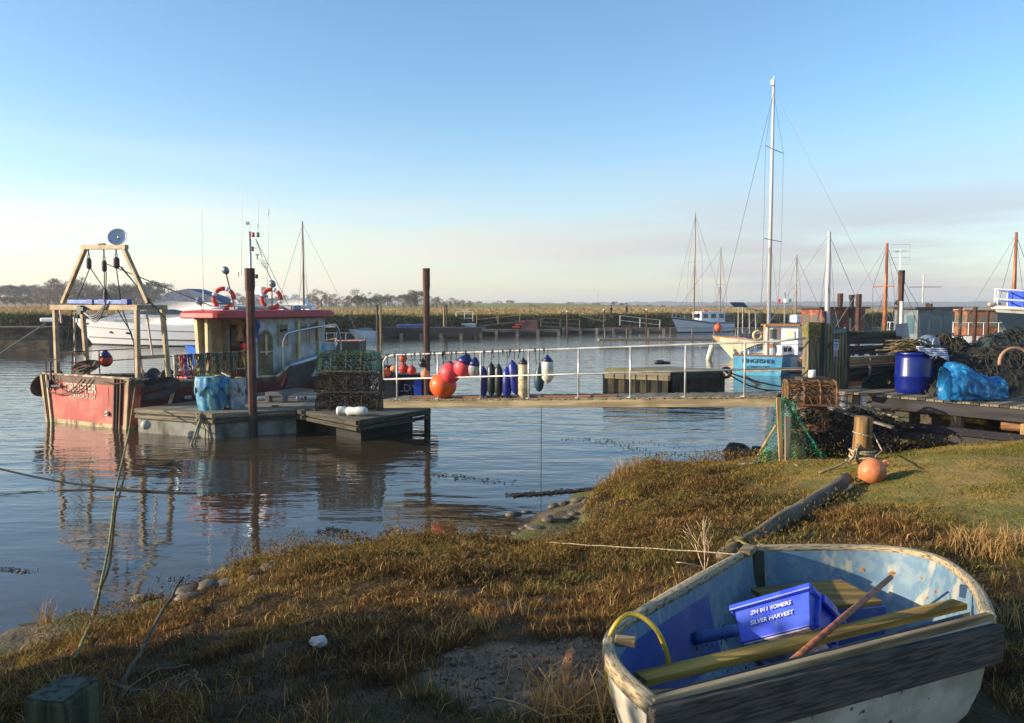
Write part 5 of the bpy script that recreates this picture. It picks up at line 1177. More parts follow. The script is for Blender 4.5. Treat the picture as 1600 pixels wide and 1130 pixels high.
# ================================================================== hulls
class Hull:
    """local frame: +Y bow, X starboard, stern at y=0, waterline z=0"""
    def __init__(s, L_, B_, zs, sf=.85, mid=.42, pw=2.3, wl=.86, rake=.8, zk=.5, fl=.7, round_=1.0):
        s.L, s.B, s.zs, s.sf, s.mid, s.pw, s.wl, s.rake, s.zk, s.fl, s.rd = L_, B_, zs, sf, mid, pw, wl, rake, zk, fl, round_
    def half(s, t):
        if t < s.mid: return s.B / 2 * (s.sf + (1 - s.sf) * math.sin(math.pi / 2 * t / s.mid))
        return s.B / 2 * max(0, 1 - ((t - s.mid) / (1 - s.mid)) ** s.pw)
    def z(s, t):
        P_ = s.zs
        for (a, za), (b_, zb) in zip(P_[:-1], P_[1:]):
            if t <= b_: k = (t - a) / (b_ - a); return za + (zb - za) * k
        return P_[-1][1]
    def pt(s, t, f, sd=1, off=0):
        z = f * s.z(t) if f >= 0 else f * s.zk
        w_ = s.wl + (1 - s.wl) * max(0, f) ** s.fl
        if f < 0: w_ = s.wl * (1 - (-f) ** 2 * .8)
        # bows get finer at the waterline
        w_ *= 1 - (1 - max(0, f)) * .35 * max(0, (t - .6) / .4)
        y = t * (s.L - s.rake * (1 - max(f, 0)) * 1.0)
        return Vector((sd * (s.half(t) * w_ + off), y, z))
    def skin(s, m, f0, f1, n=3, off=0, tr=True, nt=26, t0=0, t1=1, sides=(1, -1)):
        for sd in sides:
            g = [[s.pt(t0 + (t1 - t0) * i / nt, f0 + (f1 - f0) * j / n, sd, off) for i in range(nt + 1)] for j in range(n + 1)]
            m.sheet(g if sd > 0 else [r[::-1] for r in g])
        if tr and t0 == 0: m.sheet([[s.pt(0, f0 + (f1 - f0) * j / n, -1, off).lerp(s.pt(0, f0 + (f1 - f0) * j / n, 1, off), k / 4) - Vector((0, off, 0)) for k in range(5)] for j in range(n + 1)])
        return m
    def deck(s, m, f, t0=0, t1=1, dz=0, n=20, shrink=.97):
        m.sheet([[Vector((s.pt(t0 + (t1 - t0) * i / n, f, 1).x * shrink * k, s.pt(t0 + (t1 - t0) * i / n, f, 1).y, s.pt(t0 + (t1 - t0) * i / n, f, 1).z + dz + .03 * (1 - abs(k)))) for k in (-1, -.5, 0, .5, 1)] for i in range(n + 1)]); return m
    def line(s, f, t0=0, t1=1, off=0, n=24, dz=0, both=True):
        a = [s.pt(t0 + (t1 - t0) * i / n, f, 1, off) + Vector((0, 0, dz)) for i in range(n + 1)]
        if not both: return a
        return a + [Vector((-p.x, p.y, p.z)) for p in a[::-1]]
def heading(dx, dy): return math.atan2(-dx, dy)
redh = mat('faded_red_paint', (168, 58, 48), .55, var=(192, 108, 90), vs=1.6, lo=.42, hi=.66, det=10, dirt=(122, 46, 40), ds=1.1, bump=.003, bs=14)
redd = mat('shaded_red_paint', (112, 20, 24), .5, var=(84, 18, 22), vs=3, dirt=(80, 26, 24), ds=3)
brn = mat('bulwark_brown', (112, 84, 66), .7, var=(80, 62, 52), vs=3, dirt=(60, 48, 42), ds=2)
creamp = mat('cream_paint', (206, 190, 146), .55, var=(186, 166, 120), vs=3, dirt=(120, 100, 74), ds=3, dlo=.6, dhi=.8)
tanp = mat('gantry_tan', (172, 150, 114), .65, det=10, var=(144, 120, 86), vs=3, dirt=(124, 92, 62), ds=3, dlo=.58, dhi=.75)
gw_ = mat('bright_white', (226, 228, 230), .3)
orl = mat('lifebuoy_orange', (226, 72, 34), .55, var=(206, 60, 30), vs=8)

# ------------------------------------------------------------------ red fishing boat
fb = thing('fishing_boat', 'red wooden fishing boat with tan stern gantry and red roofed wheelhouse beside the pontoon', 'fishing boat', (-12.58, 23.5, 0), heading(.46, .885))
H = Hull(11.3, 4.25, [(0, 1.46), (.10, 1.30), (.3, 1.18), (.52, 1.10), (.545, 1.42), (.8, 1.72), (1, 2.15)], sf=.95, mid=.45, pw=2.4, wl=.90, rake=.9)
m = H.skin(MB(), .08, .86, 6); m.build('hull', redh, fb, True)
# shade of the unlit sides is put into a deeper, duller red
m = H.skin(MB(), .08, .86, 4, off=.004, tr=False, t0=.03, t1=.99); m.build('hull_side_shade', redd, fb, True)
m = H.skin(MB(), -.8, .08, 4); m.build('boot_top', mat('boot_cream', (196, 176, 132), .7, var=(140, 116, 80), vs=5, dirt=(74, 64, 46), ds=5), fb, True)
m = H.skin(MB(), .86, 1, 2, off=.012); m.build('rubbing_band', brn, fb, True)
m = MB(); m.tube(H.line(1, off=.0, dz=.02), .045, 6); a_, b_ = H.pt(0, 1, -1), H.pt(0, 1, 1); m.bar(a_ + Vector((0, 0, .02)), b_ + Vector((0, 0, .02)), .10, .05, up=(0, 0, 1)); m.build('gunwale', mat('worn_gunwale', (190, 172, 140), .7, var=(110, 92, 74), vs=5), fb)
m = MB(); H.deck(m, .62, 0, .96); m.build('deck', mat('boat_deck', (96, 88, 76), .8, var=(70, 62, 54), vs=3), fb)
m = MB()
for sd in (1, -1): m.sheet([[H.pt(.0 + i / 24 * .97, f, sd, -.06) for i in range(25)] for f in (.6, .98)])
m.build('bulwark_inside', mat('inner_bulwark', (70, 78, 96), .7, var=(120, 50, 44), vs=1.2), fb)
# vertical rubbing strakes on the stern quarters
for x, w_, mt in ((-1.93, .10, tanp), (-1.80, .05, bindd), (-1.70, .07, creamp), (1.28, .05, brn), (1.42, .045, bindd), (1.55, .05, brn), (1.82, .13, tanp)):
    m = MB(); k = H.wl; x *= 1.06; m.bar((x * .90, -.03, -.1), (x, -.035, 1.44), w_, .05, up=(0, 1, 0)); m.build('strake', mt, fb, bevel=.005)
m = MB(); m.lathe([(.05, 0), (.075, .01), (.075, .06), (.05, .07), (.045, 0)], (.98, -.0, .42), 14, Matrix.Rotation(R(90), 4, 'X')); m.build('exhaust', steel, fb, True)
m = MB(); m.lathe([(.042, 0), (.042, .072)], (.98, -.002, .42), 12, Matrix.Rotation(R(90), 4, 'X')); m.build('exhaust_hole', blackr, fb)
wl_ = mat('worn_white_lettering', (206, 190, 170), .6, var=(196, 120, 100), vs=22, lo=.56, hi=.64)
text('lettering', 'CROFTER', .36, wl_, fb, (-.24, -.012, 1.10), (R(90), 0, 0), .004, sx=.95, bold=.006)
text('lettering', 'SCARBOROUGH', .17, wl_, fb, (-.16, -.012, .86), (R(90), 0, 0), .004, sx=.95, bold=.002)
m = MB(); m.box((-1.30, -.09, 1.13), (.55, .05, .06), ry=-.08); m.bar((-1.2, -.06, 1.1), (-1.2, -.06, 1.42), .02, .02); m.bar((-1.55, -.06, 1.0), (-1.55, -.06, 1.85), .05, .05); m.box((-1.58, -.09, 1.18), (.13, .12, .22)); m.build('ladder_bracket', mat('dark_blue_iron', (40, 44, 66), .6), fb, bevel=.004)
for x0, x1, s_, z1 in ((-1.45, .35, .75, 1.40), (-1.6, -.05, .45, 1.4), (.95, 1.9, .12, 1.4)):
    m = MB(); m.tube(sag((x0, -.08, 1.36 if s_ > .5 else .95 if s_ > .3 else 1.36), (x1, -.07, z1), s_ * .55, 14), .018, 5); m.build('chain', rust, fb, True)
# side lettering + white stripe near the quarter
text('registration_letters', 'SH', .42, mat('dark_letters', (36, 10, 12), .6), fb, (H.pt(.19, .5).x + .02, 1.95, .58), (R(90), 0, R(90)), .003, bold=.02)
m = MB(); m.bar((H.pt(.1, .3).x + .02, 1.18, .25), (H.pt(.1, .9).x + .03, 1.42, 1.12), .03, .10); m.build('white_stripe', creamp, fb)
# shiny bulwark panel and hoop rail forward
m = MB(); m.sheet([[H.pt(.56 + .36 * i / 12, f, 1, .03) for i in range(13)] for f in (.42, .7, .97)]); m.build('side_plate', mat('brown_plate', (78, 66, 58), .35, .3, var=(66, 52, 46), vs=3), fb, True)
m = MB(); m.tube([H.pt(.555 + .37 * i / 12, 1.0, 1, .03) + Vector((0, 0, .03)) for i in range(13)], .085, 10); m.build('roller_rail', mat('dull_steel', (160, 168, 178), .3, .5), fb, True)
x_ = H.pt(.56, 1).x - .05
m = MB(); m.tube(dense([Vector((x_, 6.0, 1.15)), Vector((x_, 6.0, 2.1)), Vector((x_, 6.08, 2.45)), Vector((x_ - .05, 6.5, 2.62)), Vector((x_ - .1, 8.6, 2.82)), Vector((x_ - .15, 9.1, 2.72)), Vector((x_ - .2, 9.35, 2.2)), Vector((x_ - .2, 9.35, 1.6))], 4), .04, 8); m.build('hoop_rail', steel, fb, True)
for y in (7.2, 8.3):
    m = MB(); m.box((x_ - .35, y, 2.2), (.08, .12, 1.6)); m.build('stanchion', creamp, fb)
# wheelhouse
wh = mat('wheelhouse_white', (172, 176, 174), .5, var=(146, 146, 136), vs=3, det=10, dirt=(150, 126, 84), ds=2.5, dlo=.55, dhi=.75)
X0, X1, Y0, Y1, Zr = .0, 1.62, 5.1, 8.7, 3.16
m = MB(); m.box(((X0 + X1) / 2, (Y0 + Y1) / 2, (Zr + .9) / 2), (X1 - X0, Y1 - Y0, Zr - .9)); cab = m.build('wheelhouse', wh, fb, bevel=.02)
def win(y0, y1, z0, z1, x=None, mt=glass, fr=True, dx=.0):
    x = X1 if x is None else x
    m = MB(); m.box((x + .006 + dx, (y0 + y1) / 2, (z0 + z1) / 2), (.02, y1 - y0, z1 - z0)); o = m.build('window', mt, cab, bevel=.0)
    if fr:
        m = MB(); 
        for yy in (y0, y1): m.box((x + .012 + dx, yy, (z0 + z1) / 2), (.035, .04, z1 - z0 + .04))
        for zz in (z0, z1): m.box((x + .012 + dx, (y0 + y1) / 2, zz), (.035, y1 - y0, .04))
        m.build('frame', wh, cab)
win(6.25, 6.7, 2.1, 2.9); win(7.1, 7.7, 2.2, 2.95, mt=mat('glass_reflecting', (96, 100, 90), .1, spec=.9)); win(7.85, 8.5, 2.2, 2.95, mt=mat('glass_reflecting', (96, 100, 90)))
m = MB(); pl = [(5.25, 1.15), (5.95, 1.15), (5.95, 2.35)] + [(5.6 + .35 * math.cos(a), 2.35 + .35 * math.sin(a)) for a in [math.pi * k / 8 for k in range(9)]] + [(5.25, 2.35)]
m.add([(X1 + .015, y, z) for y, z in pl], [list(range(len(pl)))]); m.build('side_door', mat('door_olive', (122, 110, 72), .7, var=(96, 84, 56), vs=3), cab)
m = MB(); m.box((X1 + .03, 5.62, 2.2), (.02, .10, .7)); m.box((X1 + .03, 5.62, 1.95), (.03, .6, .05)); m.build('door_frame', creamp, cab)
m = MB(); m.box((.85, Y0 - .012, 1.9), (.72, .02, 2.0)); dr = m.build('door', mat('dark_red_door', (70, 28, 26), .6), cab); m = MB(); m.box((.80, Y0 - .03, 2.45), (.42, .02, .6)); m.build('door_window', mat('glass_reflecting', (96, 100, 90)), cab)
m = MB(); m.bar((.16, Y0 - 1.0, 1.2), (.05, Y0 - 1.0, Zr), .16, .2); m.bar((.42, Y0 - .9, .9), (.42, Y0 - .9, Zr), .14, .16); m.build('pillar', creamp, fb, bevel=.01)
m = MB(); m.box((.06, Y0 - .45, 2.2), (.05, 1.1, 1.95)); m.build('shelter_side', creamp, fb)
m = MB(); m.prism([(X1 + .02, 8.68), (X1 + .02, 9.3), (X0, 9.3), (X0, 8.68)], 1.0, 2.15); m.build('fore_cabin', wh, fb, bevel=.03)
m = MB(); m.add([(X1 + .025, 7.9, 1.55), (X1 + .025, 8.7, 1.55), (X1 + .025, 8.7, 2.15)], [[0, 1, 2]]); m.build('blue_flash', mat('light_blue_paint', (70, 150, 190), .5), fb)
# roof
m = MB(); rx0, rx1, ry0, ry1 = -.12, 1.95, 3.35, 9.1
rows = []
for z, e in ((3.12, .0), (3.16, .06), (3.30, .05), (3.38, -.06), (3.40, -.3)):
    row = []
    for k in range(28):
        a = 2 * math.pi * k / 28; c_, s_ = math.cos(a), math.sin(a); sq = lambda v: math.copysign(abs(v) ** .28, v)
        x = (rx0 + rx1) / 2 + ((rx1 - rx0) / 2 + e) * sq(c_); y = (ry0 + ry1) / 2 + ((ry1 - ry0) / 2 + e) * sq(s_)
        row.append(Vector((x, y, z + .06 * (1 if y > 8 else 0) * 0)))
    rows.append(row)
m.sheet(rows, close=True); m.f.append(list(range(28))[::-1]); m.f.append([len(m.v) - 28 + k for k in range(28)]); m.build('roof', mat('roof_red', (176, 54, 48), .5, var=(170, 50, 52), vs=2, dirt=(150, 90, 74), ds=4, dlo=.62, dhi=.8), fb)
m = MB(); m.tube([(rx0 + .2, 4.0, 3.47), (1.5, 3.9, 3.47)], .05, 8); m.tube([(.3, 4.4, 3.5), (1.4, 8.2, 3.5)], .07, 8); m.build('roof_pipe', whitep, fb, True)
m = MB(); m.box((.9, 5.2, 3.45), (.7, .9, .1)); m.build('roof_box', mat('grey_canvas', (140, 146, 150), .8), fb, bevel=.02); m = MB(); m.box((1.4, 7.2, 3.48), (.5, .4, .16)); m.build('roof_box', mat('grey_canvas', (140, 146, 150), .8), fb, bevel=.02)
def wp(px, py, yloc):
    """point of the boat's local frame seen at a photo pixel, at local distance yloc forward"""
    rz = fb.rotation_euler.z; c_, s_ = math.cos(rz), math.sin(rz); d = ray(px, py)
    # local y of world w: (-s*(wx-ox) + c*(wy-oy))
    ox, oy = -12.58, 23.5; k = (yloc - (s_ * ox - c_ * oy)) / (-s_ * d.x + c_ * d.y)
    w_ = CAM + d * k; dx, dy = w_.x - ox, w_.y - oy
    return Vector((c_ * dx + s_ * dy, -s_ * dx + c_ * dy, w_.z))
# mast with lamps
a = wp(390, 362, 5.6); m = MB(); m.tube([(a.x, 5.6, 3.35), (a.x, 5.6, a.z)], .05, 8); mast = m.build('mast', mat('mast_grey', (196, 196, 192), .4, .3), fb, True)
for px, py, mt, w_, h in ((395.5, 367, mat('lamp_red', (196, 30, 48), .3), .10, .16), (403, 367, mat('lamp_green', (20, 120, 110), .3), .10, .16), (394.5, 389, mat('lamp_dark', (110, 60, 56), .3), .09, .16), (400.5, 432, mat('lamp_dark2', (70, 62, 60), .3), .12, .14)):
    q = wp(px, py, 5.6); m = MB(); m.lathe([(w_ * .5, -h / 2), (w_ * .62, -h / 2 + .02), (w_ * .5, -h / 2 + .04), (w_ * .5, h / 2 - .03), (w_ * .6, h / 2 - .02), (w_ * .4, h / 2)], q, 10); m.build('lamp', mt, mast)
    m = MB(); m.bar((a.x, 5.6, q.z - h / 2 - .02), (q.x, 5.6, q.z - h / 2 - .02), .02, .02); m.build('bracket', alum, mast)
q = wp(402, 398, 5.6); m = MB(); m.bar((a.x, 5.6, wp(0, 406, 5.6).z), (q.x, 5.6, wp(0, 406, 5.6).z), .02, .02); m.tube([(q.x, 5.6, q.z - .16), (q.x, 5.6, q.z)], .02, 6); m.ball((q.x - .05, 5.6, q.z), .025, 8); m.ball((q.x + .05, 5.6, q.z), .025, 8); m.build('wind_vane', blackr, mast)
q0, q1 = wp(372, 433, 5.6), wp(400, 433, 5.6); m = MB(); m.bar(q0, q1, .03, .03); m.tube([wp(372, 434, 5.6), wp(372, 425, 5.6)], .03, 6); m.build('crossarm', whitep, mast)
m = MB(); q = wp(387, 349, 5.4); m.box(q, (.16, .01, .11)); m.tube([wp(391, 349, 5.4), wp(390, 366, 5.4)], .006, 4); m.build('pennant', blackr, mast)
# whip aerials
for px, yt, yb, yl, px2 in ((315, 328, 486, 4.3, 318), (378, 290, 433, 5.6, 377), (421, 327, 488, 6.4, 416), (403, 300, 362, 5.6, 403)):
    m = MB(); p0, p1 = wp(px2, yb, yl), wp(px, yt, yl); m.tube([p0, p0.lerp(p1, .3), p1], [.018, .012, .006], 6); m.build('aerial', whitep, fb)
m = MB(); q = wp(420, 335, 6.4); m.add([q, q + Vector((.02, .01, .22)), q + Vector((-.07, .05, .05)), q + Vector((-.07, .02, -.1))], [[0, 1, 2], [0, 2, 3]]); m.build('flag', mat('flag_dark', (60, 50, 80), .8), fb, solid=.004)
# flood lamps
for px, py, xb, yb, yl in ((352, 422, 367, 484, 4.6), (425, 443, 425, 486, 6.6), (311, 470, 318, 486, 4.0)):
    q, q2 = wp(px, py, yl), wp(xb, yb, yl); m = MB(); m.tube([q2, q], .022, 6); st_ = m.build('lamp_stalk', rust, fb)
    m = MB(); m.lathe([(.02, .0), (.14, .01), (.145, .05), (.09, .13), (.03, .15)], q + Vector((0, .05, .0)), 14, Matrix.Rotation(R(110), 4, 'X')); m.build('floodlight', mat('lamp_shell', (120, 136, 150), .3, .4), st_, True)
q = wp(385, 452, 5.0); m = MB(); m.box(q, (.26, .12, .16)); m.tube([q, q - Vector((0, 0, .3))], .02, 5); m.build('square_floodlight', mat('lamp_shell', (120, 136, 150)), fb)
# landing net on the mast
m = MB(); q = wp(412, 409, 6.2); m.torus(q, .17, .01, n=14, k=4, M=Matrix.Rotation(.4, 4, 'Y'))
tip = wp(417, 422, 6.2)
for k in range(12): a_ = k * math.pi / 6; m.tube([q + Vector((math.cos(a_) * .16, math.sin(a_) * .17, -.04 * math.cos(a_))), tip], .004, 3)
m.tube([tip, wp(425, 440, 6.2)], .016, 5); m.build('landing_net', alum, fb)
m = MB(); m.tube([wp(399, 372, 5.6), wp(452, 480, 6.2)], .008, 4); m.build('stay', roped, fb); m = MB(); m.tube([wp(399, 372, 5.6), wp(410, 402, 6.2)], .012, 4); m.build('stay', roped, fb)
# radar / white dome behind
q = wp(406, 455, 6.6); m = MB(); m.box(q, (.45, .3, .3)); m.build('roof_cabinet', gw_, fb, bevel=.06); m = MB(); m.box(q - Vector((0, .02, .2)), (.5, .34, .1)); m.build('cabinet_base', mat('navy_trim', (24, 40, 96), .5), fb)
# gantry
def gp_(x, y, z): return Vector((x, y, z))
zc = 3.44
for x, y, x2, y2, nm in ((-1.85, .35, -1.85, .35, 'p'), (1.85, .35, 1.9, .35, 'p'), (-1.75, 1.3, -1.85, 1.25, 'p'), (1.95, 1.35, 1.85, 1.25, 'p')):
    m = MB(); m.bar((x, y, 1.0), (x2, y2, zc), .12, .12, up=(0, 1, 0)); m.build('gantry_post', tanp, fb, bevel=.008)
m = MB(); m.bar((-2.0, .35, zc + .05), (2.0, .35, zc + .05), .14, .15, up=(0, 0, 1)); m.build('gantry_beam', tanp, fb, bevel=.008)
m = MB(); m.bar((-2.0, 1.25, zc + .05), (2.0, 1.25, zc + .05), .14, .13, up=(0, 0, 1)); m.build('gantry_beam', tanp, fb, bevel=.008)
for x in (-1.93, 1.93):
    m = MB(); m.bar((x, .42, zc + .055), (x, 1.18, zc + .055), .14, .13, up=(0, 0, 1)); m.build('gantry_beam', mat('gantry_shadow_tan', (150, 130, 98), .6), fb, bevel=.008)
    m = MB(); m.bar((x, .42, 2.05), (x, 1.2, 2.05), .08, .10, up=(0, 0, 1)); m.build('gantry_brace', tanp, fb)
tl_, tr_ = wp(133, 389, .8), wp(194, 389, .8)
m = MB(); m.bar(wp(98, 474, .8), tl_, .115, .12, up=(0, 1, 0)); m.build('gallows_leg', tanp, fb, bevel=.008); m = MB(); m.bar(wp(232, 474, .8), tr_, .115, .12, up=(0, 1, 0)); m.build('gallows_leg', tanp, fb, bevel=.008)
m = MB(); m.bar(tl_ + Vector((-.12, 0, .05)), tr_ + Vector((.12, 0, .05)), .13, .13, up=(0, 0, 1)); m.build('gallows_top', tanp, fb, bevel=.008)
for px, py, r in ((139, 412, .10), (163, 416, .10), (182, 411, .12)):
    q = wp(px, py, .8); m = MB(); m.lathe([(r * .4, -.17), (r * .75, -.12), (r * .75, .12), (r * .4, .17)], q, 10); m.torus(q + Vector((0, 0, .22)), .05, .015, M=Matrix.Rotation(R(90), 4, 'X'), n=10, k=5); m.bar(q + Vector((0, 0, .25)), (q.x, q.y, tl_.z), .03, .03); m.build('pulley_block', mat('dark_block', (70, 56, 56), .7), fb, True)
for pts in (((140, 420), (112, 490), (102, 560)), ((142, 420), (175, 470), (205, 520), (222, 590)), ((163, 425), (163, 470)), ((166, 425), (165, 470)), ((182, 420), (190, 480), (212, 545)), ((186, 415), (260, 500)), ((168, 413), (330, 478)), ((190, 417), (240, 480)), ((122, 492), (113, 560), (112, 595)), ((217, 500), (216, 590))):
    m = MB(); m.tube([wp(x, y, .8) for x, y in pts], .016, 5); m.build('rigging_rope', roper if pts[0][0] % 2 else roped, fb)
for px, y0, y1 in ((94, 483, 505), (116, 495, 580), (229, 490, 560), (213, 495, 590)):
    m = MB(); m.tube([wp(px, y0, .9), wp(px + (10 if px > 200 else 2), y1, .9)], .03, 6); m.build('gantry_stay', mat('pinkish_rod', (190, 160, 140), .5), fb)
m = MB(); q = wp(165, 468, .8); m.lathe([(.04, -.2), (.07, -.15), (.06, .2), (.03, .3)], q, 10); m.build('hook_block', blackr, fb)
# blue hydraulic ram on the beam + hoses
bl = mat('ram_blue', (36, 88, 170), .5, var=(70, 124, 186), vs=3); bld = mat('ram_deep_blue', (24, 60, 150), .5)
m = MB(); m.bar((-1.15, .35, zc + .22), (1.55, .35, zc + .20), .13, .13, up=(0, 0, 1)); m.build('ram', bl, fb, bevel=.02)
for x in (-.2, .35, 1.35): m = MB(); m.bar((x, .33, zc + .22), (x + .28, .33, zc + .20), .16, .16, up=(0, 0, 1)); m.build('ram_clamp', bld, fb, bevel=.02)
for k in range(4): m = MB(); m.tube(sag((-.3 + .05 * k, .22, zc - .1), (.75, .22, zc + .25), .25 + .06 * k, 10), .022, 5); m.build('hydraulic_hose', mat('grey_hose', (112, 108, 112), .5), fb, True)
m = MB(); m.box((-.42, .22, zc - .02), (.16, .12, .26)); m.box((-.3, .2, zc + .0), (.18, .1, .12)); m.build('valve_block', mat('dirty_teal', (60, 80, 78), .6), fb, bevel=.01)
# dish and camera
q = wp(183, 370, .8); Mx = Matrix.Rotation(R(14), 4, 'Z') @ Matrix.Rotation(R(66), 4, 'X') @ Matrix.Rotation(R(22), 4, 'Y')
m = MB(); m.lathe([(.27, .0), (.25, -.02), (.18, -.05), (.08, -.075), (.01, -.08)], q, 22, Mx, cap=False); m.build('dish', mat('dish_grey', (176, 184, 196), .5), fb, True, solid=.012)
m = MB(); m.tube([q + Vector((0, .03, -.0)), Vector((q.x, q.y, tl_.z + .1))], .02, 6); m.tube([q + Vector((0, 0, -.2)), q + Vector((-.05, -.25, -.1))], .01, 5); m.build('dish_bracket', alum, fb)
q = wp(158, 383, .8); m = MB(); m.box(q + Vector((-.05, 0, 0)), (.12, .1, .09)); m.box(q + Vector((.1, 0, 0)), (.12, .1, .09)); m.bar(q - Vector((0, 0, .1)), q, .05, .05); m.build('deck_camera', blackr, fb, bevel=.01)
m = MB(); m.lathe([(.28, -.35), (.28, -.32), (.12, -.3), (.12, .3), (.28, .32), (.28, .35)], (0, 2.6, 1.25), 16, Matrix.Rotation(R(90), 4, 'Y')); m.box((0, 2.6, .95), (1.0, .5, .25)); m.build('winch', mat('winch_blue_green', (52, 74, 76), .6, var=(92, 62, 46), vs=5), fb)
for x, y, c_ in ((-.9, 2.2, (60, 90, 150)), (.9, 3.6, (150, 120, 60)), (-.3, 3.9, (170, 60, 50))):
    m = MB(); m.box((x, y, 1.0), (.5, .4, .3), tx=1.1, ty=1.1); m.build('fish_bin', mat('bin_%d' % c_[0], c_, .5), fb, bevel=.02)
for k in range(7):
    x = -1.5 + k * .5 + random.uniform(-.1, .1); m = MB(); m.add([(x, -.004, 1.2), (x + .03, -.004, 1.2), (x + .02, -.006, 1.2 - random.uniform(.2, .6)), (x + .008, -.006, 1.2 - .3)], [[0, 3, 2, 1]]); m.build('rust_run', mat('rust_run', (120, 66, 44), .9), fb)
# stern rail and pulpit lines
m = MB(); m.tube([(-1.85, .0, 1.5), (-1.85, 0, 1.95), (-.9, .1, 1.85), (-.3, .4, 1.75)], .018, 5); m.build('stern_rail', rust, fb)
for y in (1.7, 3.0, 4.2): m = MB(); m.tube([(-1.75, y, 1.2), (-1.75, y, 2.1)], .02, 5); m.build('stanchion', rust, fb)
for z in (1.75, 2.1): m = MB(); m.tube([(-1.75, .8, z), (-1.75, 4.6, z)], .016, 5); m.build('side_rail', roped, fb)
# gear rail carrying bunches of ropes along the starboard side
gxr = 1.7
m = MB(); m.tube([(gxr, 1.7, 2.02), (gxr, 4.9, 2.02)], .025, 6); m.build('gear_rail', alum, fb); m = MB(); m.tube([(gxr, 1.7, 1.45), (gxr, 4.9, 1.45)], .022, 6); m.build('gear_rail', alum, fb)
for y in (1.75, 2.9, 3.9, 4.85): m = MB(); m.tube([(gxr, y, 1.1), (gxr, y, 2.05)], .025, 6); m.build('stanchion', alum, fb)
random.seed(71)
Mf = Matrix.Translation(fb.location) @ Matrix.Rotation(fb.rotation_euler.z, 4, 'Z')
cols = [('hank_tan', (150, 128, 92)), ('hank_green', (70, 110, 84)), ('hank_grey', (120, 120, 116)), ('hank_brown', (96, 76, 60))]
GL = 'bunches of rope hung along the side rail of the red boat'
for k in range(19):
    y = 1.8 + k * .165; c_ = cols[k % 4]; lab = 'dull bunch of rope hanging from the side rail of the red boat'; mt = mat(c_[0], c_[1], .95, var=tuple(int(v * .6) for v in c_[1]), vs=20)
    if k == 2: mt = mat('hank_purple', (84, 40, 130), .8); lab = 'purple bunch of rope hanging from the rail of the red boat'
    if k == 1: mt = mat('hank_orange', (200, 70, 44), .8); lab = 'orange bunch of rope on the rail beside the purple one'
    m = MB()
    for q in range(6):
        yy = y + random.uniform(-.06, .06); xx = gxr + .05 + random.uniform(-.03, .06); l = random.uniform(.2, .85); z0 = 2.05
        m.tube(wig([(xx, yy, z0), (xx, yy + .03, z0 - l * .4), (xx, yy + random.uniform(-.05, .05), z0 - l), (xx + .02, yy - .04, z0 - l * .5), (xx, yy - .02, z0)], .025), .012, 4)
    m.v = [Mf @ v for v in m.v]; solo(m, 'rope_hank', mt, lab, 'rope bunch', GL)
# oilskins hanging by the door
for k, (px, c_, lab) in enumerate(((378, (170, 120, 70), 'tan and brown oilskin hanging by the wheelhouse door of the red boat'), (386, (214, 40, 30), 'red oilskin trousers hanging below the jackets at the wheelhouse'), (402, (52, 76, 130), 'blue jacket hanging behind the rusty pile at the wheelhouse'))):
    q = wp(px, 500 if k != 1 else 535, 5.0); m = MB(); rows = []
    for j in range(7): rows.append([Vector((q.x + (.16 + .06 * math.sin(j * 1.3)) * math.cos(a) * (1 if j else .4), q.y - .08 + .08 * math.sin(a), q.z - j * (.12 if k != 1 else .09))) + Vector((0, 0, random.uniform(-.02, .02))) for a in [2 * math.pi * i / 12 for i in range(12)]])
    m.sheet(rows, close=True); m.v = [Mf @ v for v in m.v]; solo(m, 'oilskin', mat('oilskin_%d' % k, c_, .5, var=tuple(int(v * .7) for v in c_), vs=6), lab, 'oilskin', smooth=True)
# life buoys
for px, py, yl, lab in ((350, 480, 4.7, 'orange and white lifebuoy standing on the left part of the red wheelhouse roof'), (424, 476, 6.5, 'orange and white lifebuoy standing on the right part of the red wheelhouse roof')):
    q = wp(px, py, yl); qz = 3.40 + .40; w_ = Mf @ Vector((q.x, yl, qz)); lb = thing('lifebuoy', lab, 'lifebuoy', w_, R(8)); Mx = Matrix.Rotation(R(90), 4, 'X')
    for k in range(8):
        a0 = k * math.pi / 4; m = MB(); wd = k % 2 == 1; m.torus((0, 0, 0), .33, .075 if not wd else .078, M=Mx, n=4, k=9, a0=a0 + (.28 if wd else -.12), a1=a0 + (.50 if wd else .9)); m.build('band' if wd else 'ring', gw_ if wd else orl, lb, True)
# otter boards
ob = mat('otter_board_black', (34, 34, 40), .6, var=(54, 46, 46), vs=4, bump=.004); obb = mat('otter_board_rust', (84, 58, 44), .8, var=(50, 38, 34), vs=4)
def board(c0, w_, h, mt, label, rz, cat='trawl board'):
    t = thing('trawl_board', label, cat, c0, rz); m = MB(); rows = []
    for th in (0, .05):
        rows.append([Vector((w_ / 2 * math.copysign(abs(math.cos(a)) ** .8, math.cos(a)), th + .12 * math.cos(a) ** 2, h / 2 * math.sin(a) + .14 * math.cos(a))) for a in [2 * math.pi * k / 22 for k in range(22)]])
    m.sheet(rows, close=True); m.f.append(list(range(22))[::-1]); m.f.append(list(range(22, 44))); m.build('plate', mt, t)
    m = MB(); m.bar((-w_ * .3, -.03, -h * .2), (w_ * .35, -.03, h * .2), .04, .05); m.build('strut', rust, t); return t
w_ = Mf @ Vector((2.3, .55, 1.15)); board(w_, 1.35, .62, ob, 'black oval trawl board hanging over the right stern quarter of the red boat', R(10))
w_ = Mf @ Vector((-2.12, .25, 1.15)); board(w_, 1.0, .75, obb, 'brown trawl board hanging over the left stern quarter of the red boat', fb.rotation_euler.z + R(80))
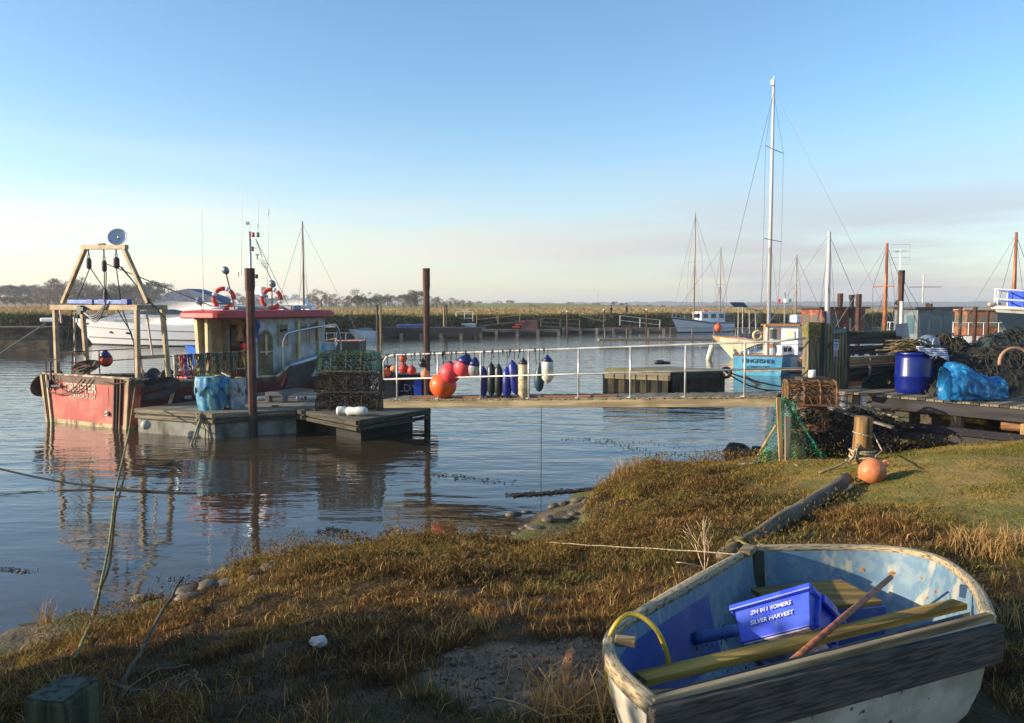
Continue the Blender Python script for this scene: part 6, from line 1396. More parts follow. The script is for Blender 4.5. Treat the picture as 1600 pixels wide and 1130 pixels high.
w_ = Mf @ Vector((-1.3, .8, 1.62)); board(w_, 1.2, .42, obb, 'brown trawl board lying on the stern rail behind the gantry post', fb.rotation_euler.z + R(5))
# orange pot buoy beyond the stern deck
q = P(165, 563, 26.0); t = thing('buoy', 'orange and blue buoy standing on the stern deck of the red boat', 'buoy', q); m = MB(); m.ball((0, 0, 0), .22, 16); m.build('body', colr['red'], t, True); m = MB(); m.lathe([(.2, .1), (.15, .2), (.05, .32)], n=14); m.build('cap', colr['navy'], t, True)
m = MB(); w_ = Mf @ Vector((-.2, 1.4, .85)); 
for k in range(50):
    p = w_ + Vector((random.uniform(-1.3, 1.5), random.uniform(-.4, 2.2), random.uniform(0, .55))); pts = [p]
    for _ in range(4): p = p + Vector((random.uniform(-.15, .15), random.uniform(-.1, .1), random.uniform(-.1, .08))); pts.append(p.copy())
    m.tube(pts, .02, 4)
o = m.build('deck_ropes', roped, None); tag(o, 'dark tangle of ropes and nets on the stern deck of the red boat', 'ropes', None, 'stuff')
# white boat bow with registration number behind the pots
wb = thing('motor_boat', 'small white boat with registration number moored behind the lobster pots', 'motor boat', (-9.9, 34.5, 0), heading(.86, -.5))
Hw = Hull(5.6, 2.1, [(0, 1.0), (.5, 1.15), (1, 1.45)], rake=.9); m = Hw.skin(MB(), -.6, 1, 8); m.build('hull', gw_, wb, True); m = Hw.deck(MB(), 1, shrink=1); m.build('deck', gw_, wb)
m = MB(); m.tube(Hw.line(1), .03, 5); m.build('rub_rail', mat('navy_trim', (24, 40, 96)), wb)
q = Hw.pt(.76, .62); text('registration', 'LT1020', .36, mat('blue_letters', (28, 70, 140), .5), wb, (q.x + .02, q.y, q.z), (R(90), 0, R(90) + .38), .004)
m = MB(); m.box((0, 1.6, 1.5), (1.5, 1.8, .9), ty=.8, tx=.85); m.build('cabin', mat('cabin_blue', (40, 96, 190), .5), wb, bevel=.04)
# ================================================================== motor cruisers behind
def cruiser(label, loc, dr, L_, sc=1.0, radar=False, hood=True):
    t = thing('motor_cruiser', label, 'motor cruiser', loc, heading(*dr)); H = Hull(L_, L_ * .28, [(0, 1.75 * sc), (.5, 2.0 * sc), (1, 2.45 * sc)], sf=.9, mid=.4, pw=2.2, wl=.78, rake=L_ * .12, fl=.8)
    m = H.skin(MB(), .05, 1, 8); m.build('hull', gw_, t, True); m = H.skin(MB(), -.8, .05, 3); m.build('boot_top', mat('boot_navy', (14, 18, 34), .4), t, True)
    m = MB(); m.tube(H.line(.30, .0, .98, off=.02), .05, 5); m.build('stripe', mat('boot_navy', (14, 18, 34)), t); m = MB(); m.tube(H.line(.72, .0, .99, off=.02), .035, 5); m.build('rub_rail', mat('rail_grey', (110, 120, 134), .5), t)
    m = H.deck(MB(), 1, shrink=1); m.build('deck', gw_, t, True)
    for y in (.62, .74):
        q = H.pt(y, .55)
        for sd in (1, -1): m = MB(); m.ball((sd * (q.x + .01), q.y, q.z), .3, 12, (.12, 1, .38)); m.build('porthole', glass, t, True)
    # swept superstructure
    z0 = 1.95 * sc; prof = [(.06, 0), (.06, 1.3), (.12, 2.1), (.26, 2.35), (.42, 2.25), (.56, 1.65), (.70, .85), (.84, .22), (.90, 0)]
    for nm, mt, w0, w1, ex in (('cabin', gw_, .36, .24, 0),):
        m = MB(); B = H.B
        rows = []
        for k, wf in ((-1, w0), (-.86, w0 * .98), (0, w0), (.86, w0 * .98), (1, w0)):
            rows.append([Vector((k * B * (w0 - (w0 - w1) * min(1, z / 2.3)) * (1 - .5 * max(0, (y - .55) / .35)), y * L_, z0 + z * sc)) for y, z in prof])
        m.sheet(rows); n = len(prof); m.f.append(list(range(n))); m.f.append([4 * n + k for k in range(n)][::-1]); m.build('cabin', gw_, t, True)
    for sd in (1, -1):
        wp_ = [(.22, .95), (.34, 1.35), (.48, 1.35), (.60, .95), (.44, .85)]
        m = MB(); pts = [Vector((sd * (H.B * (.36 - .12 * min(1, z / 2.3)) * (1 - .5 * max(0, (y - .55) / .35)) + .05), y * L_, z0 + z * sc)) for y, z in wp_]; m.add(pts, [[0, 1, 2, 3, 4]]); m.build('side_window', glass, t)
    if hood: m = MB(); m.sheet([[Vector((k * H.B * .26, y * L_, z0 + z * sc)) for y, z in ((.08, 1.9), (.14, 2.5), (.27, 3.2), (.38, 2.9), (.44, 2.2))] for k in (-1, -.6, 0, .6, 1)]); m.f.append([0, 1, 2, 3, 4]); m.f.append([24, 23, 22, 21, 20]); m.build('canvas_hood', mat('grey_blue_canvas', (96, 110, 130), .8, var=(76, 88, 108), vs=2), t)
    m = MB(); m.tube([p + Vector((0, 0, .55)) for p in H.line(1, .45, .98)], .03, 5); 
    for i in range(9):
        for sd in (1, -1): q = H.pt(.45 + .53 * i / 8, 1, sd); m.tube([q, q + Vector((0, 0, .55))], .02, 4)
    m.build('bow_rail', steel, t)
    if radar: m = MB(); m.tube([(0, L_ * .22, z0 + 1.6), (0, L_ * .22, z0 + 3.0)], .06, 6); m.box((0, L_ * .22, z0 + 2.4), (1.4, .3, .15)); m.tube([(-.5, L_ * .2, z0 + 2.7), (.5, L_ * .2, z0 + 2.9)], .04, 5); m.build('radar', gw_, t)
    m = MB(); m.tube([(.5, L_ * .4, z0 + 1.6), (.5, L_ * .4, z0 + 3.4)], .02, 4); m.build('aerial', whitep, t)
    return t
b0 = Zp(120, 538, 0); cruiser('long white motor cruiser with grey hood behind the gantry of the red boat', (b0.x + 17, b0.y - 3.2, 0), (-.98, .18), 17.6)
b0 = Zp(270, 530, 0); cruiser('white motor cruiser with radar half hidden behind the red wheelhouse', (b0.x + 16, b0.y + 1, 0), (-1, .02), 15, 1.05, True, False)
b0 = P(505, 515, 36.5); sb = thing('fishing_boat', 'blue and white boat whose stern shows just right of the red wheelhouse', 'fishing boat', (b0.x - .3, b0.y, 0), heading(-.96, .25)); Hs = Hull(7, 2.4, [(0, 1.2), (1, 1.7)]); m = Hs.skin(MB(), -.6, 1, 5); m.build('hull', mat('hull_blue', (34, 96, 196), .45), sb, True); m = Hs.deck(MB(), .9); m.build('deck', gw_, sb); m = MB(); m.box((0, 1.6, 1.9), (1.6, 1.8, 1.5), tx=.85, ty=.8); m.build('cabin', gw_, sb, bevel=.05); m = MB(); m.box((0, .65, 2.1), (1.1, .04, .5)); m.build('window', glass, sb)

# ================================================================== sailing boats
spar_w = mat('white_spar', (196, 190, 186), .4); spar_b = mat('varnished_spar', (170, 104, 60), .4, var=(140, 84, 48), vs=3); spar_g = mat('grey_spar', (150, 132, 112), .4)
def rigging(t, H, my, mz, h, r, mt, spr=(.5,), stays=True, boom=True, sw=.9, topbox=False, wr=.010, foresail=None):
    m = MB(); m.tube([(0, my, mz), (0, my, mz + h * .6), (0, my, mz + h)], [r, r * .95, r * .62], 10); ms = m.build('mast', mt, t, True)
    for s_ in spr:
        m = MB(); m.tube([(-sw, my - .15, mz + h * s_), (0, my, mz + h * s_ + .04), (sw, my - .15, mz + h * s_)], .03, 5); m.build('spreader', mt, ms)
    if stays:
        m = MB()
        for sd in (1, -1):
            last = H.pt(min(.95, my / H.L), 1, sd)
            pts = [last] + [Vector((sd * sw, my - .15, mz + h * s_)) for s_ in spr] + [Vector((0, my, mz + h * .97))]
            m.tube(pts, wr, 3); m.tube([last + Vector((0, -.4, 0)), Vector((0, my, mz + h * spr[0] if spr else mz + h * .6))], wr, 3)
            m.tube([last + Vector((0, .4, 0)), Vector((0, my, mz + h * (spr[0] if spr else .6)))], wr, 3)
        m.tube([H.pt(.985, 1, 1) * 1, Vector((0, my, mz + h * .97))], wr * 1.3, 3); m.tube([Vector((0, .1, H.z(0))), Vector((0, my, mz + h * .98))], wr, 3)
        m.build('stays', mat('wire_grey', (110, 110, 112), .4), ms)
    if boom: m = MB(); m.tube([(0, my - .1, mz + .95), (0, my - h * .30, mz + 1.0)], .06, 6); m.build('boom', mt, ms)
    if topbox: m = MB(); m.box((-.18, my, mz + h + .05), (.22, .2, .34)); m.tube([(0, my, mz + h), (0, my, mz + h + .5)], .03, 5); m.tube([(.2, my, mz + h - .1), (.22, my, mz + h + .3)], .02, 4); m.build('masthead', gw_, ms)
    return ms
def yacht(label, loc, dr, L_, B_, sheer, hm, cab=None, masts=(), boot=None, cat='sailing yacht', nm='sailing_yacht', rails=True, rake=1.3, band=None):
    t = thing(nm, label, cat, loc, heading(*dr)); H = Hull(L_, B_, sheer, sf=.62, mid=.45, pw=2.0, wl=.72, rake=rake, fl=.55)
    m = H.skin(MB(), .06, 1, 8); m.build('hull', hm, t, True); m = H.skin(MB(), -.9, .06, 4); m.build('boot_top', boot or mat('boot_navy', (14, 18, 34)), t, True)
    m = H.deck(MB(), .97, shrink=1); m.build('deck', gw_, t, True)
    if band: m = H.skin(MB(), .86, .95, 1, off=.012); m.build('sheer_band', band, t, True)
    m = MB(); m.tube(H.line(1), .035, 5); m.build('toe_rail', spar_b, t)
    if cab:
        y0, y1, w_, h, cm = cab; z = H.z((y0 + y1) / 2 / L_); m = MB(); m.prism([(-w_ / 2, y0), (w_ / 2, y0), (w_ / 2 * .7, y1), (-w_ / 2 * .7, y1)], z - .1, z + h); cb = m.build('cabin', cm, t, bevel=.06)
        n = 3
        for i in range(n):
            for sd in (1, -1):
                f = (i + .5) / n; y = y0 + (y1 - y0) * f; x = w_ / 2 * (1 - .3 * f) + .01; m = MB(); m.box((sd * x, y, z + h * .58), (.03, (y1 - y0) / n * .6, h * .4), rz=sd * math.atan(.15 * w_ / (y1 - y0))); m.build('window', glass, cb)
        m = MB(); m.box((0, y0 - .01, z + h * .5), (w_ * .5, .03, h * .6)); m.build('window', glass, cb)
        m = MB(); m.box((0, y1 + .01, z + h * .6), (w_ * .5, .03, h * .4)); m.build('window', glass, cb)
    if rails:
        m = MB()
        for i in range(10):
            for sd in (1, -1): q = H.pt(.02 + .94 * i / 9, 1, sd); m.tube([q, q + Vector((0, 0, .6))], .018, 4)
        m.tube([p + Vector((0, 0, .6)) for p in H.line(1, .02, .96)], .014, 4); m.build('guard_rail', steel, t)
    for a in masts: rigging(t, H, *a[0], **a[1])
    return t, H
# ketch far across the water
b0 = Zp(1050, 520, 0); kt, Hk = yacht('white wheelhouse ketch with two masts moored at the far bank', (b0.x + 9.5, b0.y + 6.2, 0), (-.84, -.55), 11.5, 3.5, [(0, 1.35), (.5, 1.4), (1, 2.2)], gw_, (2.2, 6.6, 2.4, 1.5, gw_), (((7.2, 1.5, 15.0, .11, spar_g), dict(spr=(.55,), sw=1.3, wr=.02)), ((2.0, 1.4, 10.6, .09, spar_g), dict(spr=(.5,), sw=.9, wr=.02))), band=mat('navy_trim', (24, 40, 96)))
m = MB(); m.ball((.9, 4.2, 2.9), .25, 10); m.ball((.9, 3.7, 2.9), .2, 10); m.build('deck_fender', colr['orange'], kt, True)
# cream yacht with the tall white mast
b0 = Zp(1116, 560, 0); cy, Hc = yacht('cream hulled yacht with the tallest white mast, moored right of the raft', (b0.x + 9.6, b0.y - 7.2, 0), (-.8, .6), 12.2, 3.7, [(0, 1.15), (.5, 1.18), (1, 1.55)], mat('cream_hull', (208, 200, 176), .35, var=(198, 188, 158), vs=2, dirt=(180, 150, 110), ds=1, dlo=.6), (3.2, 7.6, 2.2, .55, gw_), (((8.3, 1.2, 16.6, .12, spar_w), dict(spr=(.40, .75), sw=1.7, topbox=True, wr=.012)),), boot=mat('boot_ochre', (196, 160, 84), .6, var=(160, 140, 80), vs=2), rake=1.5)
m = MB(); m.sheet([[Vector((k * 1.35, y, 1.2 + z)) for y, z in ((2.0, .2), (2.2, 1.0), (3.0, 1.35), (4.4, 1.3), (5.0, .6))] for k in (-1, -.7, 0, .7, 1)]); m.build('sprayhood', mat('navy_canvas', (26, 32, 52), .8), cy, True, solid=.02)
m = MB(); m.tube([(0, 7.0, 2.3), (0, 2.8, 2.6)], .17, 8); m.build('sail_cover', mat('navy_canvas', (26, 32, 52)), cy, True)
m = MB(); m.box((0, 9.3, 1.62), (1.0, 1.5, .22)); m.build('deck_locker', mat('navy_canvas', (26, 32, 52)), cy, bevel=.04)
q = Hc.pt(.62, 1, -1); lf = thing('lifebuoy', 'white lifebuoy on the rail of the cream yacht', 'lifebuoy', cy.matrix_world @ Vector((0, 0, 0))); w_ = Matrix.Translation(cy.location) @ Matrix.Rotation(cy.rotation_euler.z, 4, 'Z') @ (q + Vector((0, 0, .45))); lf.location = P(1184, 524, w_.y - .6); m = MB(); m.torus((0, 0, 0), .26, .09, M=Matrix.Rotation(R(90), 4, 'X')); m.build('ring', creamp, lf, True); m = MB(); m.torus((0, -.02, 0), .26, .093, M=Matrix.Rotation(R(90), 4, 'X'), n=3, a0=0, a1=.6); m.build('band', colr['red'], lf)
q = P(1113, 540, 53.2); t = thing('fender', 'long white fender hanging at the bow of the cream yacht', 'fender', q); m = MB(); m.lathe([(.05, -1.1), (.18, -1.0), (.2, -.3), (.16, .1), (.05, .2)], n=14, M=Matrix.Rotation(.25, 4, 'Y')); m.build('body', colr['white'], t, True); m = MB(); m.tube([(0, 0, .15), (.25, .2, .8)], .02, 4); m.build('line', ropew, t)
q = P(1122, 512, 53.8); t = thing('buoy', 'orange buoy on the bow rail of the cream yacht', 'buoy', q); m = MB(); m.ball((0, 0, 0), .27, 14); m.build('body', colr['orange'], t, True); m = MB(); m.lathe([(.06, .24), (.04, .34)], n=8); m.build('eye', colr['orange'], t)
# solar panel on its frame
q = P(1154, 476, 60); t = thing('solar_panel', 'dark solar panel on a metal frame above the cream yacht', 'solar panel', (q.x, q.y, .5)); zt = q.z - .5
m = MB(); m.box((0, 0, zt), (1.1, .75, .04), rx=R(25), rz=.2); m.build('panel', mat('solar_cell', (10, 14, 30), .15), t)
for x, y in ((0, 0), (.45, .3), (1.5, .3), (.9, 0)): m = MB(); m.tube([(x, y, 0), (x * .9, y, zt - .1 - x * .15)], .04, 6); m.build('leg', alum, t)
m = MB(); m.tube([(.1, 0, zt - .1), (1.7, .3, zt - .5), (3.0, .6, zt - 1.1)], .03, 5); m.build('strut', alum, t)

# blue boat with the white wheelhouse, stern towards us
q0, q1 = Zp(1146, 586, 0), Zp(1220, 587, 0); ax = (q1 - q0).normalized(); c0 = (q0 + q1) / 2
kf = thing('fishing_boat', 'light blue fishing boat with white wheelhouse moored stern to the gangway', 'fishing boat', (c0.x, c0.y, 0), heading(.45, .89))
Hf = Hull(7.6, 2.75, [(0, 1.05), (.4, .98), (1, 1.5)], sf=.90, mid=.45, wl=.93, rake=.8)
skyb = mat('light_blue_hull', (78, 154, 188), .5, var=(98, 168, 194), vs=2, dirt=(50, 130, 170), ds=2)
m = Hf.skin(MB(), -.6, .93, 6); m.build('hull', skyb, kf, True); m = Hf.skin(MB(), .93, 1.02, 1, off=.02); m.build('rubbing_band', mat('brown_band', (120, 84, 60), .7), kf, True); m = Hf.deck(MB(), .8); m.build('deck', whitep, kf)
dl = mat('navy_letters', (28, 44, 90), .6, var=(60, 120, 160), vs=16, lo=.6, hi=.7); text('lettering', 'KINGFISHER', .30, dl, kf, (.05, -.02, .72), (R(90), 0, 0), .006, bold=.004); text('lettering', 'LOWESTOFT', .20, dl, kf, (.05, -.02, .42), (R(90), 0, 0), .006)
m = MB(); m.box((.35, 2.6, 1.65), (1.7, 1.8, 1.7)); cbk = m.build('wheelhouse', gw_, kf, bevel=.03); cbk.location = (.45, .9, 0)
fw = mat('brown_trim', (150, 100, 60), .6)
m = MB(); m.box((-.08, 1.68, 1.62), (.52, .03, 1.55)); m.build('door', mat('door_pale', (176, 184, 186), .6), cbk)
for x in (-.36, .2): m = MB(); m.box((x, 1.66, 1.62), (.06, .06, 1.6)); m.build('door_post', fw, cbk)
m = MB(); m.box((-.08, 1.655, 1.42), (.5, .03, .22)); m.build('door_board', fw, cbk); m = MB(); m.box((-.08, 1.66, 2.05), (.34, .03, .5)); m.build('window', mat('glass_reflecting', (96, 100, 90)), cbk); m = MB(); m.box((.78, 1.67, 2.0), (.46, .03, .45)); m.build('window', mat('window_bright', (206, 206, 180), .2), cbk)
m = MB(); m.box((.3, 2.5, 2.54), (2.0, 2.2, .08)); m.build('roof', fw, cbk); m = MB(); m.box((-.48, 1.3, 1.7), (.10, .12, 1.7)); m.build('post', creamp, cbk)
m = MB(); m.tube([(.4, 2.2, 2.5), (.4, 2.2, 4.3)], .04, 6); m.tube([(.1, 2.2, 3.7), (.7, 2.2, 3.7)], .03, 5); mk = m.build('mast', alum, cbk)
for x, mt in ((.12, mat('lamp_red', (196, 30, 48))), (.4, gw_), (.68, mat('lamp_green', (20, 120, 110)))): m = MB(); m.box((x, 2.2, 3.85), (.12, .1, .2)); m.build('lamp', mt, cbk)
for px, py, r in ((1223, 553, .22), (1254, 566, .27)): q = P(px, py, 43 if px < 1240 else 41.4); t = thing('buoy', 'pale tan buoy on the ' + ('deck' if px < 1240 else 'side') + ' of the light blue fishing boat', 'buoy', q); m = MB(); m.ball((0, 0, 0), r, 14, (1, 1, 1.1)); m.build('body', colr['tan'], t, True); m = MB(); m.lathe([(.06, r), (.04, r + .1)], n=8); m.build('eye', colr['tan'], t)
m = MB(); 
for k in range(3): m.tube([(-.9 + .22 * k, .1, 1.0), (-.9 + .22 * k, .1, 1.25)], .04, 6)
m.build('bollard', whitep, kf)
# boat under the blue cover behind it
b0 = P(1232, 520, 52); cv = thing('motor_boat', 'white motor boat under a bright blue cover behind the light blue fishing boat', 'motor boat', (b0.x - 1.4, b0.y, 0), heading(.97, .2)); Hv = Hull(6.5, 2.4, [(0, 1.2), (1, 1.6)]); m = Hv.skin(MB(), -.6, 1, 5); m.build('hull', gw_, cv, True)
m = MB(); m.sheet([[Vector((k * 1.15, y, 1.25 + z * (1 - .55 * abs(k)))) for y, z in ((0, .3), (.8, 1.0), (2.2, 1.25), (3.2, .95), (4.2, .8), (5.6, .3))] for k in (-1, -.6, 0, .6, 1)]); m.build('cover', mat('cover_blue', (30, 130, 206), .6, bump=.02, bs=2), cv, True); m = MB(); m.box((0, 2.2, 2.75), (.9, .8, .5)); m.build('seat_box', gw_, cv, bevel=.05)

# raft
r0, r1, r2 = Zp(945, 611, 0), Zp(1047, 616, 0), Zp(1129, 612, 0); r3 = r0 + r2 - r1
rf = thing('raft', 'old square timber raft moored in mid river behind the footbridge', 'raft', (r1.x, r1.y, 0))
def rz_(p, z): return Vector((p.x, p.y, z))
m = MB(); m.prism([(p.x, p.y) for p in (r0, r1, r2, r3)], .82, .95); m.build('deck', mat('raft_deck', (128, 118, 76), .9, var=(100, 92, 64), vs=2, bump=.01), rf, world=True, bevel=.02)
m = MB(); m.bar(rz_(r0, .70), rz_(r1, .70), .08, .32, up=(0, 0, 1)); m.build('side_plank', wood('raft_plank', (150, 140, 112), (116, 108, 86), 'x', sc=2), rf, world=True, along=r1 - r0)
m = MB(); m.bar(rz_(r1, .72), rz_(r2, .72), .08, .26, up=(0, 0, 1)); m.build('side_plank', darkw['x'], rf, world=True, along=r2 - r1)  # darker wood paints in the shade of this unlit right face
c4 = (r0 + r1 + r2 + r3) / 4; m = MB(); m.prism([(c4.x + (p.x - c4.x) * .97, c4.y + (p.y - c4.y) * .97) for p in (r0, r1, r2, r3)], -.4, .81); m.build('float', mat('raft_dark', (50, 46, 36), .9, var=(76, 70, 46), vs=1.5, dirt=(28, 26, 22), ds=2), rf, world=True)
for a_, b_, n in ((r0, r1, 6), (r1, r2, 5)):
    for k in range(n + 1): q = a_.lerp(b_, k / n); m = MB(); m.box((q.x, q.y + .03, .25), (.16, .12, 1.0)); m.build('post', mat('raft_post', (58, 52, 40), .9), rf, world=True)
m = MB(); m.tube(sag(rz_(r0, .95) + Vector((.3, -.1, 0)), rz_(r0, .05) + Vector((1.4, -.5, 0)), .1), .03, 5); m.build('rope', ropew, rf, world=True)
q = rz_(r2, .9); m = MB(); m.torus(q + Vector((.1, -.1, -.1)), .2, .06, M=Matrix.Rotation(R(90), 4, 'X')); m.tube(sag(q, q + Vector((4.2, 1.0, -.9)), .2), .03, 5); m.tube(sag(q, q + Vector((2.8, .6, -.9)), .3), .03, 5); m.build('chain', roped, rf, world=True)
m = MB(); a = Zp(1180, 600, 0); m.bar((a.x - .5, a.y, .35), (a.x + .25, a.y - .3, -.1), .12, .12); solo(m, 'sunken_timber', darkw['x'], 'dark timber end sticking out of the water right of the raft', 'timber')
m = MB(); m.tube([P(1160, 580, 26), P(1262, 576, 24)], .028, 7); solo(m, 'spar', tanw['x'], 'long tan spar floating level behind the footbridge near the gate', 'spar', along=(1, -.5, 0))
m = MB(); q = Zp(1045, 568, .97); m.ball(q + Vector((-.4, 0, .05)), .18, 8, (1.5, 1, .6), .2); m.ball(q + Vector((-.1, 0, .03)), .12, 8, (1.5, 1, .6), .2); solo(m, 'weed_clump', mat('wet_weed', (40, 36, 24)), 'dark clump of weed on top of the raft', 'weed')

# ================================================================== right background: boats, masts, piles
def bpile(px, yt, D, w_, label=None, yb=None): return pile(px, yt, D, w_, label or 'rusty brown steel pile standing among the boats on the right', -1, 'rusty piles among the boats on the right')
for px, yt, D, w_, lab in ((1313, 459, 46, .26, 'rusty pile with a swollen top, behind the gate slats'), (1342, 460, 42, .24, 'tall rusty pile standing above the board fence'), (1409, 423, 33, .21, 'thick tallest rusty pile behind the paddle shaped board'), (1449, 474, 52, .20, None), (1454, 475, 50, .20, None), (1486, 480, 54, .20, None), (1501, 480, 52, .20, None), (1524, 480, 50, .22, None), (1544, 485, 56, .18, None)): bpile(px, yt, D, w_, lab)
# wooden trawler with the varnished wheelhouse
def loose_mast(name, px, yt, yb, D, r, mt, label, spr=None, furl=None, base=1.0, L_=8, hm=gw_, dr=(.97, .2), cab=True):
    p = P(px, yb, D); h = P(px, yt, D).z - base
    t, H = yacht(label, (p.x - dr[0] * L_ * .6, p.y - dr[1] * L_ * .6, 0), dr, L_, L_ * .3, [(0, .95), (.5, .9), (1, 1.3)], hm, (L_ * .2, L_ * .5, L_ * .2, .55, gw_) if cab else None, (((L_ * .6, base, h, r, mt), dict(spr=spr or (), sw=.8, wr=.012)),))
    if furl: m = MB(); m.tube([(.0, L_ * .6 - .25, base + .5), (0, L_ * .6 - .15, base + furl)], [.22, .09], 8); m.build('furled_sail', mat('furled_sail', (96, 70, 62), .9, var=(60, 50, 60), vs=4), t, True)
    return t
loose_mast('y', 1291, 362, 505, 44, .14, spar_w, 'small yacht with a thick white mast and brown furled sail behind the gate', furl=2.3)
loose_mast('y', 1242, 398, 500, 62, .06, spar_g, 'small yacht with a thin brown mast beyond the light blue fishing boat', hm=gw_, spr=(.6,))
loose_mast('y', 1381, 380, 515, 40, .10, spar_b, 'varnished wooden sailing boat with a tan mast behind the board fence', spr=(.62,), hm=mat('varnished_hull', (130, 62, 34), .35), L_=6.5)
loose_mast('y', 1403, 425, 510, 44, .10, spar_b, 'sailing boat with a short tan mast close behind the thick rusty pile', hm=mat('cream_hull2', (206, 196, 170), .5), L_=7)
def cabin_boat(label, px, D, L_, B_, hm, cm, wm, zc, h, roof, dr=(.98, .15), y0=.15, y1=.6, wins=4, x0=0, sheer=((0, 1.1), (1, 1.6)), arched=False, nm='cabin_boat'):
    p = P(px, 500, D); t = thing(nm, label, 'cabin boat', (p.x - dr[0] * L_ * .45, p.y - dr[1] * L_ * .45, 0), heading(*dr)); H = Hull(L_, B_, list(sheer), sf=.85)
    m = H.skin(MB(), -.6, 1, 5); m.build('hull', hm, t, True); m = H.deck(MB(), .97, shrink=1); m.build('deck', whitep, t)
    m = MB(); m.tube(H.line(1), .04, 5); m.build('rub_rail', cm, t)
    ym, yl = (y0 + y1) / 2 * L_, (y1 - y0) * L_; w_ = B_ * .75
    m = MB(); m.box((0, ym, zc + h / 2), (w_, yl, h)); c = m.build('cabin', cm, t, bevel=.03)
    m = MB(); m.box((0, ym, zc + h + .06), (w_ + .3, yl + .5, .1)); m.build('roof', roof, c, bevel=.03)
    for sd in (1, -1):
        for k in range(wins): m = MB(); m.box((sd * (w_ / 2 + .01), y0 * L_ + yl * (k + .5) / wins, zc + h * .62), (.03, yl / wins * .66, h * .45)); m.build('window', wm, c)
    for yy in (y0 * L_ - .01, y1 * L_ + .01):
        for k in (-1, 1): m = MB(); m.box((k * w_ * .22, yy, zc + h * .62), (w_ * .3, .03, h * .45)); m.build('window', wm, c)
    return t, H
gr_ = mat('glass_reflecting', (96, 100, 90)); vr = mat('varnished_cabin', (150, 98, 60), .5, var=(112, 68, 42), vs=2)
t, H = cabin_boat('old trawler with varnished brown wheelhouse and black funnel behind the gate', 1322, 47, 9, 3.1, mat('white_hull_blue', (176, 186, 206), .5), mat('red_brown_cabin', (116, 58, 46), .5, var=(150, 96, 66), vs=3), gr_, 1.2, 2.2, mat('dark_roof', (70, 62, 60), .6), y0=.2, y1=.5, wins=2)
m = MB(); m.lathe([(.12, 1.2), (.12, 3.9), (.16, 4.0), (.16, 4.2)], (1.2, 3.6, 0), 12); m.build('funnel', blackr, t); m = MB(); m.tube([(1.2, 6.5, 1.3), (1.2, 6.5, 3.6)], .06, 6); m.lathe([(.05, 3.6), (.25, 3.7), (.05, 3.95)], (1.2, 6.5, 0), 10); m.build('lamp_post', blackr, t)
t, H = cabin_boat('grey cabin boat with tall glazed wheelhouse under a dark canopy', 1440, 42, 8, 2.6, mat('grey_hull', (150, 150, 144), .5, var=(120, 120, 112), vs=1), mat('grey_cabin', (112, 122, 126), .5, var=(90, 98, 100), vs=2), mat('pale_glass', (70, 98, 108), .1, spec=.9), 1.3, 2.1, mat('dark_canopy', (70, 74, 74), .8), y0=.33, y1=.58, wins=3)
m = MB(); m.tube([(0, 3.6, 3.7), (0, 3.6, 5.2)], .03, 5); m.tube([(-.3, 3.0, 4.55), (.3, 4.4, 4.55)], .02, 4); m.build('aerial', alum, t)
for px in (1415, 1440, 1462): q = P(px, 540, 36.5); m = MB(); m.tube([(q.x, q.y, -.5), (q.x, q.y, 1.9)], .07, 8); solo(m, 'jetty_post', whitep, 'short white post of the jetty in front of the grey cabin boat', 'post', 'short white jetty posts')
t, H = cabin_boat('white hulled houseboat with orange varnished cabin among the rusty piles', 1527, 58, 12, 3.0, gw_, vr, gr_, 1.35, 1.9, mat('pale_roof', (150, 130, 100), .6), y0=.36, y1=.54, wins=3, sheer=((0, 1.5), (1, 1.5)), dr=(-.98, .15))
m = MB(); 
for i in range(12):
    for sd in (1, -1): q = H.pt(.05 + .9 * i / 11, 1, sd); m.tube([q, q + Vector((0, 0, .9))], .025, 4)
m.tube([p + Vector((0, 0, .9)) for p in H.line(1, .05, .95)], .022, 4); m.build('guard_rail', gw_, t)
# big yacht on the hard at the right edge, bow pointing left
p = P(1556, 483, 24.5); by = thing('sailing_yacht', 'big yacht on the hard at the right edge with a blue cover and cream underbody', 'sailing yacht', (p.x + 9.7, p.y + 1.6, 1.3), heading(-.985, -.17))
Hb = Hull(10, 3.3, [(0, 1.75), (.5, 1.8), (1, 2.2)], sf=.7, mid=.45, pw=1.9, wl=.7, rake=1.6, fl=.6)
m = Hb.skin(MB(), .55, .93, 4); m.build('hull', mat('slate_blue_hull', (48, 66, 84), .35), by, True); m = Hb.skin(MB(), .0, .55, 5); m.build('underbody', mat('cream_underbody', (190, 172, 128), .6, var=(170, 150, 112), vs=2, dirt=(150, 120, 100), ds=1), by, True); m = Hb.skin(MB(), -1, 0, 4); m.build('keel_part', mat('purple_antifoul', (96, 66, 80), .7), by, True)
m = Hb.skin(MB(), .93, 1.0, 1, off=.02); m.tube(Hb.line(1), .06, 6); m.build('rub_rail', whitep, by, True); m = Hb.deck(MB(), .98, shrink=1); m.build('deck', gw_, by)
m = MB(); m.prism([(-1.0, 5.6), (1.0, 5.6), (.75, 8.9), (-.75, 8.9)], 1.95, 2.75); m.build('blue_cover', mat('royal_blue_canvas', (34, 62, 170), .75, var=(50, 84, 196), vs=2, bump=.03, bs=2), by, bevel=.12)
m = MB()
for dz in (.25, .55):
    m.tube([p_ + Vector((0, 0, dz)) for p_ in Hb.line(1, .5, .99)], .025, 5)
for i in range(7):
    for sd in (1, -1): q = Hb.pt(.5 + .49 * i / 6, 1, sd); m.tube([q, q + Vector((0, 0, .55))], .02, 4)
m.build('pulpit_rail', gw_, by)
